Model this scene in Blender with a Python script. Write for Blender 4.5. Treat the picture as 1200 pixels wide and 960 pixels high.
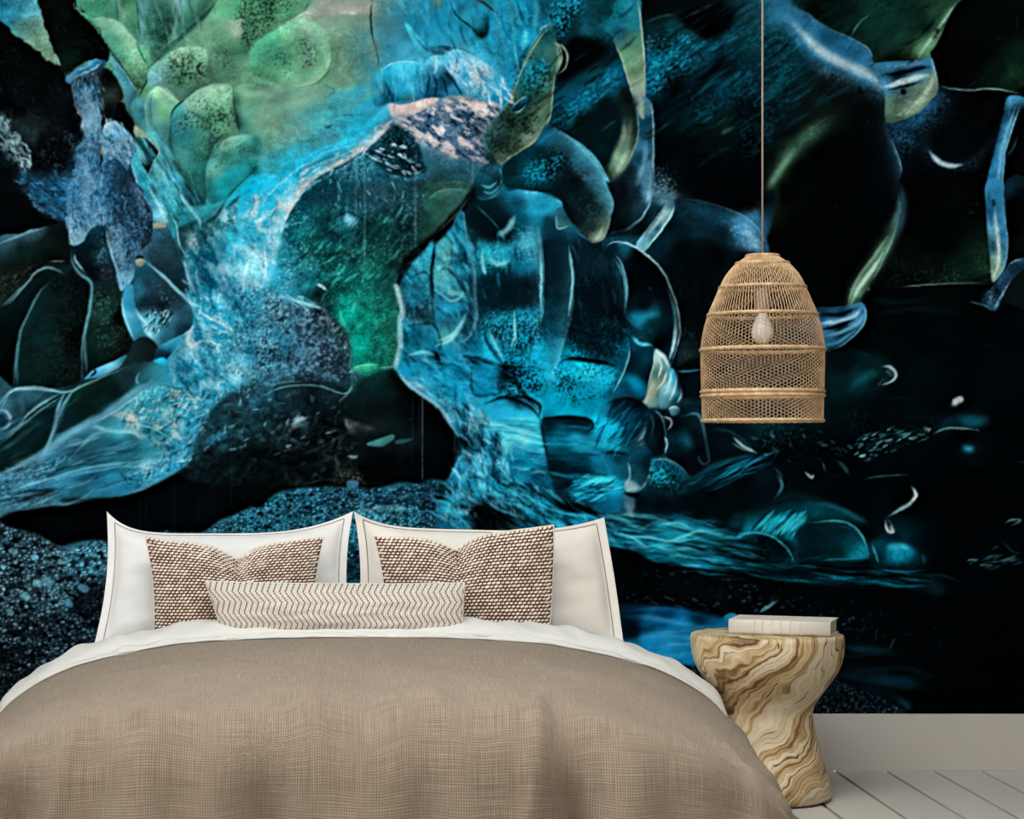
import bpy, bmesh, math, random
import numpy as np
from mathutils import Vector, Matrix

for o in list(bpy.data.objects):
    bpy.data.objects.remove(o, do_unlink=True)
SCN = bpy.context.scene
COL = SCN.collection
PI = math.pi

# ------------------------------------------------------------------ camera
# the room: x to the right, y into the picture, z up; mural wall at y = 0.
FPX, DW, CH = 2360.0, 5.9, 0.9325         # focal length in pixels, wall distance, eye height
cam_d = bpy.data.cameras.new('camera')
cam_d.sensor_width = 36.0
cam_d.lens = FPX/1200*36
cam_d.shift_x = (600-424)/1200
cam_d.shift_y = (530-480)/1200
cam_d.clip_start = .05
cam = bpy.data.objects.new('camera', cam_d)
COL.objects.link(cam)
cam.location = (0, -DW, CH)
cam.rotation_euler = (PI/2, 0, 0)
SCN.camera = cam

# ------------------------------------------------------------------ light
wd = bpy.data.worlds.new('daylight')
SCN.world = wd
wd.use_nodes = True
wd.node_tree.nodes['Background'].inputs[0].default_value = (1.0, .985, .965, 1)
wd.node_tree.nodes['Background'].inputs[1].default_value = .50

def area(name, loc, target, sx, sy, power, col=(1, 1, 1)):
    d = bpy.data.lights.new(name, 'AREA')
    d.shape = 'RECTANGLE'; d.size = sx; d.size_y = sy; d.energy = power; d.color = col
    o = bpy.data.objects.new(name, d); COL.objects.link(o)
    o.location = loc
    o.rotation_euler = (Vector(target)-Vector(loc)).to_track_quat('-Z', 'Y').to_euler()
    return o
# daylight coming in through the window in the left wall; the second lamp is an added overhead fill
area('window_daylight', (-3.82, -4.6, 1.62), (-1.0, -3.0, 1.1), 2.5, 1.5, 76, (1.0, .99, .98))
area('added_overhead_fill', (.05, -2.5, 2.69), (.15, -2.0, 0), 2.6, 2.0, 110, (1.0, .99, .98))

SCN.view_settings.view_transform = 'Standard'
SCN.view_settings.look = 'None'
SCN.view_settings.exposure = 0.0
SCN.view_settings.gamma = 1.0
SCN.view_settings.use_curve_mapping = False

# ------------------------------------------------------------------ helpers
def link(me, name, mat=None, parent=None, smooth=False, loc=None):
    o = bpy.data.objects.new(name, me)
    COL.objects.link(o)
    if mat is not None: me.materials.append(mat)
    if smooth: me.polygons.foreach_set('use_smooth', [True]*len(me.polygons))
    if parent is not None: o.parent = parent
    if loc is not None: o.location = loc
    return o

def mesh(name, v, f, mat=None, parent=None, smooth=False, uv=None, loc=None):
    me = bpy.data.meshes.new(name)
    me.from_pydata([tuple(map(float, p)) for p in v], [], [tuple(map(int, q)) for q in f])
    if uv is not None:
        lay = me.uv_layers.new(name='uv')
        vi = np.empty(len(me.loops), np.int32); me.loops.foreach_get('vertex_index', vi)
        lay.data.foreach_set('uv', np.asarray(uv, np.float32)[vi].ravel())
    me.update()
    return link(me, name, mat, parent, smooth, loc)

def bm_obj(name, bm, mat=None, parent=None, smooth=False, loc=None):
    me = bpy.data.meshes.new(name)
    bmesh.ops.recalc_face_normals(bm, faces=bm.faces[:])
    bm.to_mesh(me); bm.free()
    return link(me, name, mat, parent, smooth, loc)

def box(bm, x0, x1, y0, y1, z0, z1, bev=0.0, seg=2):
    r = bmesh.ops.create_cube(bm, size=1.0)
    for v in r['verts']:
        v.co = Vector(((x0+x1)/2+v.co.x*(x1-x0), (y0+y1)/2+v.co.y*(y1-y0), (z0+z1)/2+v.co.z*(z1-z0)))
    if bev:
        es = list({e for v in r['verts'] for e in v.link_edges})
        bmesh.ops.bevel(bm, geom=es, offset=bev, segments=seg, affect='EDGES', profile=.5)

def thing(name, label, cat, loc=(0, 0, 0), group=None):
    o = bpy.data.objects.new(name, None)
    COL.objects.link(o); o.location = loc; o.empty_display_size = .05
    return tag(o, label, cat, group)

def tag(o, label, cat, group=None):
    o['label'] = label; o['category'] = cat
    if group: o['group'] = group
    return o

def struct(o):
    o['kind'] = 'structure'
    return o

def tube(path, r, n=6, closed=False, taper=None):
    """verts, faces of a tube along a path"""
    P = [Vector(p) for p in path]
    m = len(P); v = []; f = []
    up = Vector((0, 0, 1))
    for i, p in enumerate(P):
        a = P[i-1] if (i or closed) else p
        b = P[(i+1) % m] if (i < m-1 or closed) else p
        t = (b-a).normalized()
        s = t.cross(up)
        if s.length < 1e-4: s = t.cross(Vector((1, 0, 0)))
        s.normalize(); w = s.cross(t)
        rr = r if taper is None else r*taper[i]
        for k in range(n):
            an = 2*PI*k/n
            v.append(p+s*math.cos(an)*rr+w*math.sin(an)*rr)
    for i in range(m if closed else m-1):
        j = (i+1) % m
        for k in range(n):
            f.append((i*n+k, i*n+(k+1) % n, j*n+(k+1) % n, j*n+k))
    if not closed:
        f.append(tuple(range(n))[::-1]); f.append(tuple((m-1)*n+k for k in range(n)))
    return v, f

def lathe(prof, n=48):
    v = []; f = []
    m = len(prof)
    for r, z in prof:
        for k in range(n):
            a = 2*PI*k/n
            v.append((r*math.cos(a), r*math.sin(a), z))
    for i in range(m-1):
        for k in range(n):
            f.append((i*n+k, i*n+(k+1) % n, (i+1)*n+(k+1) % n, (i+1)*n+k))
    return v, f

def lin(c):
    c = c.lstrip('#')
    out = []
    for i in (0, 2, 4):
        s = int(c[i:i+2], 16)/255
        out.append(s/12.92 if s <= .04045 else ((s+.055)/1.055)**2.4)
    return (*out, 1.0)

class NT:
    """small helper around a material's node tree"""
    def __init__(self, name, rough=.7, spec=.25):
        self.m = bpy.data.materials.new(name); self.m.use_nodes = True
        self.t = self.m.node_tree; self.b = self.t.nodes['Principled BSDF']
        self.b.inputs['Roughness'].default_value = rough
        self.b.inputs['Specular IOR Level'].default_value = spec
    def n(self, kind, **kw):
        d = self.t.nodes.new(kind)
        for k, v in kw.items():
            if k in d.inputs.keys() if isinstance(k, str) else False: d.inputs[k].default_value = v
            else: setattr(d, k, v)
        return d
    def l(self, a, b): self.t.links.new(a, b)
    def val(self, x):
        return x
    def math(self, op, a, b=None, c=None):
        d = self.t.nodes.new('ShaderNodeMath'); d.operation = op
        for i, q in enumerate((a, b, c)):
            if q is None: continue
            if isinstance(q, (int, float)): d.inputs[i].default_value = q
            else: self.l(q, d.inputs[i])
        return d.outputs[0]
    def ramp(self, fac, stops, interp='LINEAR'):
        d = self.t.nodes.new('ShaderNodeValToRGB'); e = d.color_ramp.elements
        d.color_ramp.interpolation = interp
        while len(e) < len(stops): e.new(.5)
        for q, (p, c) in zip(e, stops):
            q.position = p; q.color = lin(c) if isinstance(c, str) else c
        self.l(fac, d.inputs[0])
        return d.outputs[0]
    def mix(self, fac, a, b, mode='MIX'):
        d = self.t.nodes.new('ShaderNodeMix'); d.data_type = 'RGBA'; d.blend_type = mode
        if isinstance(fac, (int, float)): d.inputs[0].default_value = fac
        else: self.l(fac, d.inputs[0])
        for i, q in ((6, a), (7, b)):
            if isinstance(q, str): d.inputs[i].default_value = lin(q)
            elif isinstance(q, tuple): d.inputs[i].default_value = q
            else: self.l(q, d.inputs[i])
        return d.outputs[2]
    def noise(self, vec, scale, detail=4, rough=.55, dist=0.0):
        d = self.t.nodes.new('ShaderNodeTexNoise')
        d.inputs['Scale'].default_value = scale; d.inputs['Detail'].default_value = detail
        d.inputs['Roughness'].default_value = rough; d.inputs['Distortion'].default_value = dist
        if vec is not None: self.l(vec, d.inputs['Vector'])
        return d.outputs['Fac']
    def mapping(self, vec, scale=(1, 1, 1), rot=(0, 0, 0), loc=(0, 0, 0)):
        d = self.t.nodes.new('ShaderNodeMapping')
        d.inputs['Scale'].default_value = scale; d.inputs['Rotation'].default_value = rot; d.inputs['Location'].default_value = loc
        self.l(vec, d.inputs['Vector'])
        return d.outputs[0]
    def coord(self, which='Object'):
        return self.t.nodes.new('ShaderNodeTexCoord').outputs[which]
    def sep(self, vec):
        d = self.t.nodes.new('ShaderNodeSeparateXYZ'); self.l(vec, d.inputs[0]); return d.outputs
    def bump(self, h, strength=.4, dist=.002):
        d = self.t.nodes.new('ShaderNodeBump')
        d.inputs['Strength'].default_value = strength; d.inputs['Distance'].default_value = dist
        self.l(h, d.inputs['Height']); self.l(d.outputs[0], self.b.inputs['Normal'])
    def base(self, c):
        if isinstance(c, str): self.b.inputs['Base Color'].default_value = lin(c)
        else: self.l(c, self.b.inputs['Base Color'])
        return self

# ------------------------------------------------------------------ materials
def mat_paint(name, c, rough=.6):
    q = NT(name, rough, .2); co = q.coord()
    nz = q.noise(co, 3.0, 3)
    q.base(q.mix(q.math('MULTIPLY', nz, .10), c, '000000'))
    q.bump(q.noise(co, 180, 2), .08, .001)
    return q.m

def mat_plank():
    q = NT('painted_board', .55, .25)
    co = q.coord()
    oi = q.t.nodes.new('ShaderNodeObjectInfo').outputs['Random']
    gr = q.noise(q.mapping(co, (30, 1.6, 30)), 4.0, 6, .6, .4)
    wear = q.noise(q.mapping(co, (8, 3, 8)), 6.0, 4)
    c = q.mix(q.math('MULTIPLY', gr, .32), 'c8c4bb', '9a958c')
    c = q.mix(q.math('MULTIPLY', oi, .22), c, 'aeaaa2')
    c = q.mix(q.math('MULTIPLY', q.math('SUBTRACT', wear, .5), .25), c, 'e0dcd4')
    q.base(c); q.bump(gr, .15, .002)
    return q.m

def mat_linen():
    q = NT('beige_linen', .95, .05)
    uv = q.coord('UV'); s = q.sep(uv)
    wob = q.noise(uv, 30, 2)
    k = 2*PI/.0054
    u = q.math('ADD', s[0], q.math('MULTIPLY', wob, .0022)); v = q.math('ADD', s[1], q.math('MULTIPLY', wob, .0022))
    wu = q.math('SINE', q.math('MULTIPLY', u, k)); wv = q.math('SINE', q.math('MULTIPLY', v, k))
    weave = q.math('MULTIPLY', wu, wv)
    holes = q.math('MULTIPLY', q.math('ADD', wu, 1.0), q.math('ADD', wv, 1.0))
    th = q.noise(q.mapping(uv, (420, 9, 1)), 1.0, 3); tv = q.noise(q.mapping(uv, (9, 420, 1)), 1.0, 3)
    slub = q.math('ADD', th, tv)
    c = q.ramp(q.math('MULTIPLY', slub, .5), [(.28, '6c5b49'), (.46, '93826f'), (.60, 'ab9b88'), (.76, 'ccbfae')])
    blot = q.noise(uv, 2.6, 4)
    c = q.mix(q.math('MULTIPLY', blot, .35), c, '83705a')
    c = q.mix(q.math('MULTIPLY', q.math('GREATER_THAN', holes, 2.3), q.math('MULTIPLY', slub, .72)), c, '4c3b28')
    q.base(c)
    q.bump(q.math('ADD', q.math('MULTIPLY', weave, .7), slub), .8, .0022)
    q.b.inputs['Sheen Weight'].default_value = .15
    return q.m

def mat_cotton(name, c, c2):
    q = NT(name, .9, .08); uv = q.coord('UV')
    n1 = q.noise(uv, 5, 4); n2 = q.noise(uv, 700, 2)
    q.base(q.mix(q.math('MULTIPLY', n1, .5), c, c2))
    q.bump(q.math('ADD', n1, q.math('MULTIPLY', n2, .05)), .32, .014)
    return q.m

def mat_fabric(name, c, c2, scale=900, strength=.3):
    q = NT(name, .92, .06); co = q.coord()
    n = q.noise(co, scale, 3)
    q.base(q.mix(n, c, c2)); q.bump(n, strength, .001)
    return q.m

def mat_chevron():
    q = NT('chevron_cloth', .92, .06)
    uv = q.coord('UV'); s = q.sep(uv)
    P, H, A = .0146, .056, .0112
    tri = q.math('PINGPONG', q.math('ADD', s[1], .6), H/2)          # 0 .. H/2
    off = q.math('MULTIPLY', tri, A/(H/2)*1.35)
    ph = q.math('FRACT', q.math('DIVIDE', q.math('ADD', q.math('ADD', s[0], off), 2.0), P))
    d = q.math('ABSOLUTE', q.math('SUBTRACT', ph, .5))
    ln = q.math('LESS_THAN', d, .13)
    # stitches: each line is broken by the weft
    st = q.math('GREATER_THAN', q.math('FRACT', q.math('MULTIPLY', s[1], 1/.0060)), .22)
    wu = q.math('SINE', q.math('MULTIPLY', s[0], 2*PI/.0062)); wv = q.math('SINE', q.math('MULTIPLY', s[1], 2*PI/.0060))
    wv2 = q.math('MULTIPLY', q.math('ADD', wu, 1), q.math('ADD', wv, 1))
    c = q.ramp(q.math('MULTIPLY', wv2, .25), [(.0, 'd6d1c9'), (.55, 'c9c4bb'), (.9, 'a09a90')])
    c = q.mix(q.math('MULTIPLY', ln, st), c, '7a5318')
    q.base(c)
    q.bump(q.math('ADD', wv2, q.math('MULTIPLY', ln, 1.5)), .4, .0015)
    return q.m

def mat_wood():
    q = NT('figured_wood', .48, .35)
    co = q.coord()
    m0 = q.mapping(co, (1, 1, 1), (0, math.radians(-40), 0))
    w1 = q.t.nodes.new('ShaderNodeTexNoise'); w1.inputs['Scale'].default_value = 4.2; w1.inputs['Detail'].default_value = 3; q.l(m0, w1.inputs['Vector'])
    va = q.t.nodes.new('ShaderNodeVectorMath'); va.operation = 'SCALE'; q.l(w1.outputs['Color'], va.inputs[0]); va.inputs[3].default_value = .27
    vb = q.t.nodes.new('ShaderNodeVectorMath'); vb.operation = 'ADD'; q.l(m0, vb.inputs[0]); q.l(va.outputs[0], vb.inputs[1])
    w2 = q.noise(vb.outputs[0], 26, 4)
    s = q.sep(vb.outputs[0])
    d = q.math('ADD', s[0], q.math('MULTIPLY', w2, .016))
    ring = q.noise(q.mapping(vb.outputs[0], (1, .10, .10)), 34, 5, .62, .25)
    wave = q.math('SINE', q.math('MULTIPLY', d, 120))
    fine = q.math('SINE', q.math('MULTIPLY', d, 420))
    fine2 = q.noise(q.mapping(vb.outputs[0], (1, .06, .06)), 150, 4, .7)
    h = q.math('ADD', q.math('MULTIPLY', ring, .80), q.math('ADD', q.math('MULTIPLY', wave, .07), q.math('ADD', q.math('MULTIPLY', fine, .05), q.math('MULTIPLY', fine2, .22))))
    c = q.ramp(h, [(.34, '6b4f30'), (.42, '9a7c50'), (.49, 'b89c6e'), (.55, 'c9b28a'), (.62, 'd4c19e'), (.70, 'decfb4'), (.82, 'b0946a')])
    # broad pale bands
    band = q.math('SINE', q.math('ADD', q.math('MULTIPLY', s[0], 23), 2.2))
    c = q.mix(q.math('MULTIPLY', q.math('GREATER_THAN', band, .62), .55), c, 'd2c5ab')
    # thin dark veins in the figured heart
    zone = q.noise(co, 5.5, 2)
    def veins(freq, wid, th):
        f_ = q.math('LESS_THAN', q.math('ABSOLUTE', q.math('SUBTRACT', q.math('FRACT', q.math('MULTIPLY', d, freq)), .5)), wid)
        return q.math('MULTIPLY', f_, q.math('GREATER_THAN', zone, th))
    c = q.mix(q.math('MULTIPLY', veins(62, .07, .44), .55), c, '6b4722')
    c = q.mix(q.math('MULTIPLY', veins(21, .035, .46), .85), c, '43290f')
    # knots
    vo = q.t.nodes.new('ShaderNodeTexVoronoi'); vo.inputs['Scale'].default_value = 7.0; q.l(q.mapping(co, (1, 1, 1.7)), vo.inputs['Vector'])
    kn = q.math('LESS_THAN', vo.outputs['Distance'], .07)
    c = q.mix(q.math('MULTIPLY', kn, .75), c, '4a2c12')
    q.base(c); q.bump(h, .12, .002)
    return q.m

def mat_book():
    q = NT('pale_book_cloth', .85, .1); co = q.coord()
    n = q.noise(co, 1100, 2)
    q.base(q.mix(q.math('MULTIPLY', n, .3), 'd6d0c4', 'bdb6a8')); q.bump(n, .2, .0006)
    return q.m

def mat_pages():
    q = NT('page_block', .9, .05); s = q.sep(q.coord())
    w = q.math('SINE', q.math('MULTIPLY', s[2], 2*PI/.0022))
    q.base(q.mix(q.math('MULTIPLY', q.math('ADD', w, 1), .35), 'd2ccbe', '8e877a'))
    return q.m

def mat_rattan():
    q = NT('rattan', .65, .25); co = q.coord()
    n = q.noise(co, 60, 3); n2 = q.noise(co, 400, 2)
    c = q.ramp(n, [(.3, 'b2906a'), (.5, 'ccac84'), (.7, 'e2cba6')])
    q.base(q.mix(q.math('MULTIPLY', n2, .35), c, '94693c')); q.bump(n2, .3, .001)
    return q.m

M = {}
M['wall'] = mat_paint('grey_wall_paint', 'b9b4aa', .8)
M['ceil'] = mat_paint('white_ceiling_paint', 'e8e5df', .9)
M['board'] = mat_paint('greige_baseboard_paint', 'c4bfb6', .55)
M['plank'] = mat_plank()
M['gap'] = mat_paint('dark_subfloor', '15130f', .9)
M['linen'] = mat_linen()
M['white'] = mat_cotton('white_cotton', 'e8e7e5', 'dad8d5')
M['cream'] = mat_cotton('off_white_cotton', 'e9e4db', 'dad3c7')
M['sheet'] = mat_cotton('white_sheet_cotton', 'd6d5d0', 'c2c0ba')
M['seam'] = mat_fabric('grey_stitching', 'a8a299', '8a837a', 500)
M['seam2'] = mat_fabric('taupe_stitching', '8d857a', '6f675d', 500)
M['brown'] = mat_fabric('dark_brown_yarn', '6a4a36', '402a1e', 700, .5)
M['ivory'] = mat_fabric('ivory_yarn', 'f0e6da', 'd6c6b6', 500, .5)
M['chev'] = mat_chevron()
M['wood'] = mat_wood()
M['book'] = mat_book()
M['pages'] = mat_pages()
M['rattan'] = mat_rattan()
M['cord'] = mat_fabric('pinkish_flex', 'b8a596', '9c897a', 900)
M['brass'] = mat_fabric('dark_socket', '3a332c', '2a241f', 300)
qb = NT('frosted_bulb_glass', .25, .5); qb.base('efe6da'); qb.b.inputs['Transmission Weight'].default_value = .25; M['bulb'] = qb.m
M['frame'] = mat_paint('white_window_frame', 'e6e3dd', .5)
qg = NT('window_glass', .02, .5); qg.base('f4f8fa'); qg.b.inputs['Transmission Weight'].default_value = 1.0; qg.b.inputs['IOR'].default_value = 1.02; M['glass'] = qg.m

# ------------------------------------------------------------------ room
XL, XR, YF, ZC = -3.9, 4.3, -6.6, 2.7
BBH = .166                                            # baseboard height
def slab(name, x0, x1, y0, y1, z0, z1, mat, bev=0):
    bm = bmesh.new(); box(bm, x0, x1, y0, y1, z0, z1, bev)
    return struct(bm_obj(name, bm, mat))
slab('wall_back', XL, XR, .012, .13, 0, ZC, M['wall'])
slab('wall_right', XR, XR+.12, YF, .13, 0, ZC, M['wall'])
RX0, RX1, RY0, RY1 = -1.25, 1.35, -3.5, -1.5              # ceiling opening made up for the overhead fill lamp
bm = bmesh.new()
for a in ((XL-.12, RX0, YF, .13, ZC, ZC+.1), (RX1, XR+.12, YF, .13, ZC, ZC+.1), (RX0, RX1, YF, RY0, ZC, ZC+.1), (RX0, RX1, RY1, .13, ZC, ZC+.1)):
    box(bm, *a)
struct(bm_obj('ceiling', bm, M['ceil']))
rl = bpy.data.objects.new('added_skylight', None); COL.objects.link(rl); rl.location = ((RX0+RX1)/2, (RY0+RY1)/2, ZC); struct(rl)  # unseen skylight, added to go with the overhead fill
for a in ((-1.3, 1.3, -1.0, -.95, .03, .09), (-1.3, 1.3, .95, 1.0, .03, .09), (-1.3, -1.25, -.95, .95, .03, .09), (1.25, 1.3, -.95, .95, .03, .09), (-.02, .02, -.95, .95, .03, .09)):
    bm = bmesh.new(); box(bm, *a, .004); bm_obj('added_skylight_frame', bm, M['frame'], rl)
for x0, x1 in ((-1.25, -.02), (.02, 1.25)):
    bm = bmesh.new(); box(bm, x0, x1, -.95, .95, .057, .063); bm_obj('pane', bm, M['glass'], rl)
# left wall with a window opening
WY0, WY1, WZ0, WZ1 = -5.9, -3.3, .85, 2.4
bm = bmesh.new()
for a in ((XL-.12, XL, YF, WY0, 0, ZC), (XL-.12, XL, WY1, .13, 0, ZC), (XL-.12, XL, WY0, WY1, 0, WZ0), (XL-.12, XL, WY0, WY1, WZ1, ZC)):
    box(bm, *a)
struct(bm_obj('wall_left', bm, M['wall']))
win = struct(thing('window_1', 'white framed window in the left wall', 'window', (XL, (WY0+WY1)/2, WZ0)))
del win['label']; del win['category']
for nm, a in (('frame_rail', (-.09, -.03, -1.3, 1.3, 0, .05)), ('frame_rail', (-.09, -.03, -1.3, 1.3, 1.50, 1.55)), ('frame_stile', (-.09, -.03, -1.3, -1.25, .05, 1.50)), ('frame_stile', (-.09, -.03, 1.25, 1.3, .05, 1.50)), ('mullion', (-.09, -.03, -.025, .025, .05, 1.50))):
    bm = bmesh.new(); box(bm, *a, .004); bm_obj(nm, bm, M['frame'], win)
for y0, y1 in ((-1.25, -.025), (.025, 1.25)):
    bm = bmesh.new(); box(bm, -.064, -.058, y0, y1, .05, 1.50); bm_obj('pane', bm, M['glass'], win)
slab('baseboard_back', XL, XR, -.004, .012, 0, BBH, M['board'], .0015)

# floor: one object for each board
fl = slab('floor', XL, XR, YF, .012, -.06, -.022, M['gap'])
seams = [1.108, 1.2215, 1.385, 1.535, 1.673, 1.813]
while seams[0] > XL+.15: seams.insert(0, seams[0]-.1425)
while seams[-1] < XR-.15: seams.append(seams[-1]+.1425)
xs = [XL]+seams+[XR]
g = .0050
for a, b in zip(xs[:-1], xs[1:]):
    bm = bmesh.new()
    box(bm, a+g, b-g, YF, .010, -.022, 0, .0016, 1)
    bm_obj('plank', bm, M['plank'], fl)
# ------------------------------------------------------------------ mural print
# The wallpaper is a flat print: its picture is worked out here as an array of
# print colours (display values) and stored on the mural mesh as a colour attribute.
MW, MH = 1200, 840
CV = np.zeros((MH, MW, 3), np.float32)
RS = np.random.RandomState(7)
OX, OY, SC = 0.0, 0.0, 1.0

def Z(ox=0, oy=0, sc=1.0):
    global OX, OY, SC
    OX, OY, SC = ox, oy, sc

def hx(c):
    if isinstance(c, str):
        c = c.lstrip('#')
        return np.array([int(c[i:i+2], 16) for i in (0, 2, 4)], np.float32) / 255
    return np.array(c, np.float32)

def tp(pts):
    p = np.array([q[:2] for q in pts], np.float32) / SC
    return p + np.array([OX, OY], np.float32)

def resz(a, h, w):
    """bilinear resize"""
    ih, iw = a.shape[:2]
    y = np.linspace(0, ih-1, h); x = np.linspace(0, iw-1, w)
    y0 = np.clip(y.astype(int), 0, max(ih-2, 0)); x0 = np.clip(x.astype(int), 0, max(iw-2, 0))
    y1 = np.minimum(y0+1, ih-1); x1 = np.minimum(x0+1, iw-1)
    fy = (y-y0).astype(np.float32); fx = (x-x0).astype(np.float32)
    if a.ndim == 3:
        fy = fy[:, None, None]; fx = fx[None, :, None]
    else:
        fy = fy[:, None]; fx = fx[None, :]
    r0 = a[y0][:, x0]*(1-fx) + a[y0][:, x1]*fx
    r1 = a[y1][:, x0]*(1-fx) + a[y1][:, x1]*fx
    return r0*(1-fy) + r1*fy

def box1(a, r, ax):
    n = a.shape[ax]
    pad = [(0, 0)]*a.ndim; pad[ax] = (r+1, r)
    c = np.cumsum(np.pad(a, pad, mode='edge'), axis=ax, dtype=np.float64)
    hi = np.take(c, np.arange(2*r+1, 2*r+1+n), axis=ax); lo = np.take(c, np.arange(0, n), axis=ax)
    return ((hi-lo)/(2*r+1)).astype(np.float32)

def blur(a, s):
    if s < 0.35: return a
    if s < 1.1:
        k = s*0.33
        for ax in (0, 1):
            pad = [(0, 0)]*a.ndim; pad[ax] = (1, 1)
            q = np.pad(a, pad, mode='edge')
            n = a.shape[ax]
            a = (k*np.take(q, np.arange(n), axis=ax) + k*np.take(q, np.arange(2, n+2), axis=ax) + np.take(q, np.arange(1, n+1), axis=ax))/(1+2*k)
        return a
    r = max(1, int(round(s*0.95)))
    for _ in range(3):
        a = box1(box1(a, r, 0), r, 1)
    return a

_WN = {}
def vnoise(h, w, sx, sy, seed, ang=0.0):
    """smooth noise without a lattice, feature size sx by sy, rotated by ang degrees, 0..1"""
    if seed not in _WN:
        r = np.pad(np.random.RandomState(seed).rand(256, 256).astype(np.float32), 12, mode='wrap')
        r = blur(r, 1.9)[12:-12, 12:-12]
        _WN[seed] = np.clip((r-r.mean())/r.std()*.27+.5, 0, 1)
    g = _WN[seed]
    t = math.radians(ang + (seed*37) % 19 - 9 if sx == sy else ang); ca, sa = math.cos(t), math.sin(t)
    xx = np.arange(w, dtype=np.float32)[None, :]; yy = np.arange(h, dtype=np.float32)[:, None]
    k = 4.4
    u = (xx*ca + yy*sa)*(k/sx) + 1300.37; v = (-xx*sa + yy*ca)*(k/sy) + 2600.71
    iu = u.astype(np.int32); iv = v.astype(np.int32); fu = u-iu; fv = v-iv
    iu &= 255; iv &= 255; ju = (iu+1) & 255; jv = (iv+1) & 255
    return (g[iv, iu]*(1-fu)+g[iv, ju]*fu)*(1-fv) + (g[jv, iu]*(1-fu)+g[jv, ju]*fu)*fv

_NC = {}
def noise(sx, sy=None, ang=0, oct=3, seed=1, rough=0.55):
    sy = sy or sx
    key = (sx, sy, ang, oct, seed, rough)
    if key not in _NC:
        a = 0; amp = 1; tot = 0; x, y = sx, sy
        for o in range(oct):
            a = a + amp*vnoise(MH, MW, x, y, seed*17+o, ang); tot += amp; amp *= rough; x *= .5; y *= .5
        a = a/tot
        _NC[key] = np.clip((a-.5)*(1.35+.15*oct)+.5, 0, 1)
    return _NC[key]

def ridged(s, seed=3, oct=3, warp=0.0, stretch=1.0, ang=0):
    key = ('r', s, seed, oct, warp, stretch, ang)
    if key not in _NC:
        a = 0; amp = 1; tot = 0; x = s
        for o in range(oct):
            n = vnoise(MH, MW, x*stretch, x, seed*31+o, ang)
            a = a + amp*(1-np.abs(2*n-1))**2.2; tot += amp; amp *= .6; x *= .5
        _NC[key] = np.clip(a/tot*1.25, 1e-4, 1)
    return _NC[key]

def cells(s, seed=1, squash=1.0):
    """voronoi: (distance to the cell centre, edge distance, random per cell)"""
    key = ('c', s, seed, squash)
    if key not in _NC:
        rs = np.random.RandomState(seed)
        gw, gh = int(MW/s)+6, int(MH/(s*squash))+6
        jx, jy, jr = rs.rand(gh, gw), rs.rand(gh, gw), rs.rand(gh, gw)
        yy, xx = np.mgrid[0:MH, 0:MW].astype(np.float32)
        u = xx/s+2; v = yy/(s*squash)+2
        iu = u.astype(int); iv = v.astype(int)
        d1 = np.full(u.shape, 9., np.float32); d2 = d1.copy(); rr = np.zeros_like(d1)
        for dy in (-1, 0, 1):
            for dx in (-1, 0, 1):
                cx = iu+dx; cy = iv+dy
                px = cx+jx[cy, cx]; py = cy+jy[cy, cx]
                d = np.hypot(u-px, v-py).astype(np.float32)
                m = d < d1
                d2 = np.where(m, d1, np.minimum(d2, d))
                rr = np.where(m, jr[cy, cx], rr)
                d1 = np.where(m, d, d1)
        _NC[key] = (d1, d2-d1, rr.astype(np.float32))
    return _NC[key]

def cr(p, closed=False, n=6):
    p = np.asarray(p, np.float32)
    if len(p) < 3: return p
    q = np.vstack([p[-1:], p, p[:2]]) if closed else np.vstack([2*p[:1]-p[1:2], p, 2*p[-1:]-p[-2:-1]])
    t = np.linspace(0, 1, n, endpoint=False)[:, None]
    out = []
    for i in range(len(q)-3):
        a, b, c, d = q[i:i+4]
        out.append(.5*((2*b)+(c-a)*t+(2*a-5*b+4*c-d)*t*t+(3*b-a-3*c+d)*t**3))
    out = np.vstack(out)
    return out if closed else np.vstack([out, p[-1:]])

def rast(poly, pad):
    """coverage of a polygon on its own window -> (mask, x0, y0)"""
    x0 = int(max(0, math.floor(poly[:, 0].min())-pad)); x1 = int(min(MW, math.ceil(poly[:, 0].max())+pad+1))
    y0 = int(max(0, math.floor(poly[:, 1].min())-pad)); y1 = int(min(MH, math.ceil(poly[:, 1].max())+pad+1))
    if x1-x0 < 2 or y1-y0 < 2: return None, 0, 0
    m = np.zeros((y1-y0, x1-x0), np.float32)
    P = poly; Q = np.roll(poly, -1, 0)
    cols = np.arange(x0, x1)
    for sub in (.25, .75):
        for r in range(y0, y1):
            y = r+sub
            s = (P[:, 1] <= y) != (Q[:, 1] <= y)
            if not s.any(): continue
            a, b = P[s], Q[s]
            xs = np.sort(a[:, 0]+(y-a[:, 1])/(b[:, 1]-a[:, 1])*(b[:, 0]-a[:, 0]))
            for k in range(0, len(xs)-1, 2):
                m[r-y0] += .5*np.clip(np.minimum(cols+1, xs[k+1])-np.maximum(cols, xs[k]), 0, 1)
    return m, x0, y0

def idw(samples, x0, y0, w, h, power=4.2):
    st = 4
    gw, gh = max(2, w//st+1), max(2, h//st+1)
    xs = np.linspace(x0, x0+w-1, gw); ys = np.linspace(y0, y0+h-1, gh)
    X, Y = np.meshgrid(xs, ys)
    num = np.zeros((gh, gw, 3), np.float32); den = np.zeros((gh, gw, 1), np.float32)
    for s in samples:
        p = tp([s])[0]
        k = (1.0/(((X-p[0])**2+(Y-p[1])**2+9.0)**(power/2)))[..., None].astype(np.float32)
        num += k*hx(s[2]); den += k
    return resz(blur(num/den, .9), h, w)

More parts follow.
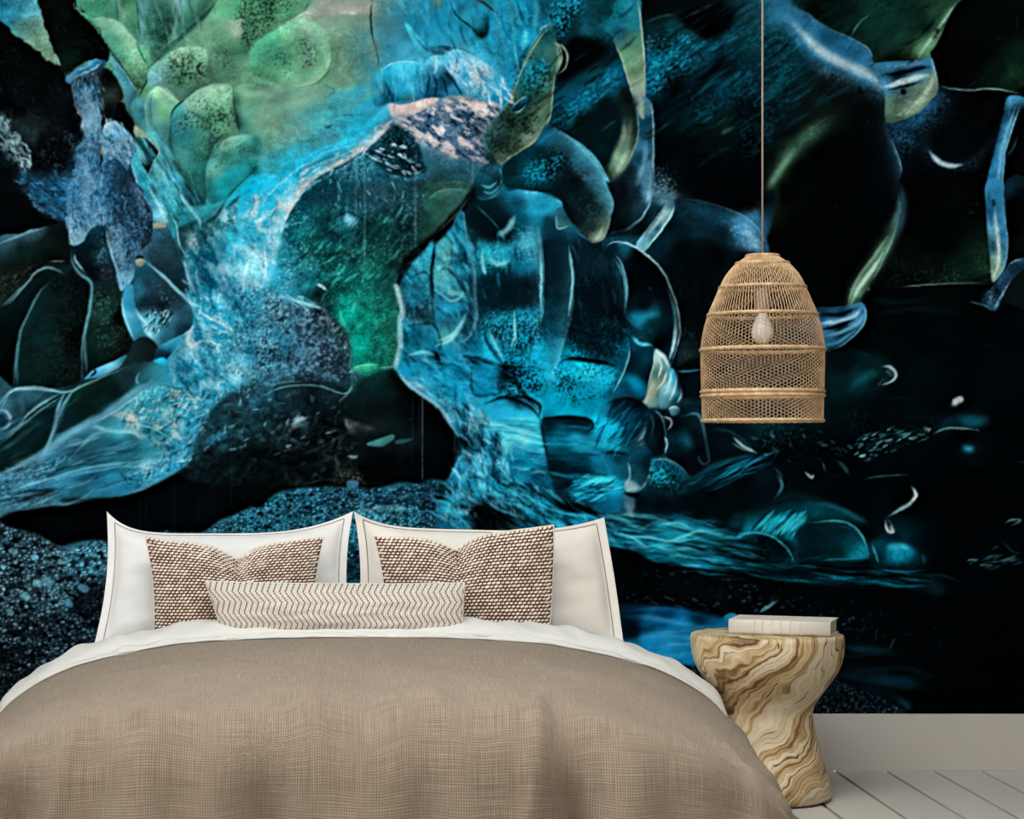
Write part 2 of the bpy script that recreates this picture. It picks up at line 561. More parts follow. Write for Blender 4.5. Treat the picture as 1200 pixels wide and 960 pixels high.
def comp(m, x0, y0, col, a=1.0, mode='n'):
    h, w = m.shape
    D = CV[y0:y0+h, x0:x0+w]
    m = (m*a)[..., None]
    if mode == 'n': D += (col-D)*m
    elif mode == 's': D += (1-D)*col*m              # screen
    elif mode == 'm': D *= (1-m)+col*m              # multiply

def fill(pts, col, f=0.8, a=1.0, sm=True, mode='n', var=0.0, vs=14, vang=0, vst=1.0, tex=None, bev=None, br=6.0):
    """area with one colour or with colour samples [(x, y, hex)]; f = soft edge"""
    p = tp(pts)
    p = cr(p, True) if sm else p
    m, x0, y0 = rast(p, int(f*3+2))
    if m is None: return
    m0 = m; m = blur(m, f)
    h, w = m.shape
    c = idw(col, x0, y0, w, h) if isinstance(col, list) else np.broadcast_to(hx(col), (h, w, 3))
    if var:
        n = noise(vs*vst, vs, vang, 3, 5)[y0:y0+h, x0:x0+w, None]
        c = np.clip(c*(1+var*(n-.5)*2), 0, 1)
    if bev is None: bev = .24 if (mode == 'n' and a >= .9 and f < 2.5 and tex is None) else 0
    if bev:
        e = blur(m0, br); gy, gx = np.gradient(e)
        sh = np.clip((gy+.5*gx)*br*1.6, -.8, .8)[..., None]
        c = np.clip(c*(1+bev*sh)+.10*bev*np.maximum(sh, 0), 0, 1)
    if tex is not None: m = m*(tex(x0, y0, w, h) if callable(tex) else tex[y0:y0+h, x0:x0+w])
    comp(m, x0, y0, c, a, mode)

def line(pts, col, w=2.0, a=1.0, soft=1.0, tap=1, mode='n', sm=True, tex=None):
    """brush stroke; tap 1 = both ends thin, 2 = thin end, 3 = thin start, 0 = even. w in photo pixels"""
    p = tp(pts)
    p = cr(p, False) if sm else p
    n = len(p)
    t = np.linspace(0, 1, n)
    k = {0: np.ones(n), 1: np.clip(np.minimum(t, 1-t)*4, .15, 1), 2: np.clip((1-t)*1.6, .1, 1), 3: np.clip(t*1.6, .1, 1)}[tap]
    wd = w*k/2
    pad = int(w/2+soft*2+2)
    x0 = int(max(0, p[:, 0].min()-pad)); x1 = int(min(MW, p[:, 0].max()+pad+2))
    y0 = int(max(0, p[:, 1].min()-pad)); y1 = int(min(MH, p[:, 1].max()+pad+2))
    if x1-x0 < 2 or y1-y0 < 2: return
    m = np.zeros((y1-y0, x1-x0), np.float32)
    for i in range(n-1):
        ax, ay = p[i]; bx, by = p[i+1]
        u0 = int(max(x0, min(ax, bx)-pad)); u1 = int(min(x1, max(ax, bx)+pad+2))
        v0 = int(max(y0, min(ay, by)-pad)); v1 = int(min(y1, max(ay, by)+pad+2))
        if u1 <= u0 or v1 <= v0: continue
        Y, X = np.mgrid[v0:v1, u0:u1].astype(np.float32)
        X += .5; Y += .5
        dx, dy = bx-ax, by-ay
        L = dx*dx+dy*dy+1e-6
        tt = np.clip(((X-ax)*dx+(Y-ay)*dy)/L, 0, 1)
        d = np.hypot(X-ax-tt*dx, Y-ay-tt*dy)
        r = wd[i]*(1-tt)+wd[i+1]*tt
        q = np.clip((r-d)/max(soft, .5)+.5, 0, 1)*np.minimum(1, r*2+.25)
        sl = m[v0-y0:v1-y0, u0-x0:u1-x0]
        np.maximum(sl, q, out=sl)
    if soft > 1.5: m = blur(m, soft*.4)
    if tex is not None: m = m*tex[y0:y1, x0:x1]
    comp(m, x0, y0, hx(col), a, mode)

def edge(pts, col, w=8.0, side=1, a=1.0, mode='s', tap=1, core=0.0, tex=None):
    """glow that starts sharp on the line and fades to one side (side 1 = right of the travel direction on the picture)"""
    p = cr(tp(pts), False)
    n = len(p)
    pad = int(w*3+2)
    x0 = int(max(0, p[:, 0].min()-pad)); x1 = int(min(MW, p[:, 0].max()+pad+2))
    y0 = int(max(0, p[:, 1].min()-pad)); y1 = int(min(MH, p[:, 1].max()+pad+2))
    if x1-x0 < 2 or y1-y0 < 2: return
    best = np.full((y1-y0, x1-x0), 1e9, np.float32); sg = np.zeros_like(best); tm = np.zeros_like(best)
    for i in range(n-1):
        ax, ay = p[i]; bx, by = p[i+1]
        u0 = int(max(x0, min(ax, bx)-pad)); u1 = int(min(x1, max(ax, bx)+pad+2))
        v0 = int(max(y0, min(ay, by)-pad)); v1 = int(min(y1, max(ay, by)+pad+2))
        if u1 <= u0 or v1 <= v0: continue
        Y, X = np.mgrid[v0:v1, u0:u1].astype(np.float32)
        X += .5; Y += .5
        dx, dy = bx-ax, by-ay
        L = dx*dx+dy*dy+1e-6
        tt = np.clip(((X-ax)*dx+(Y-ay)*dy)/L, 0, 1)
        d = np.hypot(X-ax-tt*dx, Y-ay-tt*dy)
        s = (dx*(Y-ay)-dy*(X-ax))/math.sqrt(L)
        sl = (slice(v0-y0, v1-y0), slice(u0-x0, u1-x0))
        b = d < best[sl]
        best[sl] = np.where(b, d, best[sl]); sg[sl] = np.where(b, s, sg[sl]); tm[sl] = np.where(b, (i+tt)/(n-1), tm[sl])
    k = {0: 1.0, 1: np.clip(np.minimum(tm, 1-tm)*4, 0, 1), 2: np.clip((1-tm)*1.6, 0, 1), 3: np.clip(tm*1.6, 0, 1)}[tap]
    s = sg*side
    on = np.clip(s+.5, 0, 1)
    m = np.exp(-best/w)*on*k
    if core: m = np.maximum(m, np.exp(-(best/core)**2)*k)
    if tex is not None: m = m*tex[y0:y1, x0:x1]
    comp(m.astype(np.float32), x0, y0, hx(col), a, mode)

_GB = {}
def grain(s, ang=0, st=1.0, seed=11, win=None):
    """fine isotropic grain (or drawn out along ang), about uniform in 0..1, on a window x0, y0, w, h"""
    if seed not in _GB:
        r = np.pad(np.random.RandomState(seed).rand(512, 512).astype(np.float32), 8, mode='wrap')
        r = (blur(r, 1.3) - .45*blur(r, 3.0))[8:-8, 8:-8]
        _GB[seed] = (.5+.5*np.tanh(.85*(r-r.mean())/r.std())).astype(np.float32)
    r = _GB[seed]
    x0, y0, w, h = win or (0, 0, MW, MH)
    t = math.radians(ang); ca, sa = math.cos(t), math.sin(t)
    xx = np.arange(x0, x0+w, dtype=np.float32)[None, :]; yy = np.arange(y0, y0+h, dtype=np.float32)[:, None]
    u = (xx*ca+yy*sa)*(4.6/(s*st))+51200; v = (-xx*sa+yy*ca)*(4.6/s)+51200
    iu = u.astype(np.int32); iv = v.astype(np.int32); fu = u-iu; fv = v-iv
    iu &= 511; iv &= 511; ju = (iu+1) & 511; jv = (iv+1) & 511
    n = (r[iv, iu]*(1-fu)+r[iv, ju]*fu)*(1-fv)+(r[jv, iu]*(1-fu)+r[jv, ju]*fu)*fv
    return np.clip((n-.5)*1.25+.5, 0, 1)

def speck(pts, col, dens=.35, s=2.0, a=.8, f=4.0, ang=0, st=1.0, seed=11, mode='n', hard=2.6):
    """scatter of grains inside an area: about the share dens of the area is covered, in drifts"""
    def tx(x0, y0, w, h):
        g = np.clip((.66*grain(s, ang, st, seed, (x0, y0, w, h))+.34*grain(s*.62, ang, st, seed+50, (x0, y0, w, h))-.5)*1.3+.5, 0, 1)
        d = np.clip(dens*(.2+1.7*noise(26, 18, 20, 3, seed+1)[y0:y0+h, x0:x0+w]), .02, .95)
        return blur(np.clip((g-1+1.3*d)/(.6*d+.22), 0, 1), .6)
    fill(pts, col, f, a*.8, True, mode, tex=tx)
# ---- ground colours of the whole print (soft), then shapes region by region
Z()
BASE = """20 20 2f6f90|45 15 5fa0b0|110 15 4f8a5c|125 40 6fa878|150 70 77b07c|165 95 6b9c5e|140 80 5a9a8a|170 30 4c7f6e|190 20 3f6b5c
215 10 7fa8a0|230 25 3f6a60|250 10 5b8a70|275 10 7fb26a|290 40 6d8a3c|230 60 8fb27a|215 80 5e7e55|250 85 4f6f5a|200 115 9cc07a|250 120 7fa568
285 120 86b06f|215 150 5d8f86|250 160 4f8472|290 170 3f7f78|230 200 4a8a80|270 210 2f8a8f|290 235 1e9ab5|310 20 6d9a45|340 10 9bc276|355 30 a9b77a
390 14 b8b488|420 14 b4b490|345 50 8fb06c|360 70 6d9468|330 100 8fb35c|310 85 7fae62|365 98 8fb05c|400 40 86a06c|410 80 6a917a|430 60 4a7f85
450 30 4a7d8a|470 60 3f86a0|490 30 2f8ab0|520 20 2a86ae|545 15 2a7ea0|580 40 2f92ba|595 20 2a86ae|475 75 4aaad0|480 100 3fa0c8|440 95 3a8aa5
550 75 5abbe0|570 90 4ab0d8|310 130 8aa36a|360 115 66967a|400 125 3f95b0|340 150 5a8a80|380 160 4a8a98|430 110 3f9abf|420 150 38a0c0
320 190 3a8a98|350 180 2a90b0|310 230 1fa8d0|610 20 2e96be|625 50 2a8fb8|605 90 2a80a8|640 10 1a5068
60 40 0a1512|50 100 060a0c|30 160 0a1216|20 220 0a1418|60 200 0c1a24|100 130 2a4050|110 180 4f7080|140 150 2a4250|150 200 22323c|100 230 4a6a80|170 190 2a6070
185 150 4a8890|190 220 2f7f8c|210 260 2f7888|230 300 2f8aa4|260 300 3f9ab4|290 300 34a0c0|250 350 3f9cbc|280 400 3a90b0|230 420 3a90ae|215 380 286a84|300 350 3a98b8
330 300 1f7c98|325 260 3fb0d4|345 330 1f6f88|370 300 0f4a4c|365 240 164a5e|420 220 1c4a5c|480 230 1f4a54|500 200 2a5468|520 160 6f8498|540 130 8f98a8|470 150 1c3c50
400 260 0e4448|440 290 0d3c3e|460 330 164e44|430 370 14705e|450 410 177060|420 410 158068|460 420 1f6450|510 250 24483e|400 220 143e50|340 400 2a4458|320 430 2a465a|380 380 1c3440|400 430 1c303c
310 380 3a6a84|350 460 16282f|320 480 1f3f4c|390 490 0c181e|430 470 0a1a1e|460 500 050c10|500 520 03080c|440 540 080f12|350 520 081318|310 540 060f14
10 300 0a1a1c|30 340 081618|60 330 0a1e20|60 400 0a1c1e|20 420 06100f|120 350 10262a|120 400 11262a|100 280 0e2028|150 290 3a566a|180 330 162e3c|200 380 1c4050|170 430 1a3a42
20 470 2a4a5a|40 520 0f2a30|90 480 122c30|130 460 14303a|60 560 33627a|110 540 2a5a70|150 520 2f687e|180 490 4a9cb4|200 470 52a2b8|230 480 3f98ba|210 530 3a8cb0|100 580 2c5f78|30 590 2f5f78|160 560 2a6484|220 540 3f94c0|250 520 14303a|280 480 1c404c|270 540 0a181c
150 620 04080a|60 605 05090c|250 590 05090c|20 640 35505e|60 680 2f4c5c|100 660 3f6a80|60 740 1a2630|20 720 22323e|80 770 182430|20 790 0a0f12|40 800 141c24
260 620 24566c|300 600 2f7088|350 600 2f7490|400 590 2c6c86|450 600 2f7c96|500 580 2a6480|480 620 2f7890|430 660 1c4c66|540 620 2a86a8
480 320 2a7c96|500 300 1c5068|520 330 4492a0|530 360 2a7c98|520 390 3a90a4|490 380 164a64|490 410 2a8aa8|520 430 1c80a8|545 340 1a5c78|560 300 2a8aa4|580 270 0e3038|590 310 123e50|580 370 165068|575 410 1f80a0|595 440 0e3e54
640 60 0a2028|680 60 08181e|700 40 0e3440|640 120 14465a|700 110 1a5468|660 160 081c22|720 160 0c2026|700 200 0e2428|740 200 1c3c54|750 150 1a3c50|640 210 10303e|610 200 14506a|620 240 2a7898|650 260 1a5468|620 290 3a98b4|610 330 0e3a4e|620 380 2496ba|650 300 0e2e3e|650 350 103c50|650 420 1c8caa|690 300 1a4054|700 340 0c2634|690 400 0e3c50|685 440 1fa8cc|720 420 0e4a60
780 40 0a1a1e|820 30 02060a|800 90 0e3a4a|770 100 145068|840 60 143c4c|860 90 0e2c3a|800 150 061a22|850 150 08242e|780 200 061018|830 200 03080c|870 220 02060a|770 250 2a4a60|800 250 0e2a3a|850 260 1a3e56|870 280 4a80a8|800 300 05141c|850 310 040e16|800 380 061218|840 360 030b10|800 420 0a1c20
920 20 1c4a66|940 50 1a4258|905 70 0c3440|910 110 0c2c38|960 110 0c1c1a|920 170 1c3428|980 140 0a141a|970 190 02060a|1000 220 04080c|960 260 03080c|1000 30 123028|1050 40 12362a|1030 60 10261c|1100 30 0a1610|1160 60 060e0c|1190 90 122416|1100 90 060c0a|1040 90 3a6a8a|1060 110 5a7060|1100 130 0a1620|1140 150 050c12|1160 190 2a5a80|1120 210 050b10|1080 220 04090c|1060 170 0a1a28|1185 200 03060a
940 300 030a0c|1000 300 142018|1010 330 2a4426|1050 280 04090a|1100 310 0a1810|1150 310 16261a|1170 250 3a7aa4|1190 280 081010|980 380 28587c|1050 380 02070a|1150 400 02060a|1000 430 0c2e38|960 440 082228|1100 450 041016|1180 430 040c10
850 500 06181e|900 510 0a3038|940 500 0a2a32|980 480 0a2a34|1020 470 06181e|1050 490 082028|1100 490 06141a|1160 500 02070a|900 540 0a2832|960 540 040e12|1020 530 061a20|1080 540 04131a|1150 560 02070a|900 570 061820|980 580 03090d|1050 580 02060a|1150 620 03090e
600 460 26a8cc|620 500 3cb8d8|640 520 17607c|660 490 0f4a60|680 470 1890b4|700 500 1e98c0|720 490 145070|740 510 0a3448|760 470 6f9080|780 480 1a4050|800 500 061c28|790 520 103c50|830 530 06202a|780 560 2290ae|740 540 0c3e50|700 570 26a0c4|660 560 0e3848|620 570 1a7898|640 600 1a80a4|700 600 0c4058|760 590 062430|820 590 041a22|860 590 03121a|720 620 1880a8|780 630 209cc0|840 640 145a74|900 620 1c7c94|950 640 0c3c50|1000 640 061a24|800 655 146888|880 660 0a3444|950 680 061820|1050 650 082430|1100 680 03090e|1160 650 03090e
560 640 1c7898|600 610 0a1a24|620 630 1a6c8c|590 560 2488aa|560 540 2a7c9c|540 480 2488ac|570 480 1f8cb4|595 520 30a8cc|560 590 2488a8
740 660 03070a|770 680 04080c|820 690 050c12|880 690 04090e|950 710 03080c|1050 720 020609|1150 720 010406|740 720 0a3450|780 740 1a6ca0|760 760 2a94d0|800 720 12406a|830 760 186090|740 780 1c78a8|820 790 0a2434|990 760 06222e|1000 780 062a3a|1050 790 06303e|1100 790 042028|1150 780 020a0e|980 800 0a2c3c|1000 820 050c12|1060 820 062030|1150 830 010608"""
SAMP = []
for row in BASE.split('\n'):
    for q in row.split('|'):
        x_, y_, h_ = q.split()
        SAMP.append((float(x_), float(y_), h_))
CV[:] = idw(SAMP, 0, 0, MW, MH, 3.2)

FULL = [(-20, -20), (1220, -20), (1220, 860), (-20, 860)]
def S(s):
    """'x y x y ...' -> list of points"""
    v = [float(t) for t in s.split()]
    return list(zip(v[::2], v[1::2]))
def K(s):
    """'x y hex x y hex ...' -> colour samples"""
    v = s.split()
    return [(float(v[i]), float(v[i+1]), v[i+2]) for i in range(0, len(v), 3)]

# ================= upper left: rock and green bubbles (tile 0,0)
Z(0, 0, 4)
fill(S('545 0 630 0 650 60 650 180 600 130 550 80'), K('560 20 3f6f50 620 90 5a9060 590 60 6fa060'), 1)
fill(S('650 0 700 0 695 90 670 190 650 100'), '5a93a0', 1.5, .8)
fill(S('690 60 730 10 800 30 820 100 790 180 720 250 690 180'), K('740 50 3a6a58 760 150 35604a 720 220 4a8068'), 1.2)
speck(S('690 60 730 10 800 30 820 100 790 180 720 250 690 180'), '16302a', .3, 2.2, .7)
fill(S('820 0 875 0 870 60 840 100 825 60'), '86b8c0', 2, .8)
fill(S('880 0 1000 0 960 80 860 170 830 130'), K('900 20 5a907a 900 100 3f7058 960 40 4a7a5a'), 1.5)
line(S('545 0 552 60 560 100'), '24483a', 2, .8)
line(S('640 0 650 90 655 190'), '2f5a50', 2.5, .8)
line(S('820 20 820 90 790 190 740 250'), '2f5a48', 2, .7)
fill(S('1030 0 1200 0 1200 240 1100 260 980 230 960 140'), K('1100 40 7cbf6c 1060 20 86c074 1110 130 b8d488 1180 60 55783a 1160 150 5a8040 1000 200 80a860 1050 230 6a9050 1180 210 4a7a50'), 3)
speck(S('1130 0 1200 0 1200 250 1130 200 1090 140'), '1c2c14', .38, 2.4, .8)
fill(S('1085 110 1120 105 1140 150 1110 175 1090 150'), 'd5e6a8', 2, .75)
fill(S('960 140 1090 200 1100 300 1000 360 980 260'), K('1030 250 6d8f48 1060 300 5a8058 1000 200 7a9c55'), 4, .8)
line(S('1020 0 960 80 860 170 770 250 700 320'), '24463a', 5, .8, 1.6)
line(S('1030 20 990 90 880 190'), '7aa88a', 1.5, .6)
fill(S('720 260 860 175 980 95 1000 180 900 220 800 255 740 300'), K('800 240 5f9078 900 180 6f9a70 960 150 86aa70'), 2, .6)
# finger bubble
fill(S('420 95 480 85 550 100 600 150 650 210 690 290 697 350 660 420 620 380 570 300 520 240 470 150'),
     K('440 100 5f9068 480 105 86b488 560 150 8cc48c 530 180 62a080 600 230 80b880 640 280 8cc084 560 260 5a9478 660 360 7ba35c 640 400 5a7844 610 330 6f9c68'), .8)
edge(S('430 90 550 98 610 155 655 215 690 290'), 'a8e0a8', 3, 1, .5)
line(S('560 140 610 210 650 290 668 350'), 'a5dc9c', 6, .45, 4)
line(S('420 100 470 155 520 245 570 305 620 385 655 425'), '1c3a34', 2, .8)
speck(S('600 330 690 300 690 370 650 410'), '2a3a1c', .3, 2, .8)
fill(S('640 200 690 240 712 280 700 300 670 270'), K('660 220 5a9a68 700 280 80bc88'), .7)
line(S('640 200 668 268 698 300'), '1c4034', 1.6, .9)
# blue sliver beneath the finger
fill(S('520 270 580 330 640 430 620 480 600 510 575 430 540 340'), K('540 300 78b8c8 580 380 4f8c9c 610 460 4a8090 560 340 5a98a8'), .8)
line(S('525 275 585 340 640 435'), 'a0dce8', 1.6, .6)
fill(S('618 480 660 458 675 480 682 545 660 575 622 540'), K('640 490 5a9aa8 660 530 3f7c88'), .8)
line(S('650 460 690 380 700 320'), '1e4038', 2, .9)
# bubble with speckles
fill(S('700 330 760 280 850 225 960 230 975 290 1000 370 990 400 920 440 850 480 800 430 740 400 695 400'),
     K('850 235 a5c890 900 260 90b068 960 245 a8cc80 780 330 5f8f7c 850 380 4f7a50 940 380 5b7a4c 720 370 78b0b8 760 300 7aa890 840 450 587c68 900 420 4a7058 980 350 6a8e58'), .9)
speck(S('770 300 860 240 960 260 1000 380 900 420 800 390'), '1a2a16', .27, 2.6, .85)
line(S('755 300 752 350 758 400'), '9cccd0', 1.5, .7)
line(S('940 290 930 330 975 370'), '22321c', 3, .7, 2)
line(S('890 235 905 290 895 330'), '55724a', 3, .6, 2)
# small upright finger
fill(S('712 425 745 408 800 450 838 488 805 530 792 600 765 650 700 600 676 520 690 460'),
     K('740 425 b0d890 800 465 a8d284 770 540 6f9f70 710 560 5a8f88 780 500 86b878 700 480 5a9090 760 620 4a8488'), .9)
edge(S('715 425 748 410 800 448 836 488'), 'd0f0a8', 2.5, 1, .5)
line(S('680 470 690 560 700 610'), '8fc8c8', 2, .6)
line(S('715 440 705 500 715 580'), '35645c', 2.5, .6, 2)
# big round bubble
fill(S('838 490 880 460 940 420 1010 398 1090 410 1110 560 1125 630 1050 660 1000 700 970 790 980 860 960 950 900 880 830 780 800 690 795 600 810 530'),
     K('1000 408 aacc84 1060 430 a0c87c 930 440 8fb880 900 500 80a888 850 540 3f7f80 820 600 2a6468 870 650 2f6a6e 960 560 4c7c58 1050 560 5d8a58 1060 620 6c9c70 850 740 3f7570 930 760 2f6a60 920 860 27605a 960 680 3f7260 1090 540 7aa870'), .9)
speck(S('860 490 1010 410 1095 430 1110 620 1000 690 900 600 840 620'), '14281e', .33, 2.5, .85)
speck(S('820 540 900 500 960 560 880 620 830 700 810 620'), '6aa5a8', .25, 2.2, .6)
edge(S('838 490 940 422 1010 398 1092 412'), 'd8f0b0', 3, 1, .45)
line(S('880 510 950 560 1000 640 1010 690'), '15302c', 4, .5, 3)
line(S('800 560 812 520 838 490 880 462'), '143430', 2.2, .9)
line(S('798 600 800 690 830 780 900 880 960 950'), '1a4648', 3, .7, 2)
# bubble at the right
fill(S('1100 415 1210 420 1210 630 1130 632 1112 560'), K('1150 428 a4cc84 1140 520 6f9f78 1180 560 5f9480 1130 600 3c6c5c 1200 450 7fae64 1120 460 4a7a58'), .8)
line(S('1096 415 1100 500 1115 570 1128 630'), '1a3828', 3, .85, 1.5)
# lower bubble
fill(S('1010 680 1060 655 1130 635 1210 640 1210 780 1120 860 1070 930 980 950 968 800 1000 720'),
     K('1060 670 6a9c7c 1130 650 6aa088 1060 740 3a6f60 1160 700 3a7c78 1100 830 2a8f9f 1050 880 249098 1000 800 5a9488 990 900 2a7078 1180 760 2a7c80'), .9)
speck(S('1000 690 1100 650 1160 700 1080 790 1010 780'), '122018', .4, 2.6, .85)
edge(S('1000 720 1060 656 1130 636 1200 640'), 'b0e0b0', 2.5, 1, .45)
line(S('1200 800 1110 880 1060 945'), '14504e', 2.5, .8)
fill(S('1120 945 1210 880 1210 970 1080 970'), '2aa8c8', 2)
line(S('1120 940 1160 930 1200 915'), 'd0e8c0', 1.8, .8)
# folds running down from the bubbles
fill(S('690 600 770 650 810 720 830 800 900 900 960 960 790 960 740 860 710 760'), K('720 640 4f8c90 780 700 3f7f88 820 860 4a98b8 760 800 5a98a0 860 900 2a6070 900 950 1c4c50'), 1.5)
line(S('810 830 840 900 870 960'), 'a0dcf0', 5, .7, 2.5)
line(S('700 850 750 920 780 960'), '9adcE8'.lower(), 3, .6, 2)
line(S('730 740 790 830 830 930'), '1c4c58', 3, .7, 2)
line(S('860 850 900 900 965 955'), '0c2c30', 4, .8, 2)
line(S('710 620 740 680 760 740'), '88c0c4', 2, .5, 1.5)
# ---- dark rock
fill(S('0 90 60 150 130 205 190 255 240 290 285 325 320 390 345 450 370 520 385 590 385 640 360 700 350 760 355 850 330 970 -40 970 -40 60'), K('100 250 050809 200 400 05090b 60 450 04080b 330 600 080c10 100 640 1c2c32 150 860 122838 300 860 10202c 30 880 04070a 200 760 070c10'), .7, var=.3)
speck(S('0 540 80 600 140 720 130 810 60 760 0 660'), '8fb8c0', .42, 2.6, .85, ang=50, st=2)
speck(S('20 520 220 640 340 800 200 820 100 700'), '4a6068', .2, 2.2, .8, ang=45, st=2)
speck(S('80 800 160 830 340 850 330 960 160 960 100 880'), '2f6288', .42, 2.6, .8, ang=20, st=2.5)
line(S('95 830 140 910 190 960'), '5a94c0', 3, .7, 2, tex=noise(4, seed=9))
speck(S('300 580 345 600 350 720 310 700'), '7c98b0', .32, 2.6, .85)
speck(S('0 150 330 380 370 620 100 500'), '1c2a30', .15, 2.2, .8)
# wedge of ice at the very corner
fill(S('-10 -10 185 -10 200 80 230 180 262 250 287 320 240 290 190 250 130 205 60 150 -10 85'), K('60 40 3f87a3 150 40 63a8b8 20 20 2c6a8c 170 130 6c9a90 200 220 7d9a58 250 280 8a9440 100 130 5a8f90 110 20 4a92b0 180 180 80a078 40 90 2f6f88'), .8, var=.12, vs=6)
speck(S('60 90 180 90 230 220 180 240 90 160'), '34584c', .3, 2, .6)
line(S('182 0 200 85 230 180 262 250 287 322'), 'c8d4a8', 1.6, .9)
fill(S('190 -5 335 -5 370 50 410 100 450 145 490 190 515 260 500 300 440 285 380 300 310 345 290 330 262 250 230 180 200 80'), K('260 60 0a120c 400 180 060a08 300 280 0c2018 450 250 060a0a 350 120 080d0b 320 310 0e241c'), .7)
speck(S('200 0 335 0 490 190 500 290 320 320 240 180'), '24321c', .15, 2, .8)
line(S('338 5 372 50 412 100'), '7fa850', 1.5, .7)
fill(S('308 372 350 330 420 295 480 285 505 300 480 335 420 350 360 370 325 392'), K('330 370 5a8cb0 420 310 3f78a4 490 300 2a5070 400 345 28506c'), .8)
line(S('340 365 390 345 450 325 480 300'), 'a8dcee', 2.6, .8, 1.2)
line(S('350 335 420 303 470 290'), '7ab4d0', 1.6, .7)
# column with frosted grain
fill(S('330 400 380 370 450 350 505 325 478 400 470 480 475 560 480 625 470 665 400 635 385 560 365 480'), K('400 380 1c3444 450 370 16222c 420 440 4a6678 430 520 7c98a8 410 590 8fa8b8 460 600 90b4cc 380 470 6a8698 460 440 2a3c48'), .8)
speck(S('340 400 480 370 478 640 395 630'), 'c0d8e4', .3, 2.3, .6, ang=70, st=2)
speck(S('340 400 480 350 478 640 395 630'), '0c141a', .3, 2.2, .7, ang=70, st=1.6, seed=4)
line(S('325 400 350 470 385 570 398 620'), 'a8a488', 1.6, .8)
fill(S('475 400 510 330 545 360 580 430 577 470 545 500 530 545 510 570 485 605 475 540'), K('500 380 0c1411 540 440 2c3c34 510 520 101614 560 430 1c2a26'), .8)
line(S('545 360 580 430 575 475 548 500'), '5a6c64', 1.3, .7)
fill(S('545 500 577 480 600 530 632 580 636 650 600 625 560 585 530 560'), K('590 550 05080a 560 560 0a1016'), .8)
fill(S('480 625 500 580 530 565 580 600 620 640 636 700 610 770 602 805 560 765 510 745 485 722'), K('520 600 a8c8dc 500 680 8fb0c8 540 640 4a88a8 590 650 7098b4 600 720 5a7c98 540 720 6a8ca8'), .9)
speck(S('485 600 560 580 630 660 600 790 500 730'), 'e0f0fa', .3, 2.2, .75, ang=60, st=1.8)
speck(S('485 600 560 580 630 660 600 790 500 730'), '10202c', .25, 2.2, .7, ang=60, st=1.8, seed=8)
line(S('478 610 500 582 530 562 548 505'), '05080c', 2, .8)
fill(S('500 760 550 748 602 790 645 850 700 970 510 970 488 860'), K('540 800 1c2a36 600 860 101820 560 920 141e28 660 940 182430'), .8)
speck(S('500 750 600 790 690 970 510 970 490 850'), '5a7890', .3, 2.2, .7)
speck(S('500 750 540 760 530 960 500 900'), '90b8d4', .35, 2.4, .7, seed=5)
fill(S('390 650 470 662 482 760 490 860 518 970 325 970 350 860 360 760'), K('430 690 5a7488 390 760 4a6c84 420 850 6a8ca4 380 920 5a7c98 470 930 7a9cb4 440 780 30485a'), .8)
speck(S('360 660 470 670 515 965 330 965'), 'b4d2e6', .33, 2.3, .75, ang=80, st=1.6)
speck(S('360 660 470 670 515 965 330 965'), '0a1218', .3, 2.3, .7, ang=80, st=1.6, seed=8)
line(S('470 668 480 760 488 860 512 955'), '04070a', 3, .9)
line(S('490 750 485 820 505 920'), '8fc0dc', 1.5, .7)
fill(S('470 690 490 700 488 730 474 722'), 'a89858', 1, .8)
# fins at the foot of the bubbles
fill(S('632 642 690 650 747 712 722 762 697 812 652 765 640 700'), K('660 670 1c4448 720 700 0e242c 690 770 123440 650 720 1a5058'), .8)
line(S('636 640 690 648 746 710 724 760'), '8fa8a0', 1.4, .8)
fill(S('632 590 660 605 690 640 636 638'), '9a9c4c', .8)
fill(S('615 762 640 715 662 775 705 845 745 920 775 975 690 975 650 880'), K('640 780 4a9cac 680 860 2a7484 720 930 3f98ac 660 900 2a6a80'), .9)
line(S('617 765 655 880 700 965'), 'a8dcea', 2, .8)
line(S('640 720 680 800 740 900 775 960'), '7cc4d4', 1.6, .7)
line(S('745 715 710 790 700 830'), '6aa8b4', 1.6, .7)
# ================= upper middle: glowing roof and the arch (tile 300,0)
Z(300, 0, 4)
fill(S('-20 -20 250 -20 222 68 170 95 100 140 -20 225'), K('60 60 5c8636 160 40 7aa84c 30 150 6a8a38 200 20 8cba60 120 110 7a9c50'), 1)
speck(S('-20 -20 180 -20 150 80 60 150 -20 210'), '16240e', .42, 2.4, .85)
line(S('-10 222 60 165 110 130 175 97 225 68 250 0'), '39501f', 3, .75, 1.6)
fill(S('-20 225 100 133 200 82 300 120 352 200 350 320 290 385 200 405 130 410 60 380 -20 340'),
     K('60 190 5a9a6a 150 130 86b470 230 120 9ab878 300 180 8fb470 330 260 8cb45c 100 270 55946c 30 280 5a986c 200 220 6a9c68 240 330 82ac58 160 380 9cc460 60 360 6a9440 280 350 a0c464'), 1.2)
speck(S('-20 250 100 220 200 330 120 400 20 390 -20 350'), '1a3018', .32, 2.3, .7)
fill(S('215 190 260 200 285 260 260 330 225 320 205 260'), '48607a', 3, .55, tex=noise(6, seed=8))
speck(S('200 180 290 210 280 330 220 330'), '1e3038', .35, 2.4, .75)
edge(S('348 190 354 260 340 330 290 382 210 408 130 412'), 'd0ec7c', 4, 1, .5)
line(S('352 180 358 260 342 335 292 390 200 414'), '3f5c34', 2, .6, 1.6)
fill(S('60 400 90 395 140 430 110 440'), 'c4d890', 1.5, .8)
speck(S('-10 370 60 400 140 470 60 440 -10 410'), '0c1608', .5, 3, .9)
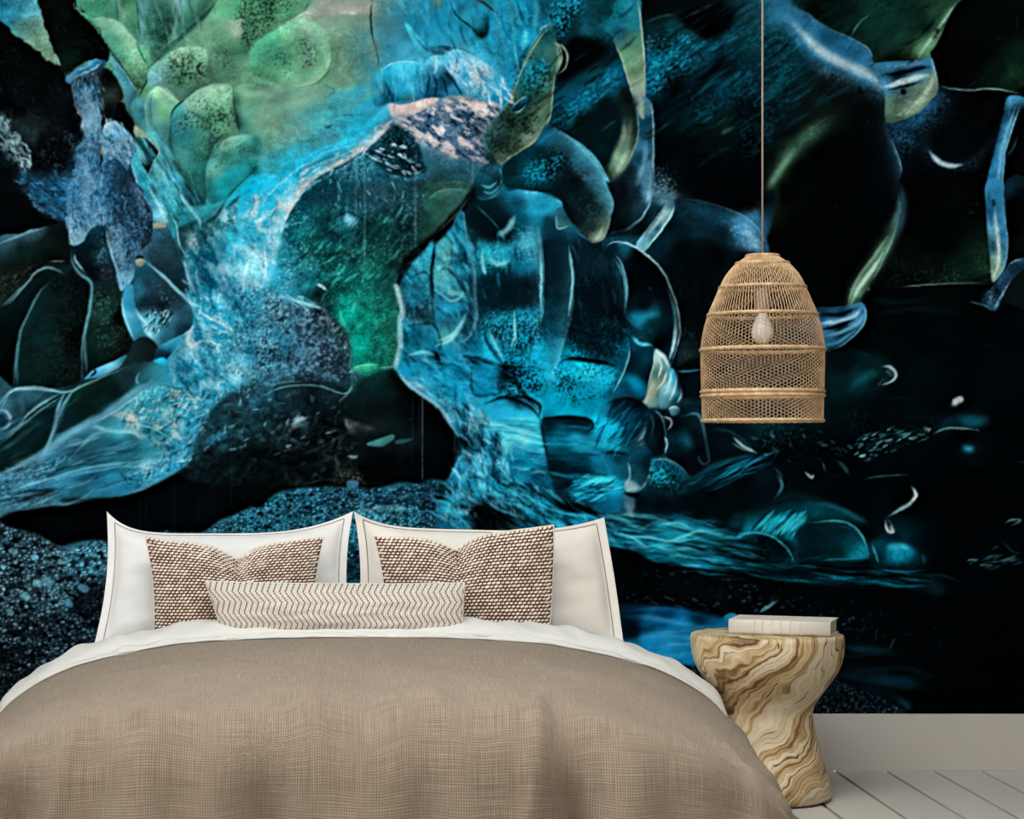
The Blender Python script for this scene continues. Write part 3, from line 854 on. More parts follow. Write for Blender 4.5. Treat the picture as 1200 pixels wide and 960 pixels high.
# right of the bubble
fill(S('300 100 400 60 545 50 545 200 580 330 520 400 400 420 360 380 362 240'), K('360 120 96b070 420 100 7a9c78 500 90 6c9484 380 250 7a9c6c 440 250 5f8c7a 520 200 47808a 540 300 3f7f90 420 380 7ca06c 480 380 5a8f88'), 3, .75)
line(S('330 130 370 200 372 300 345 380'), '5c7a4c', 5, .45, 4)
fill(S('215 70 270 48 360 32 460 36 545 38 545 55 460 68 380 62 280 72 240 88'), K('240 72 c8c890 380 45 dcc8a0 460 60 e8dcb8 520 45 c0b088 300 58 c4a878'), 2, .85)
line(S('390 58 440 62 480 66'), 'fff4dc', 2.6, .7, 1.5)
line(S('170 95 225 66 248 60'), 'e0ecb0', 3, .7, 1.5)
# grey green folds below
fill(S('-20 420 60 440 160 440 300 400 420 430 540 410 540 500 420 580 280 640 160 680 30 720 -20 640'),
     K('20 480 86a860 100 480 7aa068 200 440 8aa880 300 440 6f9480 380 470 4f98a8 480 450 3f9cbc 60 600 74905c 160 560 56909a 280 560 3f98ae 400 540 3a8ea8 480 500 38a0c4 150 640 5f8070'), 3, .8)
line(S('0 640 100 570 200 510 320 470'), '6a7c48', 6, .4, 4)
line(S('320 395 370 430 330 460'), '2f5a5c', 3, .5, 2)
line(S('315 590 340 600 360 585'), '0a2830', 3, .85, 1.5)
line(S('60 470 120 480 150 460'), '44562e', 5, .5, 3)
fill(S('0 630 30 640 40 700 10 720 -20 700 -20 640'), '80bcb0', 2, .7)
fill(S('-20 700 10 720 20 770 10 830 -20 860'), '0e484c', 2, .9)
line(S('200 670 260 660 310 655'), '2c5c58', 3, .6, 2)
line(S('330 560 400 545 520 540'), '20586c', 2, .5, 1.5)
fill(S('20 760 100 700 240 680 360 660 300 700 210 760 120 830 20 880'), K('80 760 3a90a0 240 700 4a98a8 140 800 2f98b4'), 3, .7)
# crack and blue ice to the right of it
line(S('547 0 540 60 540 120 552 190 575 270 580 332'), '0e2a30', 2.2, .9)
line(S('552 100 556 200 584 280'), '7ab0bc', 1.3, .4)
for q in ('528 180 536 186', '575 155 585 175', '655 186 666 190', '690 60 712 76', '695 40 705 50', '760 45 768 52', '580 180 592 184', '425 292 436 298'):
    line(S(q), '14303c', 2.4, .8)
fill(S('600 150 640 60 700 100 740 230 690 290 620 300 585 270'), K('640 120 4a7a90 690 240 5fbade 620 240 3f86a0 700 160 3a7898'), 3, .6)
fill(S('700 110 740 140 790 210 825 250 790 265 750 230'), K('730 140 5ac4e4 790 230 4aa8cc'), 1)
line(S('745 170 790 225 822 245'), '0f3a50', 2, .6)
fill(S('820 225 860 215 920 225 880 260 830 255'), '2c5c74', 1.5, .9)
fill(S('830 0 870 0 860 40 840 40'), '7a7a54', 3, .6)
line(S('904 70 906 130'), '3a4a2c', 4, .8, 2)
line(S('905 90 906 125'), '141c10', 2, .8)
fill(S('985 100 1080 60 1097 120 1082 170 1052 182 1010 140'), K('1040 110 2a7c98 1085 130 0e3844 1050 170 0e3038'), 1.2)
fill(S('930 60 1000 10 1060 30 1080 70 1000 100 960 100'), K('980 60 3fa8d0 1050 60 2f90b8 960 40 2a6c8a'), 1.5, .8)
line(S('905 0 940 70 985 110 1030 150 1062 178'), '0c2c38', 2.2, .8)
line(S('1035 0 1085 25 1132 66'), '2a2c14', 3, .85)
line(S('1045 8 1090 34'), '90883c', 1.2, .7)
line(S('960 110 970 170 995 220'), '0e3c54', 3, .6, 2)
line(S('1070 180 1085 230 1120 260'), '14485f', 4, .5, 3)
line(S('1130 120 1140 180 1190 250'), '5fc4e8', 4, .4, 3)
line(S('1150 80 1170 150 1200 200'), '0f4058', 3, .5, 2)
for q in ('960 35 975 45', '1145 10 1152 22', '1010 80 1022 90', '1180 110 1192 116'):
    line(S(q), '0c3040', 3, .8)
# bulge with a pale brim
fill(S('540 410 560 350 620 310 700 290 780 300 792 350 785 460 720 474 640 482 560 500'), K('600 340 2f88a8 680 310 4fb4dc 720 400 42a4cc 640 420 3590b4 770 430 2f6c90 560 460 2c7898 620 440 1a4a60'), 1)
line(S('580 335 640 300 720 290 785 303'), 'a0dff5', 2, .7)
line(S('600 380 630 440 640 480'), '10384c', 4, .7, 2)
line(S('650 400 660 470'), '184a60', 3, .7, 2)
fill(S('680 470 740 455 780 460 720 478'), '5a5c5c', 1.5, .6)
# big facets above the arch
fill(S('790 300 840 260 880 270 920 350 980 440 860 462 780 460 790 380'), K('850 290 6cc0e0 830 340 35789c 880 380 1c4a66 840 430 24587a 930 430 4a98c0 910 360 142c40'), 1)
for q in ('800 330 815 380 800 450', '830 350 850 400 840 455', '870 350 890 410 900 455', '920 370 950 420 975 455'):
    line(S(q), '0e3048', 2.6, .7, 1.5)
line(S('840 265 850 300 840 350'), 'd0eefa', 3, .7, 2)
fill(S('878 270 960 233 1060 288 1152 360 1195 420 1190 500 1100 482 980 430 922 360'), K('930 270 58b4dc 960 300 74c8ea 1030 300 90c8e0 1040 350 b0d0e0 980 360 4fa8d0 1100 400 4fb0da 1060 440 5ab0d4 1150 440 3a94c0 1000 420 6ab8dc 930 340 8fb8d8'), 1)
fill(S('900 300 960 260 1040 300 1120 380 1100 450 990 400'), 'd8dcec', 3, .55, tex=ridged(9, 5, 3))
line(S('885 265 960 235 1060 288 1150 355'), 'aadff5', 1.6, .7)
line(S('945 250 940 320 925 355'), '2a78a0', 2, .7)
line(S('1060 300 1070 380 1030 420'), 'd8e8f4', 2.4, .7, 1.5)
speck(S('980 420 1100 440 1190 440 1190 500 1060 480'), '0e3a58', .4, 3, .8)
line(S('820 225 900 222 980 238 1060 286'), '16465e', 2, .6)
# pale band of the arch
fill(S('625 490 700 492 800 465 860 465 830 490 760 530 690 556 645 552 622 525'), K('650 510 d0c8cc 720 510 cfc0bc 800 480 d8ccc8 680 545 c0b8c0'), 1)
fill(S('890 462 950 458 1000 478 1080 480 1150 505 1120 540 1040 545 980 520 930 490'), K('940 475 dccfcc 1000 500 e4d4cc 1100 510 c4b8b8 1050 520 dccac4'), 1.2, tex=.45+.55*noise(7, seed=4))
# rocky patch with bright flakes
fill(S('640 556 760 532 850 486 920 466 1080 484 1150 510 1072 610 1060 680 1092 722 1082 765 960 752 850 702 760 662 700 604'), K('700 570 40607a 800 560 6f8098 900 520 8f9cb0 1000 560 8a93a8 1050 640 9c98a0 950 660 70809a 860 660 4a6480 1080 740 50687c 780 620 3a5470'), 1)
d1, de, rc = cells(6.0, 3, .7)
fill(S('640 556 760 532 850 486 920 466 1080 484 1150 510 1072 610 1060 680 1092 722 1082 765 960 752 850 702 760 662 700 604'), '10304a', 2, .85, tex=np.clip(1.1-de*4.2, 0, 1)*(.45+.7*noise(9, seed=2)))
fill(S('700 570 850 500 1060 500 1060 700 900 720 780 650'), 'd8d0d4', 2, .6, tex=np.clip(rc*2.6-1.5, 0, 1)*np.clip(de*3, 0, 1))
line(S('1020 540 1022 600'), 'e8dcd8', 3, .6, 2)
line(S('960 752 1030 745 1082 770'), '2a4a5c', 3, .6, 2)
# dark rock under the arch
fill(S('612 590 700 600 760 660 785 760 792 810 700 835 600 805 495 712 560 650'), K('620 640 0c2430 680 700 0a1c28 740 740 0e2836 640 780 12303e 580 720 102c3a'), 1.5)
speck(S('560 650 700 610 780 720 780 820 620 800'), '3f6c80', .3, 2.6, .7)
for q in ('500 712 540 740 600 765', '600 765 640 780 690 800', '690 800 740 815 790 798', '630 685 650 680 664 692', '668 690 690 690 712 700', '530 780 545 790', '570 818 590 828', '612 840 632 846', '580 650 590 660', '720 745 738 748', '625 820 670 835'):
    line(S(q), 'c0e0ee', 3, .85, 1.2, tex=.3+.7*noise(3, seed=6))
line(S('625 825 650 838 675 832'), '9ccce4', 5, .8, 1.2)
# blue face below
fill(S('340 800 500 715 600 800 700 835 790 815 790 970 190 970 240 880'), K('420 780 2a5c70 500 780 2c6074 560 860 1e4c60 460 880 1f5266 350 900 12404e 700 880 1c4456 640 920 16384a 300 940 124050 760 900 22485a'), 2)
speck(S('340 800 500 715 600 800 700 835 790 815 790 970 300 970'), '5f94a8', .28, 2.4, .6)
speck(S('340 800 500 715 600 800 700 835 790 815 790 970 300 970'), '08222e', .3, 2.8, .6, seed=9)
# teal at the right
fill(S('790 870 850 790 960 752 1080 770 1050 850 1020 900 960 970 790 970'), K('850 820 1c3a40 950 800 244858 1030 800 2a5460 860 900 224c46 960 900 28524a 820 950 1c403c'), 2, .9)
edge(S('800 920 860 870 940 850 1005 862'), '5a8a78', 4, 1, .35)
# the bright rim
fill(S('620 490 540 560 470 640 380 672 290 702 205 765 100 840 -20 900 -20 970 110 970 160 900 205 862 225 800 300 760 400 720 490 670 560 600 620 560'), K('600 520 50a8c8 520 590 3a9cbe 470 650 54acc8 380 690 4aa8cc 260 730 38a0c8 120 850 30b0d8 0 930 1fa8d8 210 800 2a88a8 90 940 3fb8dc 320 735 2f88a8'), 1.2)
line(S('210 770 206 830 215 860'), '12485c', 3, .7, 1.5)
line(S('240 760 330 715 430 690 480 670'), '8ad0e8', 2.6, .7, 1.5)
line(S('260 775 340 742 400 738'), '0e4258', 2, .7)
fill(S('612 583 560 600 490 680 430 720 350 760 262 790 218 838 212 890 185 970 108 970 150 900 200 868 222 800 330 756 420 722 490 672 545 612'), K('590 595 d8c8cc 520 640 c8b8bc 440 712 dcd4d8 340 770 c8bcc0 250 805 ccbcc0 210 870 a0c4d4 140 950 7cc4e0'), .8, tex=.6+.4*noise(5, seed=12))
speck(S('300 770 440 700 560 620 612 583 490 690 350 780'), '8a8890', .3, 2, .5)
for x, y0, y1, a in ((470, 790, 960, .5), (512, 800, 960, .6), (752, 650, 960, .5), (1018, 500, 880, .35), (1020, 760, 880, .5), (395, 900, 960, .3)):
    line([(x, y0), (x, y1)], '9cc4dc', 2.2, a, 1.6, 1)

# ================= upper middle right: blade and domes (tile 600,0)
Z(600, 0, 4)
line(S('20 0 40 60 70 130'), '0e4058', 3, .7, 2)
line(S('70 0 90 70 80 130'), '0f4660', 4, .5, 3)
line(S('110 0 118 60 105 150'), '5ac4e4', 5, .6, 3)
line(S('66 140 66 190 52 240'), '6adcf8', 6, .8, 3)
line(S('40 60 20 100 10 140'), '10506c', 4, .6, 3)
line(S('10 180 20 260 35 330'), '5ac8ec', 3, .7, 1.5)
fill(S('0 330 40 350 20 420 -10 460'), '3a94b4', 2, .8)
fill(S('40 240 90 220 70 300 40 330'), '1c5870', 2, .7)
line(S('130 150 150 130 185 115'), '8fd4e8', 1.6, .7)
# dark mass
fill(S('330 -20 1220 -20 1220 980 640 980 300 640 160 600 190 440 205 350 260 260 330 100'), K('380 60 12404c 360 140 164858 450 150 14505f 300 240 050c10 350 220 04090c 430 260 0c2430 420 200 0c2a38 470 340 145068 400 380 12485c 330 480 145470 240 560 0c3442 350 560 08181e 420 520 081a1e 700 60 0a2026 680 150 0e2c30 760 140 103c48 850 140 16424e 800 230 165468 700 300 16607c 650 380 12506a 900 230 14506a 820 320 0e3848 930 110 041014 980 80 03090c 860 60 06100f 1060 60 103640 1100 30 1c4a54 1000 180 124456 1100 200 0a2c3a 1000 300 061820 1100 320 08283a 900 400 08222e 1000 420 0c3448 800 450 04121a 760 420 030a0e 700 540 05161e 850 560 062430 1000 600 0a2622 950 650 08201e 1100 500 05141c 800 700 03090e 900 800 020608 1050 800 020608 750 800 04101a 700 880 14303e 1150 700 02060a'), 2)
speck(S('640 200 760 160 900 160 960 220 820 320 680 450 630 430'), '2f9ac0', .4, 2.4, .8, ang=-35, st=1.6)
speck(S('340 420 520 300 520 360 420 470 220 600 200 560'), '2a90b4', .42, 2.4, .8, ang=-35, st=1.6)
speck(S('340 120 480 130 500 260 440 240 330 180'), '237c98', .35, 2.4, .7, ang=-35, st=1.6)
speck(S('900 230 1060 110 1170 60 1170 120 960 280'), '246c84', .35, 2.4, .7, ang=-35, st=2.2)
speck(S('880 470 1170 300 1170 400 900 600 840 560'), '1c6484', .34, 2.4, .7, ang=-35, st=2.2)
speck(S('640 200 960 180 960 300 640 460'), '041016', .3, 2.4, .8, seed=6, ang=-35, st=2)
fill(S('280 185 380 190 452 225 400 290 300 350 210 400 240 300'), K('330 240 03070a 240 370 040c10 420 240 05090c'), 3)
fill(S('780 80 860 50 1040 40 1020 130 925 192 850 150'), K('900 110 020506 1000 70 03080a'), 3)
fill(S('600 0 720 0 850 10 760 60 650 100 615 60'), '050b0c', 4, .8)
for q in ('800 90 900 40 960 10', '950 75 1000 40 1010 20', '870 20 930 10', '620 110 700 80 760 70', '940 240 1000 200 1100 160 1150 130', '880 580 920 560 945 540', '980 630 1020 610 1045 600', '905 690 960 660'):
    line(S(q), '3f7684', 3, .55, 2, tex=.3+.7*noise(4, seed=6))
line(S('980 630 1010 615 1040 602'), '5a9080', 5, .5, 3)
for q in ('640 170 650 180', '632 195 640 205', '650 208 660 215', '635 232 645 240', '655 190 664 198', '640 215 646 224'):
    line(S(q), 'b8b0b8', 3.2, .8, 1.5)
line(S('820 400 840 450 850 480'), '4a6878', 2, .5, 1.5, tex=noise(3, seed=6))
speck(S('660 700 760 780 800 900 700 920 665 860'), '7aa8c4', .4, 2.2, .85)
speck(S('660 480 900 600 1100 800 700 900'), '1c3444', .2, 2.2, .7)
# speckled blue patch
fill(S('175 30 230 -10 330 -10 322 60 280 150 215 205 190 110'), K('230 50 165468 290 60 103c4c 220 140 0c2a38 300 20 0e3444'), 1)
speck(S('175 30 240 0 330 0 310 80 230 180 195 110'), '36b4dc', .42, 2.6, .85)
speck(S('175 30 240 0 330 0 310 80 230 180 195 110'), '030a0e', .3, 2.6, .85, seed=6)
# olive fin
fill(S('185 115 203 180 222 245 232 300 207 350 190 440 162 560 152 622 80 690 -10 745 -10 470 40 360 72 275 110 190'), K('150 180 2a5a5c 180 140 1c4c58 100 330 1c6878 130 380 1f7c94 60 320 34605c 190 260 3f6a4c 200 320 5c8050 170 420 2c4a38 100 460 1c443e 60 560 22483c 140 560 4a5c34 140 605 98a050 40 660 3f5a34 20 715 84903f 80 670 707c38 20 430 4a6058 0 520 1c3830'), .8)
speck(S('80 280 180 200 190 320 120 420 70 420 60 330'), '36a8cc', .36, 2.8, .85)
speck(S('20 300 200 200 190 400 140 600 0 720 0 480'), '07120e', .4, 2.4, .8, seed=6)
line(S('185 118 206 190 224 255'), 'a8b890', 1.4, .7)
line(S('205 215 240 220 262 262 250 320 212 350'), 'a0b48c', 2, .8)
line(S('215 240 225 290 208 345'), '90a468', 3, .6, 1.5)
line(S('205 352 190 440 163 560 150 605'), 'b0bc80', 1.6, .8)
line(S('158 580 130 635 70 690 0 742'), 'b4b860', 3.5, .75, 1.6, tex=.4+.6*noise(4, seed=6))
line(S('185 112 120 175 70 270 40 350 0 450'), '6a8c80', 1.8, .6)
line(S('0 495 40 480 76 452 70 500 30 528 0 520'), 'a8bcb0', 1.6, .7)
fill(S('5 495 45 482 70 465 62 498 30 518'), '0e3038', 1, .9)
# blade
fill(S('400 -10 592 -10 606 100 620 250 627 455 592 475 570 460 540 360 510 260 480 190 430 110'), K('440 40 0e3c48 500 60 1c6878 560 40 2c7c90 560 120 2a7486 500 150 20607c 520 200 3a6c70 560 200 507860 540 250 66884e 580 300 8fa852 590 390 aab860 560 330 7a9048 605 445 90a490 575 450 7a9088'), .8)
line(S('520 230 560 200 590 170'), '1a3c3c', 4, .6, 2.5)
line(S('480 90 540 60 580 20'), '0e3a46', 3, .6, 2)
line(S('592 0 606 100 620 250 626 440'), 'c4d4b8', 1.5, .85)
line(S('478 190 512 270 542 362 572 458'), 'd0dc90', 1.6, .8)
speck(S('500 180 600 160 620 420 570 440 530 320'), '4c6024', .22, 2, .6)
# what hangs below the blade
fill(S('575 465 630 462 656 520 666 620 663 900 640 980 470 980 480 862 545 770 582 680 592 600'), K('600 490 5a7c88 610 580 1c4c6c 600 650 2c6880 560 760 183c50 520 860 12303e 620 720 5480a4 600 800 40688c 640 760 3a6484 560 900 12283a 630 900 2a4c68 650 620 3c6078'), .9)
fill(S('578 470 612 470 618 540 600 590 588 560'), K('595 490 8098a0 600 540 98a070 600 575 b4b480'), 1.2)
line(S('628 465 652 520 664 620 662 760 660 900'), '84c0d8', 1.8, .9)
line(S('632 640 622 720 600 790'), 'a0c0e0', 5, .65, 3)
line(S('640 860 635 930 620 970'), 'a0d8f0', 6, .7, 3)
line(S('580 610 570 700 530 790 480 870'), '08161e', 4, .6, 2.5)
fill(S('520 410 562 450 586 530 587 640 552 740 482 842 440 832 470 742 512 640 530 560 500 480'), K('540 450 0f1c18 560 540 1c3028 570 620 1c3a34 540 640 6a7c5c 530 690 5a7048 500 740 8a9c5c 480 790 586c40 450 820 2a3c30 520 560 22382c'), 1.6)
line(S('530 560 525 640 520 700'), '9aa480', 4, .45, 3)
line(S('540 690 520 750 490 790'), 'b4c080', 5, .6, 3)
line(S('562 450 587 530 588 640 555 740 482 846'), '7a98a0', 1.6, .7)
# first dome
fill(S('160 590 262 640 380 728 442 820 472 900 482 980 250 980 180 920 60 895 -20 890 -20 742 80 690'), K('200 640 1c5068 300 690 2a5c74 380 770 2c5468 440 860 3c7088 300 800 081820 220 820 08161e 120 780 0e4454 60 830 125468 20 780 0c2c38 300 920 07141c 400 920 102c38 150 700 0e3040 460 930 3a6c80'), .8)
speck(S('40 800 160 720 280 720 200 800 100 880 20 880'), '28a0c0', .38, 2.5, .8, ang=-35, st=1.5)
edge(S('160 588 262 638 380 726 442 820 474 905 482 975'), '5aa0bc', 7, 1, .6, core=.8)
line(S('260 760 310 820 340 860'), '6a94a4', 4, .35, 3, tex=noise(4, seed=6))
# ================= upper right: black lobes with lit ridges (tile 900,0)
Z(900, 0, 4)
Z(900, 0, 4)
fill(S('-60 -20 60 -20 130 110 220 230 330 290 440 340 520 390 555 480 562 580 600 700 630 800 636 900 632 980 610 1060 592 1100 530 1240 480 1350 440 1425 330 1442 230 1446 40 1240 -10 1100 -20 960'), K('20 60 1c4456 40 160 0a2630 120 200 0c2e38 40 290 0e404e 120 280 0c3440 60 400 0a242c 160 360 0a2a34 240 330 20384a 250 400 101a17 340 380 1c2e30 340 460 121c18 420 430 182830 440 520 060b0e 480 420 243c4a 300 540 121f18 200 560 0e1a18 200 640 1a2c20 100 600 08181c 30 620 06141a 20 760 0a1612 100 700 223828 60 800 2c442c 10 890 4a6a3c 80 900 050a09 140 800 060c0a 250 720 030608 400 700 03070a 550 780 06101a 500 650 050a0e 560 900 060e18 300 900 020507 200 1100 020607 400 1000 03080b 520 1060 050b0e 300 1250 020506 450 1200 04080a 560 1150 14241e 350 1350 060c0a 250 1380 050b0c 420 1380 24381f 100 1200 02070a'), 1, bev=0)
for q, c_, w_, a_ in (('0 320 60 270 130 230', '2a7c98', 6, .6), ('0 450 90 390 200 345', '1c5c74', 8, .5), ('0 400 60 370 150 330', '0a2028', 5, .6), ('0 920 50 810 130 700 240 600 310 560', '7ca060', 12, .5), ('0 900 40 830 90 760', 'b0cc88', 5, .55), ('210 320 300 350 380 380', '6a94a8', 8, .35), ('120 180 140 200 160 230', '88b0c4', 4, .4)):
    line(S(q), c_, w_, a_, w_*.6, 1, tex=.35+.65*grain(2.0, -35, 2, 3))
speck(S('200 350 440 380 540 500 470 560 300 480'), '050a0c', .4, 2.4, .8)
speck(S('280 600 480 560 540 640 400 680'), '3f6074', .15, 2.4, .8)
edge(S('556 480 562 580 600 700 630 800 634 960'), '5a9cc8', 9, 1, .55)
line(S('555 470 562 580 600 700 630 800 633 960'), 'a8d4e8', 1.8, .9)
# upper facet
fill(S('50 -10 140 -10 200 70 280 130 400 188 470 230 498 295 440 312 350 270 250 200 180 130 120 90'), K('100 20 1a4058 200 100 3a6c90 300 180 1c4660 420 240 2a587c 470 280 3f7498 350 230 245072 150 60 3a6480'), .8)
line(S('145 0 200 68 280 128 400 186 470 228 498 290'), 'a0c4d4', 1.5, .85)
line(S('205 95 230 115'), '90c4e0', 4, .6, 2)
# bright ridge
line(S('10 0 60 50 120 105 180 180 240 240 330 290 430 335 510 385 548 450'), '5a94c4', 20, .6, 10, 1, tex=.4+.6*grain(2.2, 35, 2, 3))
line(S('120 105 180 170 240 235 320 285 400 320 480 360 530 410'), 'd8eef8', 9, .85, 5, 1)
line(S('130 190 145 210'), 'a0c8dc', 4, .6, 2)
line(S('185 200 200 240'), 'a8d0e4', 4, .6, 2)
speck(S('180 170 340 280 540 380 540 440 400 340 240 260'), '0e1c28', .28, 2, .7)
# green pane
fill(S('150 -10 925 -10 862 110 792 210 762 270 690 282 500 296 492 240 400 185 280 130 200 70'), K('300 60 0a1c1a 400 120 10302a 500 80 143a32 600 120 184034 550 200 1a3c30 640 220 20402c 700 100 143428 800 60 2c4c2c 720 240 6a8844 600 270 16281c 250 40 081412'), .8, bev=.2)
for q in ('390 170 430 110 480 70', '400 140 450 95', '520 30 560 20', '680 105 690 95', '735 45 750 50', '650 30 660 20'):
    line(S(q), '5a9080', 2.2, .55, 1.4)
speck(S('500 200 680 220 690 280 500 290'), '0a140c', .4, 2.2, .8)
line(S('905 0 850 80 790 170 730 230 700 275'), 'a4c460', 13, .7, 4, 1, tex=.35+.65*noise(6, seed=6))
line(S('880 20 830 90 760 190 705 270'), 'd8f09c', 3, .8, 1.6)
fill(S('770 160 800 120 840 110 820 150 780 185'), '060d08', 1.5, .85, tex=.2+.8*noise(4, seed=3))
line(S('922 0 862 112 790 215 764 262'), 'b8cca8', 1.5, .85)
fill(S('925 -10 1220 -10 1220 440 1050 420 800 405 765 265 792 210'), K('1000 60 050c0a 1100 120 06100e 1060 40 08130f 1150 340 1e3c22 1190 380 14280f 1080 320 0e2018 900 300 040807 1000 250 060b08 1190 300 16301c'), .9, bev=0)
for q in ('820 380 840 390', '935 410 960 395', '1000 375 1015 365', '960 395 975 385', '905 410 915 405', '1075 185 1090 180', '920 295 930 300', '1170 80 1172 140', '985 355 1000 352', '860 375 870 380'):
    line(S(q), '98a888', 2.4, .7, 1.3)
fill(S('1190 310 1220 310 1220 440 1185 440'), '2c4a1c', 3, .7)
# lower right lobe
fill(S('560 575 700 530 770 470 800 405 900 425 1050 420 1150 432 1220 450 1220 980 634 980 630 800 600 700'), K('620 640 16344c 700 570 1c4468 640 720 0a1826 780 480 2a5474 850 480 0a1420 820 560 081420 740 620 0c1c2a 800 640 050a10 900 600 04080c 1000 600 05090e 950 500 04070a 1050 500 050a10 1000 450 020406 850 700 0a1420 850 800 05090e 720 850 03060a 1000 850 03060a 1180 600 040a0e 1160 800 05090e'), .8, bev=0)
speck(S('580 590 780 470 860 520 740 640 620 760'), '4a80a8', .36, 2.2, .75)
speck(S('700 560 1050 500 1040 900 700 950'), '2c3c48', .13, 2.4, .8)
speck(S('940 850 1040 800 1040 960 960 960'), '8098a4', .2, 2.6, .8, ang=80, st=2)
line(S('735 640 750 700 780 750 850 782 930 775 1000 730 1060 640'), '4a88b8', 13, .55, 7, 1, tex=.3+.7*grain(2.2, 0, 1, 5))
line(S('755 705 790 755 850 780 915 775'), 'c4e4f4', 5, .85, 2.5, 1, tex=.35+.65*grain(2.0, 0, 1, 7))
# box
fill(S('500 300 690 285 765 270 788 340 797 420 770 470 700 530 560 577 552 440 530 370'), K('560 310 3a6e94 700 300 2f5c80 750 300 3a6888 600 370 1a3850 560 400 5088a8 720 380 5a8ca0 640 430 4a6468 700 440 68806c 740 420 90a474 600 500 5a7458 680 510 b4c474 600 550 68804c 770 390 8aa488'), .8)
line(S('520 320 600 312 700 302 752 292'), '88b4d0', 4, .6, 2, tex=grain(2, 0, 1, 5))
line(S('540 355 620 345 700 325 760 318'), '07121c', 5, .8, 2.5)
line(S('548 410 620 390 690 368 755 358'), 'c8e8f4', 6, .85, 2.5)
line(S('560 425 640 408 720 385'), '0c1c28', 3, .8, 1.5)
line(S('775 350 765 400 720 460 660 520'), 'd4dc98', 4, .7, 2)
line(S('600 545 680 510 760 455'), '90c0d8', 5, .7, 2, tex=grain(2.2, -30, 1.5, 5))
line(S('690 285 700 296'), 'd4e89c', 6, .8, 2)
line(S('762 268 785 340 797 415'), '98bccc', 1.8, .85)
fill(S('622 425 640 420 650 440 628 445'), '0a1820', 1, .8)
line(S('560 570 600 590 640 580'), '4a80a0', 6, .6, 3, tex=grain(2.2, 0, 1, 5))
line(S('798 402 850 418 940 424 1050 419 1130 430 1200 446'), '84b0bc', 1.6, .85)
line(S('800 440 840 470 870 480'), '5f98bc', 8, .5, 5, tex=grain(2.2, 0, 1, 5))
# pillar
fill(S('1120 462 1160 450 1210 470 1180 540 1142 620 1112 720 1100 850 1112 980 1022 980 1030 850 1060 720 1090 600 1108 520'), K('1140 480 4a84ac 1110 520 2a5880 1160 520 16304a 1120 600 3f7cac 1090 660 2a5a88 1080 760 3f80b0 1100 680 6aacd0 1060 850 2c6490 1060 940 3a78a8 1090 900 5090bc'), .9)
line(S('1165 500 1130 590 1098 700 1085 800 1080 950'), 'a8d8f0', 4, .7, 2)
line(S('1190 480 1165 545 1135 640 1112 730 1102 850 1110 955'), '8cc0dc', 1.8, .8)
line(S('1125 470 1105 560 1070 690 1045 800'), '04080c', 4, .6, 3)
line(S('1120 740 1150 700 1170 640'), '3a6480', 3, .6, 2)

# ================= middle right (tile 900,220)
Z(900, 220, 4)
speck(S('150 300 400 200 450 350 300 520 180 500'), '1c3028', .12, 2.4, .8)
line(S('622 10 604 150 562 245 505 335 440 425 402 500 385 552'), '6a9878', 17, .62, 7, 1)
line(S('560 230 510 310 440 405 400 480 378 548'), 'dcecA8'.lower(), 4, .85, 2, 1)
line(S('632 0 626 110 592 222 530 362 480 470 440 543'), 'a0b8ac', 1.6, .85)
line(S('628 20 615 110 580 190'), '7ab0c8', 6, .5, 3)
line(S('310 80 335 115'), '8ab4c8', 3, .6, 1.8)
line(S('350 70 400 40'), '284858', 5, .5, 3)
line(S('-5 70 10 30 20 0'), 'c0dca0', 5, .7, 3)
fill(S('480 480 560 330 625 110 640 -20 1030 -20 1035 200 1045 330 1055 445 900 455 700 462'), K('700 100 03070a 900 60 04090c 800 250 040a09 620 350 08140e 750 380 0c1c14 900 380 10281a 1000 380 1c3820 1020 330 203a28 700 440 050b08 1000 440 0e1a0f 560 430 060d0a'), 1, bev=0)
speck(S('560 330 900 300 1040 330 1040 440 520 460'), '5a7054', .1, 2.4, .9)
speck(S('800 30 1030 0 1030 150 900 120'), '708898', .16, 2.6, .85, ang=70, st=1.6)
fill(S('1022 -20 1106 -20 1112 120 1127 250 1117 350 1082 420 1052 440 1042 330 1030 200'), K('1060 20 3f80b0 1040 100 2a5c88 1090 80 4888b4 1075 200 6aa4c0 1105 200 3870a0 1050 280 2c5468 1080 330 8cb0a0 1070 400 a0b48c 1110 320 3f78a0 1050 380 506c48'), .9)
line(S('1062 80 1072 180 1082 280 1080 360 1060 425'), 'd4ecec', 4, .85, 2)
line(S('1106 0 1112 120 1126 250 1116 350 1084 418 1050 440'), '7cb4d8', 2.2, .8)
line(S('1040 0 1040 90 1052 180'), '04080c', 3, .5, 2, tex=grain(2.2, 80, 2, 5))
fill(S('1050 60 1065 58 1068 85 1052 88'), '0c2030', 1, .8)
fill(S('1112 -20 1220 -20 1220 310 1130 360 1127 250'), K('1160 60 03070b 1120 20 16344c 1180 250 0c1610 1160 180 040807'), 1, bev=0)
line(S('480 490 560 478 700 461 850 452 960 450 1045 456'), '708c80', 1.6, .75)
fill(S('440 545 480 480 700 464 1045 456 1000 520 1220 600 1220 980 600 980 270 780 400 700 455 640'), K('600 560 02080a 800 520 030c0e 1000 600 02070a 700 700 02070b 1100 700 030a0e 900 800 030a10 1100 880 051218 620 800 030c10 700 880 061a1e'), 1, bev=0)
for q in ('480 520 600 540 760 520', '500 600 700 570 900 590', '720 690 860 650', '480 660 640 620'):
    line(S(q), '0a2a30', 5, .5, 3)
fill(S('1220 322 1130 368 1062 458 1000 530 1060 580 1092 540 1142 440 1220 362'), K('1180 360 1c3850 1100 440 2c4c6c 1050 530 3a6888 1060 480 1a3048 1020 520 14283c'), .8)
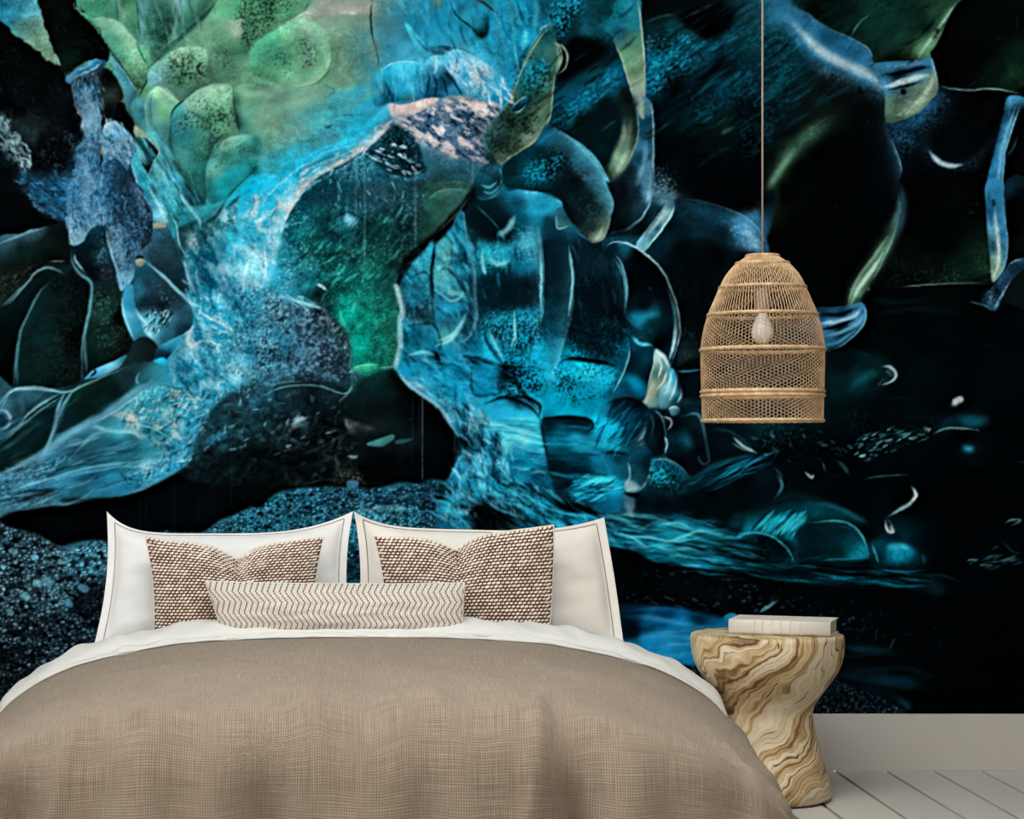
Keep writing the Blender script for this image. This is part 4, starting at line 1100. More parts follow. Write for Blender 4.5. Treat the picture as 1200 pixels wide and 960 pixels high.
line(S('1200 335 1160 345 1130 365'), '84acc0', 2, .7)
line(S('1135 440 1090 520 1060 575'), '8fb8d4', 2.2, .75)
line(S('940 535 1000 548 1055 576'), '4a7088', 2, .7)
line(S('1050 470 1040 520 1045 550'), '7aa8c8', 5, .5, 3)
speck(S('1000 500 1100 430 1190 350 1100 540 1060 570'), '050a10', .35, 2.2, .8)
# foot of the lobe
fill(S('226 566 330 562 440 540 462 580 452 640 400 700 330 750 262 776 230 640'), K('260 590 14304c 350 590 1a3c58 430 570 3a6890 300 630 4a7ca4 400 620 5a8cb4 340 660 0e2238 280 700 3f749c 380 690 2a587c 300 745 3a7098'), .8)
line(S('240 640 320 630 400 605 440 570'), 'b4d8ec', 4.5, .8, 2.2)
line(S('245 668 330 650 410 620'), '060f1a', 4, .85, 2)
line(S('255 700 340 680 420 640 455 590'), '88bcdc', 4, .75, 2)
line(S('265 745 340 720 410 670'), '6ab0d8', 3.5, .75, 2)
line(S('440 545 462 585 450 640 400 700 330 750 266 774'), '7ab4d4', 2, .85)
line(S('240 600 340 595 420 565'), '060e18', 4, .7, 2)
# teal shelf
fill(S('266 782 380 768 480 785 570 820 605 880 560 940 480 980 266 980'), K('320 840 082428 400 900 0e444c 470 880 0e3c44 540 850 0e2830 580 880 2a4c58 340 950 082830 440 960 0c3c44 560 900 1c3c48'), 2, bev=.2)
line(S('400 930 440 890 500 860'), '28848c', 9, .5, 6)
for q in ('565 840 580 870 600 880', '560 890 545 925 575 915', '600 885 575 905', '490 940 515 910', '510 945 520 930', '480 790 440 780'):
    line(S(q), 'b4d0d8', 3.4, .75, 1.6)
for q in ('1075 870 1100 880', '1130 860 1150 850', '1100 850 1120 855', '1150 875 1175 870', '800 930 810 945', '1010 745 1080 740', '1140 810 1170 815', '1130 740 1136 742'):
    line(S(q), '3f6c74', 3, .6, 1.6)
# ================= left: folded dark panes (tile 0,220)
Z(0, 220, 4)
# glittering wall to the right of the folds
fill(S('830 200 960 130 1060 60 1200 -10 1500 -10 1560 150 1480 300 1460 560 1300 700 1240 980 740 980 720 820 880 660 920 600 880 480 850 340'),
     K('880 260 1c3c44 940 200 1c4c54 1000 160 2a6870 1080 140 34889c 1150 60 1fa0b8 1180 30 30c0dc 900 320 285868 960 330 28607a 1060 250 54b0c4 1100 300 3f98b4 1180 250 42b8d8 1250 100 28a8d0 1380 30 2a98c0 900 430 70b0c4 960 420 3a88a4 1040 420 3f98b8 1120 430 38a4c8 1200 380 3fa8c8 1300 250 58b8d4 1350 150 70c8e4 940 540 4a9cb8 1050 520 48a8c4 1150 560 42a8cc 1000 640 3a94b4 900 680 2a7894 960 740 48a4c4 1080 720 50b0cc 1180 700 3a9cc0 880 800 2a7c98 940 860 4aa8c8 1060 860 3f98b8 1180 900 2f80a0 860 920 2a7088 1260 500 48a8c8 1300 620 3a7c9c 1400 450 3090b0 1420 560 2a6c88'), 1.5, bev=0)
WALL = S('860 260 960 190 1060 100 1200 20 1480 20 1480 300 1440 560 1300 700 1240 980 780 980 860 720 930 600 880 440')
fill(WALL, 'd8f2fa', 5, .62, tex=ridged(11, 5, 4)**2.0)
fill(WALL, '0c3c50', 5, .70, tex=ridged(16, 9, 4)**1.5)
fill(WALL, 'd0eef8', 5, .6, tex=np.clip(noise(16, 7, 60, 4, 21)*2.6-1.5, 0, 1))
fill(WALL, '16546c', 5, .6, tex=np.clip(noise(24, 11, 55, 4, 22)*2.6-1.3, 0, 1))
speck(WALL, 'e0f6fc', .12, 2.6, .6)
speck(WALL, '08283a', .30, 2.8, .6, seed=6)
for q in ('1060 60 1020 130 960 170', '1200 0 1130 40 1060 100', '870 230 850 290 865 350', '1000 180 960 240'):
    line(S(q), '0c3038', 4, .7, 2.5)
fill(S('1030 230 1080 205 1120 230 1110 290 1060 330 1030 290'), K('1070 240 4ab4c4 1060 300 a8e4f0 1100 260 2f90a8'), 1.5, .8)
line(S('1115 55 1150 48 1195 40'), 'c8d8a8', 1.8, .7)
for q in ('875 445 900 490', '1005 585 1060 640 1150 700', '1150 470 1140 560', '900 680 1000 660', '1040 520 1060 560', '880 460 905 480', '1100 770 1130 800'):
    line(S(q), 'f0fcff', 4, .6, 2)
# slivers from above
fill(S('650 -20 720 -20 780 100 800 190 850 330 880 420 882 500 820 460 740 380 690 330 670 300 715 210 715 120 690 60'), K('690 30 2f7888 740 60 4fa0b4 760 120 7ab8c8 730 200 2a4858 770 260 22404e 820 340 1c3844 860 450 1a2c36 740 330 243c4c 800 420 1a3444'), .9)
line(S('690 -10 740 70 785 165'), 'b8e4f0', 3, .7, 1.8)
line(S('720 -10 770 60 790 130'), '2a7488', 3, .7, 2)
fill(S('760 -20 830 -20 850 60 850 130 825 180 800 120'), K('790 20 4a98a8 830 100 2f8490 830 160 2a6c74'), 1, .9)
line(S('815 0 880 80 930 150 940 190'), '8fc0d4', 3, .7, 2)
line(S('790 100 830 180 840 260 880 330'), '9cd0dc', 1.8, .7)
fill(S('718 172 770 165 778 182 730 192'), 'b8983c', 1, .9)
line(S('722 192 780 182'), 'd8ecf0', 2.2, .85)
# upper left black
fill(S('-20 -20 110 -20 170 80 240 130 315 165 220 185 110 215 -20 262'), '05090c', 1)
line(S('110 -5 150 50 190 95 250 132 300 160'), '6a94b8', 6, .7, 3, tex=.2+.8*grain(2.4, 30, 2, 5))
fill(S('130 -20 330 -20 320 150 240 125 170 60'), K('200 20 10242f 280 60 14283a 260 110 1a3448'), 1.5, .9)
speck(S('130 0 330 0 315 150 230 125'), '34688c', .38, 2.4, .75, ang=30, st=2)
# frosted column
fill(S('330 -20 490 -20 510 60 537 140 480 172 420 202 390 262 330 267 315 190'), K('360 30 5a7c94 430 40 6a8ca4 480 100 86a8bc 380 130 7a9cb4 350 220 8cacbe 440 160 5f8098 510 130 7a9cb0'), .9)
speck(S('330 -10 490 -10 530 135 400 200 340 260 320 190'), 'c8e0ee', .34, 2.3, .75, ang=80, st=1.4)
speck(S('330 -10 490 -10 530 135 400 200 340 260 320 190'), '0a141c', .34, 2.3, .8, ang=80, st=1.4, seed=8)
fill(S('500 -20 640 -20 690 60 717 120 717 200 702 260 650 312 632 360 630 420 590 472 565 480 555 400 520 300 495 200 532 150'), K('560 40 141e28 640 80 1c2a36 680 160 16222e 600 160 22323e 540 240 506e82 600 260 364c5e 660 240 22303c 570 360 4a7088 590 420 80b4d0 610 340 44647a 560 320 6c94ac'), .9)
speck(S('505 0 640 0 710 120 700 250 630 330 600 460 560 420 500 210'), '7c9cb4', .34, 2.2, .75)
speck(S('505 0 640 0 710 120 700 250 630 330 600 460 560 420 500 210'), '060a0e', .36, 2.2, .75, seed=8)
line(S('640 0 690 60 716 125'), '7fb0c8', 2, .6)
line(S('498 205 520 300 552 400 562 470'), 'a0d0e8', 3, .7, 1.6)
# hollow
fill(S('345 292 400 252 422 210 492 180 502 240 522 320 545 400 522 452 460 442 430 430 380 360'), K('400 300 0a1c24 460 250 0e2a38 480 320 183c4c 440 380 08141a 510 400 22303a 390 270 0c2230'), 1)
speck(S('460 240 500 240 540 400 500 440 460 400'), '7c94a4', .22, 2.2, .8)
# slab
fill(S('-20 262 110 215 220 182 312 170 326 260 332 360 240 350 150 420 60 520 -20 600'), K('40 260 2a4654 150 215 2c4450 260 190 0a1418 100 300 0e2424 200 280 0c2220 280 280 0e1c18 60 400 121f18 30 500 16241e 150 380 101814 250 330 0e1612'), .9)
line(S('-10 268 60 240 130 212 220 182'), '6f98ac', 2.6, .75, 1.6)
speck(S('0 420 150 370 250 330 200 370 60 510 0 540'), '5a6c58', .22, 2.2, .8)
speck(S('160 330 260 310 310 340 220 350'), '020404', .5, 3, .9)
line(S('-10 600 60 532 120 462 165 405 215 378 270 388 308 412'), '98c0cc', 2.4, .55, 1.6)
line(S('0 570 60 515 130 440'), '56808f', 3, .6, 2)
line(S('230 350 270 345 310 350'), '7a98a0', 1.5, .6)
# panes
fill(S('-20 610 60 540 130 470 180 420 230 440 150 560 100 670 80 800 60 980 -20 980'), K('60 580 08181a 120 500 0a1a1c 30 700 040b0c 40 900 030808 90 640 061214'), 1)
fill(S('85 700 110 640 150 560 200 470 240 432 310 402 350 382 400 430 422 472 405 600 385 740 380 900 300 932 75 945'), K('220 500 0c2022 300 480 0e1e1c 350 420 0a1416 200 650 0e282c 300 620 0a1c1a 150 780 0c2424 280 800 0c201c 340 700 060d0c 120 900 0c2426 320 900 0c1e1c 240 720 0e2a2c'), .9)
speck(S('230 440 400 450 380 880 250 920 320 650'), '020504', .35, 3, .8)
speck(S('230 440 400 450 380 880 150 920 200 600'), '2a4038', .16, 2.6, .7, seed=5)
line(S('240 440 190 490 140 580 105 660 88 740 75 840 65 945'), '74a8bc', 2.4, .5, 1.6)
line(S('85 700 80 820 85 940'), '3c6474', 3, .6, 2)
fill(S('430 480 470 452 555 460 570 560 592 650 632 720 600 790 520 830 440 872 400 892 390 760 415 600'), K('480 500 0e2022 530 520 16302a 500 600 1a3a30 540 680 122a24 460 700 0e2a28 470 800 0e2626 580 740 0c1a18 550 620 0a1410 420 820 0a1e22'), .9)
speck(S('450 470 550 480 620 720 520 800 440 700'), '4c6c58', .2, 2.6, .75)
speck(S('540 560 620 720 600 760 540 660'), '020403', .45, 3, .85, seed=6)
line(S('336 300 342 355 378 408 425 440 432 485 422 570 405 650 388 740 384 890'), '7ab0cc', 3.4, .55, 2)
line(S('350 310 360 350 400 400'), 'a8d4e4', 2, .7)
line(S('412 600 400 700 402 800 410 880'), '6a98a8', 3, .45, 2)
fill(S('395 905 440 858 520 822 602 783 560 845 480 892 430 908'), K('440 880 4a88a8 520 840 7ab4cc 580 800 3a7890 480 870 5a98b8'), .8)
line(S('420 890 450 870 440 855'), '04080a', 2.5, .8)
fill(S('588 470 628 460 642 560 672 640 694 700 632 722 600 660 575 580'), K('605 490 34708c 620 560 2c6a88 640 640 3a7c98 610 600 5a98b4 660 690 3a7890'), .9)
line(S('575 500 580 580 605 655 632 715'), '8cc4dc', 2, .8)
line(S('635 480 645 560 672 640'), '0e2a38', 3, .7, 2)
# kite facet
fill(S('636 385 690 338 760 410 830 480 900 550 913 600 906 650 860 690 740 752 692 702 660 620 634 500'), K('670 400 1c4454 700 450 1c3c4c 760 470 22384a 830 530 1c3646 880 590 2c5468 690 540 142c3a 760 560 12242e 800 620 3a6478 720 620 6ab0c8 700 680 7ac0d8 780 690 2a5a6c 850 660 1a3c4c 650 480 265468'), .9)
speck(S('650 420 720 430 860 560 720 600 650 520'), '78a0b4', .2, 2.2, .75)
speck(S('690 600 820 590 780 650 720 700'), '04101a', .4, 2.6, .8, ang=120, st=2)
line(S('640 570 660 610 690 640 700 690 735 740'), 'a8e0f0', 3.5, .8, 1.8)
line(S('700 600 740 590 800 605'), 'c0ecf8', 4, .7, 2, tex=grain(2.4, 60, 2, 5))
line(S('682 345 760 412 830 480 900 550 913 602'), '8cbccc', 3.2, .85, 1.6)
line(S('913 600 905 652 860 692 745 752'), '7ab4c8', 1.8, .7)
fill(S('640 345 660 332 682 345 672 368 645 365'), K('655 345 c0a050 670 360 7a6028'), 1)
fill(S('640 330 655 318 680 330 660 335'), '0a0e10', 1)
# lower facets
fill(S('600 790 632 722 692 702 742 752 702 822 640 882 560 890 480 900 560 845'), K('650 750 142a30 690 780 16282c 620 830 1a3438 560 870 1c3a40 640 870 1e4450'), .9)
fill(S('742 752 860 692 830 740 790 800 720 830'), K('780 730 2a6c88 830 720 3a7c94 760 790 103444'), .9)
fill(S('718 820 770 800 792 842 760 888'), K('750 830 2f9cc4 775 860 1f7898'), 1)
fill(S('640 880 720 820 770 890 740 930 660 930'), K('690 870 14343c 740 900 1c4450'), 1)
line(S('650 860 640 900 645 925'), '5a98ac', 2, .6)
line(S('560 890 640 900 750 900 830 880'), '3f7c94', 5, .6, 3)
fill(S('660 960 700 925 800 910 880 930 860 980 640 980'), '2a7c94', 2, .8)

# ================= middle: hollow behind the arch (tile 300,220)
Z(300, 220, 4)
fill(S('250 -20 1010 -20 1015 30 960 115 840 235 760 300 690 390 655 460 690 570 675 640 680 740 655 845 450 870 440 720 400 650 340 600 200 560 60 480 120 200 160 120 215 40'),
     K('300 60 164454 400 60 124050 500 60 24485a 600 40 2c5064 640 100 1c3c48 720 60 1c404c 240 150 145060 180 260 12586a 250 250 0e4c50 330 180 0c3e48 430 150 1c5068 450 220 0e3c44 560 200 0f3a3c 650 180 0c2c30 700 220 0c282a 330 320 0e4c4a 260 370 185c68 200 420 2c7890 140 380 2a86a4 100 300 3a9cb8 420 320 0e4444 500 330 104440 600 320 14403a 660 330 122c26 420 420 105450 480 400 1a6058 380 470 0a4642 340 540 0a2c2c 560 420 184c40 620 440 1c4c40 500 520 145a4c 420 560 158470 430 640 1a9078 470 720 16907a 500 640 14705c 580 560 1c5a48 640 520 1a4a3a 560 700 1a6450 640 650 24583f 500 790 188068 580 800 1c5c48 640 780 2a5c48 820 80 244a40 900 40 30544a 860 160 284a3a 960 40 2c504a 780 160 1c3c34'), 1.5, bev=0)
INN = S('160 150 600 0 780 40 760 280 650 460 680 800 460 840 400 600 200 500 120 350')
fill(INN, '04181c', 6, .55, tex=ridged(14, 12, 4)**1.6)
fill(INN, '3f9a90', 6, .3, tex=ridged(10, 15, 4, stretch=1.6, ang=-40)**2.2)
speck(INN, '5aa0a4', .12, 2.4, .6)
speck(S('140 150 240 100 260 300 180 480 100 450'), 'a0dcee', .25, 2.6, .75)
for q in ('300 360 340 345 380 320', '370 410 400 400 430 350', '410 450 450 420 490 405', '340 480 370 440 410 420', '395 560 405 620 440 690', '550 705 570 700', '455 600 460 560 480 520'):
    line(S(q), '5ab4a8', 2.4, .5, 1.6)
line(S('480 412 490 405'), 'd8f4e8', 2, .8)
line(S('550 706 570 701'), 'c8f0e0', 2.2, .8)
line(S('285 455 310 465 335 485'), 'c0e8f4', 3, .8, 1.5)
fill(S('415 140 440 128 468 150 455 185 430 178'), 'a0d4ec', 1.5, .75, tex=.3+.7*noise(5, seed=3))
for q in ('235 290 248 296', '155 165 150 190', '375 75 380 85', '255 380 262 384'):
    line(S(q), 'd4f0fa', 4, .8, 1.5)
fill(S('450 850 500 830 570 826 570 850 500 868 455 868'), '3f8c60', 1, .9)
line(S('448 850 500 834 560 830'), '8ad098', 2, .7)
line(S('570 848 620 842 655 842'), '7aa074', 1.6, .7)
for x, y0, y1, a in ((470, -10, 190, .55), (512, -10, 380, .55), (508, 200, 350, .4), (745, -10, 280, .6), (752, 60, 240, .4), (395, -10, 250, .35), (388, 0, 160, .25), (440, 230, 300, .2)):
    line([(x, y0), (x+2, y1)], 'a0c8dc', 2.4, a, 1.8, 1)
edge(S('800 60 850 20 920 5 1000 12'), '6a9478', 3, 1, .4)
# bright wall left of the hollow
fill(S('-60 -20 245 -20 210 40 165 110 130 190 125 220 100 320 60 470 -60 520'), K('20 40 1fa8d4 100 20 38b0dc 180 20 9cd4e8 140 80 b4dcec 60 120 40b0d4 110 170 70c4e0 20 200 38a4c4 80 260 84d0e4 40 330 b0dcec 20 420 5ab4d0 60 420 50b0d0 -30 300 3fa4c4'), 1.5, .85, bev=0)
fill(S('-40 60 150 60 120 200 90 330 40 470 -40 500'), 'f0fcff', 4, .8, tex=np.clip(ridged(9, 25, 4)*1.8-.5, 0, 1))
fill(S('-40 60 120 100 90 330 40 470 -40 500'), '10506c', 4, .5, tex=ridged(13, 28, 3)**2)
line(S('245 -10 205 50 160 115 128 190 122 215'), 'e0f4fa', 4, .7, 2, tex=.4+.6*noise(4, seed=3))
line(S('250 0 212 52 168 118 136 190'), '0c3848', 2.5, .7)
# rubble at the lower left of the hollow
RUB = S('-60 520 60 480 130 500 200 545 300 545 345 590 400 650 442 720 447 860 472 905 460 980 -60 980')
fill(RUB, K('0 560 3a8cac 60 540 2a6c8c 140 530 4a9cb8 250 540 3a5c6c 300 580 1c3038 40 640 2c4c60 120 620 2c4458 200 620 283848 300 650 2a3a48 380 680 1a2832 20 760 3a6c88 100 740 34546c 200 740 2c4458 300 760 2a3848 400 780 1c2830 60 860 34647c 180 860 2c5064 300 860 283c4a 420 860 1c2a30 0 920 1c3440 200 930 18303a 400 930 14242a'), 2, bev=0)
fill(RUB, 'a8d4e6', 4, .55, tex=ridged(7, 33, 3)**1.8*(.3+.9*noise(30, seed=7)))
fill(RUB, '04090e', 4, .8, tex=ridged(8, 36, 3)**1.3*(.2+1.0*noise(26, seed=9)))
speck(RUB, 'd8ecf8', .12, 2.6, .8)
line(S('130 510 200 535 260 545 310 560'), 'a0d8e8', 5, .6, 2.5, tex=noise(4, seed=3))
line(S('445 730 447 855 470 900 455 960'), '5a8088', 1.8, .6)
line(S('0 960 60 930 160 912 260 908'), '88b8b8', 1.8, .6)
# ================= the great ice shell in the middle (tiles 300,220 and 600,220, continued in 600,430)
Z(300, 220, 4)
SHELL = S('1010 20 1060 60 1150 40 1200 20 1300 10 1400 60 1460 100 1475 185 1580 262 1690 350 1725 420 1735 520 1722 610 1760 690 1750 770 1700 900 1660 1000 1500 1100 1300 1100 1150 1000 900 1100 800 1040 700 930 660 845 680 740 675 640 690 570 655 460 690 400 770 300 840 235 960 115')
fill(SHELL, K('750 450 2a86a0 740 520 1c6078 740 600 103c54 780 560 18506c 800 350 2a7c94 860 300 1c6078 900 320 3f8a98 880 400 54a0ac 930 420 2a7c90 960 330 1f6f88 960 250 2a7890 1000 150 0a2a34 940 500 1a5a78 880 560 2c8cb0 920 600 2078a0 900 660 4a98a0 860 700 1f7490 780 680 103c58 740 700 186484 740 780 2a90b0 820 780 1c6c90 860 860 1a7fa8 760 900 2a7c9c 1000 600 10384c 980 480 1a5068 1080 320 2c8ca0 1140 330 28849c 1100 200 081c22 1060 120 0c2c34 1180 180 0a2028 1150 420 0c3448 1080 450 0c3a50 1120 540 0e3448 1110 620 1c7490 1180 640 1c7c98 1100 760 1f86a8 1180 720 1a6a88 1080 880 1a6f98 1180 900 0c3448 960 800 1a6c94 1000 900 1c78a0 900 950 2080ac 1150 980 1484a8 1260 60 14506a 1280 40 3a9ac0 1370 90 2f86a8 1430 130 1f5468 1260 250 4aaac4 1230 330 17607c 1280 480 082230 1260 600 2a9ac0 1300 740 24a0c4 1400 300 0a2432 1400 500 0c3244 1400 640 105068 1380 800 1a86a8 1550 300 14324a 1640 350 1c4458 1600 480 071a26 1680 560 081e28 1550 640 0c384c 1650 690 186c8c 1530 860 20b0d4 1500 930 1590b0 1630 800 0c4860 1580 950 1488a8 1660 940 0e4258 1250 880 18789c 1220 180 145a70 1330 170 206c88 1320 560 1470900'.replace('1470900', '147090')), 1, bev=0)
# speckle and glitter of the shell
speck(S('1000 280 1180 260 1180 420 1020 400'), '062430', .42, 2.4, .8)
speck(S('1000 280 1180 260 1180 420 1020 400'), '58b8c8', .3, 2.4, .7, seed=6)
speck(S('1060 560 1200 560 1200 760 1080 720'), '5cc0d4', .3, 2.4, .7, seed=6)
speck(S('1060 460 1200 460 1200 980 1080 960'), '05202c', .34, 2.6, .8)
speck(S('680 400 820 300 830 560 700 640'), '7cc0cc', .25, 2.6, .7)
speck(S('690 430 830 320 840 640 700 720'), '062030', .33, 2.8, .75, seed=6)
SH2 = S('680 420 960 200 1020 420 1040 700 1000 960 720 900 670 700')
fill(SH2, '082a3c', 5, .75, tex=ridged(15, 52, 3, stretch=1.8, ang=60)**1.5)
fill(SH2, '7cc8d8', 5, .45, tex=ridged(17, 55, 3, stretch=2.0, ang=50)**2.4)
# black crust along the top left rim
line(S('1025 20 985 80 940 130 900 180 845 228 780 285 720 340 688 400'), '04090b', 10, .95, 3, 0, tex=.55+.45*noise(5, seed=3))
line(S('900 185 860 230 850 265'), '04090b', 9, .9, 3)
line(S('690 400 672 440 665 470'), '05090c', 5, .9, 2)
line(S('1010 30 960 105 905 165 850 215'), '6c7c70', 1.4, .5)
line(S('740 340 780 305 830 260'), '566c74', 1.4, .5, tex=noise(4, seed=3))
line(S('660 465 672 510 690 560 688 590 674 640 680 740 660 835 690 895 750 950'), 'a8c4d4', 6, .8, 2.4, 0)
line(S('662 470 680 540 685 600'), 'd8e8f0', 3, .7, 1.5)
# facets of its left face
fill(S('930 160 970 110 1000 230 1010 330 960 260 930 210'), K('960 170 2c7c98 990 280 2a7890'), 1, .8)
line(S('975 110 985 200 1000 300'), '7ab8d0', 1.8, .6)
fill(S('850 260 910 235 915 310 880 345 850 320'), K('880 270 4a98a4 890 320 68a8a4'), 1.4, .85)
fill(S('790 310 835 260 830 400 800 450'), K('820 320 3a90ac 805 420 44a0b8'), 1.2, .8)
line(S('838 260 832 340 825 430 835 520'), '04141c', 4, .85, 2)
fill(S('840 370 900 360 950 460 930 510 880 490 850 440'), K('870 400 64a8a8 920 460 2a6c84 890 470 5aa8c0'), 1.6, .85)
line(S('900 490 925 500 950 490'), '9cd8f0', 4, .7, 2)
fill(S('850 560 930 540 970 560 900 620 840 620'), K('890 570 34a0cc 860 600 2a88b0'), 2, .8)
fill(S('850 700 880 660 980 600 970 650 910 730 850 740'), K('880 700 6cb4ac 950 630 3a8ca8 860 730 3f9098'), 1.6, .8)
line(S('860 720 920 690 975 620'), '9cd8d8', 3, .6, 2)
line(S('990 230 1012 330 1026 430 1030 540 1034 620 1000 700 940 740'), '5a8498', 4, .75, 2.2)
line(S('1000 330 1015 440 1018 560'), '28586c', 5, .6, 3)
line(S('940 500 980 540 1020 570'), '1e3c58', 5, .6, 3)
line(S('880 590 930 600 1000 580'), '0c3048', 5, .6, 3)
fill(S('835 770 862 785 868 830 850 815'), '02090e', 1.5, .9)
line(S('870 830 900 890 960 930'), '0a2c40', 3, .6, 2)
fill(S('1062 670 1080 700 1120 780 1165 830 1100 840 1070 780'), K('1080 740 2a98bc 1120 810 2a90b4'), 1, .85)
line(S('1064 670 1090 740 1130 800 1165 832'), '04121a', 3, .8, 1.6)
line(S('980 795 1040 820 1120 828 1190 850'), '04141c', 4, .8, 2, tex=.3+.7*noise(5, seed=3))
line(S('1008 850 1004 910 1010 955'), '0a3448', 3, .6, 2)
line(S('1180 840 1165 900 1150 960'), '04101a', 5, .8, 2.5)
line(S('690 800 760 810 830 860 880 950'), '0c3850', 3, .6, 2)
fill(S('670 760 720 770 790 820 820 880 760 900 690 840'), K('720 800 144c68 780 860 1a6488'), 2, .6)
line(S('690 900 720 940 780 985 850 1050 930 1130'), '9cc0cc', 4, .7, 2)
fill(S('1010 40 1060 90 1120 160 1200 140 1200 260 1080 230 1010 270 985 180'), K('1050 180 071a20 1130 200 081c24 1030 240 0e3440 1180 180 0a242c'), 2, .7, bev=0)
line(S('1030 80 1080 130 1130 180 1145 200'), '5a90a0', 1.8, .7)
line(S('1060 30 1100 45 1150 10'), '3f8c98', 3, .6, 1.6)
line(S('1135 230 1150 210 1165 250'), '7cc8e0', 4, .6, 2.5)
# right part (tile 600,220)
Z(600, 220, 4)
speck(S('-10 200 110 200 110 340 0 320'), '8ae0ec', .34, 2.6, .75)
speck(S('0 560 130 600 140 720 60 800 0 760'), '30b0d4', .34, 2.4, .7)
speck(S('0 700 100 800 180 940 0 960'), '04161e', .4, 2.6, .8)
speck(S('270 520 520 560 540 700 280 720'), '041218', .42, 2.5, .8)
speck(S('300 280 500 360 520 500 300 480'), '4a7488', .3, 2.2, .6)
speck(S('220 820 460 840 440 960 210 960'), '6ae8fa', .34, 2.6, .75)
speck(S('210 790 300 820 470 960 200 960'), '04222e', .33, 2.8, .8, seed=6)
fill(S('-40 440 120 450 130 540 -20 560'), '061a26', 4, .7)
line(S('80 485 130 490'), '3a7c98', 3, .5, 2)
fill(S('150 140 250 220 280 420 270 560 220 760 150 740 148 460'), K('190 220 0e3040 220 400 0a2636 200 560 104050 190 700 146480 170 320 0c2c3c 250 500 0e3444'), 2, .75, bev=0)
edge(S('118 150 142 280 150 400 148 540 138 640 120 760'), '7cc0d8', 9, 1, .55, core=1.0)
edge(S('248 260 280 360 290 460 284 580 252 700 205 860 170 970'), '68b4cc', 10, 1, .55, core=1.0)
line(S('10 600 20 700 10 780'), '5ac8e0', 2, .6)
line(S('130 660 90 720 40 780'), '0a3a50', 3, .7, 2)
line(S('100 750 60 850 20 940'), '2a8ca8', 3, .6, 2)
line(S('480 830 420 815 340 812 250 790'), '020a10', 4, .8, 2)
line(S('370 550 420 580 480 600'), '061620', 8, .5, 5)
# crown of the shell
fill(S('0 20 60 -10 140 20 200 40 250 80 270 120 210 110 120 130 40 120 0 90'), K('80 20 3a94b8 30 70 164c64 140 60 2a84a8 200 80 2f84a4 100 100 3090b4'), 2, .75)
line(S('60 30 90 15 120 30'), 'a0e0f4', 5, .6, 3)
line(S('180 50 230 70 262 110 272 180'), '6aaac0', 1.8, .7)
fill(S('208 108 258 98 272 180 218 194'), K('230 130 245468 240 170 3a6c70 260 140 1a4458'), .8)
line(S('208 110 216 192 270 182'), '8fc4cc', 1.4, .7)
# outline on the right
line(S('272 182 380 262 490 350 524 420 536 520 524 612'), '6aa8c0', 2, .7)
line(S('380 262 430 300 490 352'), '02080c', 4, .7, 2)
edge(S('500 350 528 430 536 520 526 605'), '5aa4c4', 6, 1, .5)
# dome above, closing downwards
fill(S('260 -20 470 -20 478 60 470 130 440 230 425 245 380 255 330 210 270 150 240 60'), K('330 40 08181c 420 60 0c2228 300 120 061216 400 160 10262a 430 220 98a470 395 235 6a7c50 380 200 1c3430 455 140 1a343a'), .9, bev=.1)
edge(S('470 -10 478 60 472 130 440 232'), '7aa4a8', 4, 1, .5, core=.7)
fill(S('470 -20 660 -20 650 60 610 150 555 195 480 205 440 230 472 130 480 60'), K('560 40 0e1e28 500 120 050b10 600 80 16303e 570 150 1a3440 640 20 4a7890 520 180 0a161c'), .9, bev=.1)
line(S('640 -10 640 40 625 90'), 'b0dcec', 4, .8, 2)
edge(S('662 -10 650 60 610 150 555 195 480 212'), '7ab0c4', 6, 1, .55, core=.8)
# black space to the right, then the big lobe
fill(S('655 -20 1200 -20 1190 260 1150 190 1080 130 960 85 850 60 760 60 690 100 600 180 480 215 440 240 555 197 612 152 650 60'), K('700 20 3a5c70 680 60 1c3440 740 30 6a98b0 900 20 03080c 1100 60 03070c 560 210 06101a 640 160 08141c 1150 100 1c4058 1130 140 3a6c90 1170 40 0a1a24'), 1.2, bev=0)
speck(S('660 0 760 0 760 50 700 90 650 80'), '90b8cc', .28, 2.4, .8)
line(S('665 40 690 15 740 40'), 'a0c8d8', 2, .6)
line(S('1140 140 1155 80 1165 30'), '88bcdc', 5, .7, 3, tex=grain(2.2, 80, 2, 5))
fill(S('760 60 850 60 960 85 1080 130 1150 190 1205 280 1205 620 900 780 780 835 790 700 770 560 720 430 640 330 615 305 700 200'), K('800 90 143444 900 110 143a50 1000 130 1c4862 880 170 0e2c3e 1080 180 4a80a8 1110 250 5a94bc 1150 240 2a5474 1060 230 244c68 1000 220 0c2434 760 180 0a2230 700 260 0c2a38 800 300 040e15 950 320 03090e 1100 330 050e16 760 420 061620 850 450 03090d 800 560 050f15 850 650 04090c 820 760 182c30 800 700 10242c 880 720 0a1618'), 1, bev=0)
speck(S('790 640 880 640 880 760 800 800'), '7a948c', .2, 2.2, .75)
speck(S('1020 150 1140 200 1180 300 1080 290'), 'c0e4f8', .28, 2.2, .7, ang=60, st=2)
speck(S('740 340 900 380 860 560 770 520'), '2a4c5c', .18, 2.2, .7)
line(S('1090 190 1130 250 1150 300'), 'a8d4ec', 6, .45, 4)
line(S('762 60 850 60 960 85 1080 130 1150 190 1200 275'), '7aa8c0', 1.7, .75)
fill(S('745 50 765 80 752 130 700 200 620 303 582 272 640 190 700 110'), K('740 80 3a5c68 700 150 7094a0 650 220 4a7484 610 280 6aa0b0 720 120 8cacb0 680 170 28485a'), .8)
line(S('742 60 700 115 640 195 588 270'), 'b8d8e4', 2, .8)
line(S('760 90 748 132 700 203 620 303'), 'a0d0dc', 2.4, .8)
line(S('725 90 690 150 640 220'), 'd0e4e8', 4, .6, 2.5)
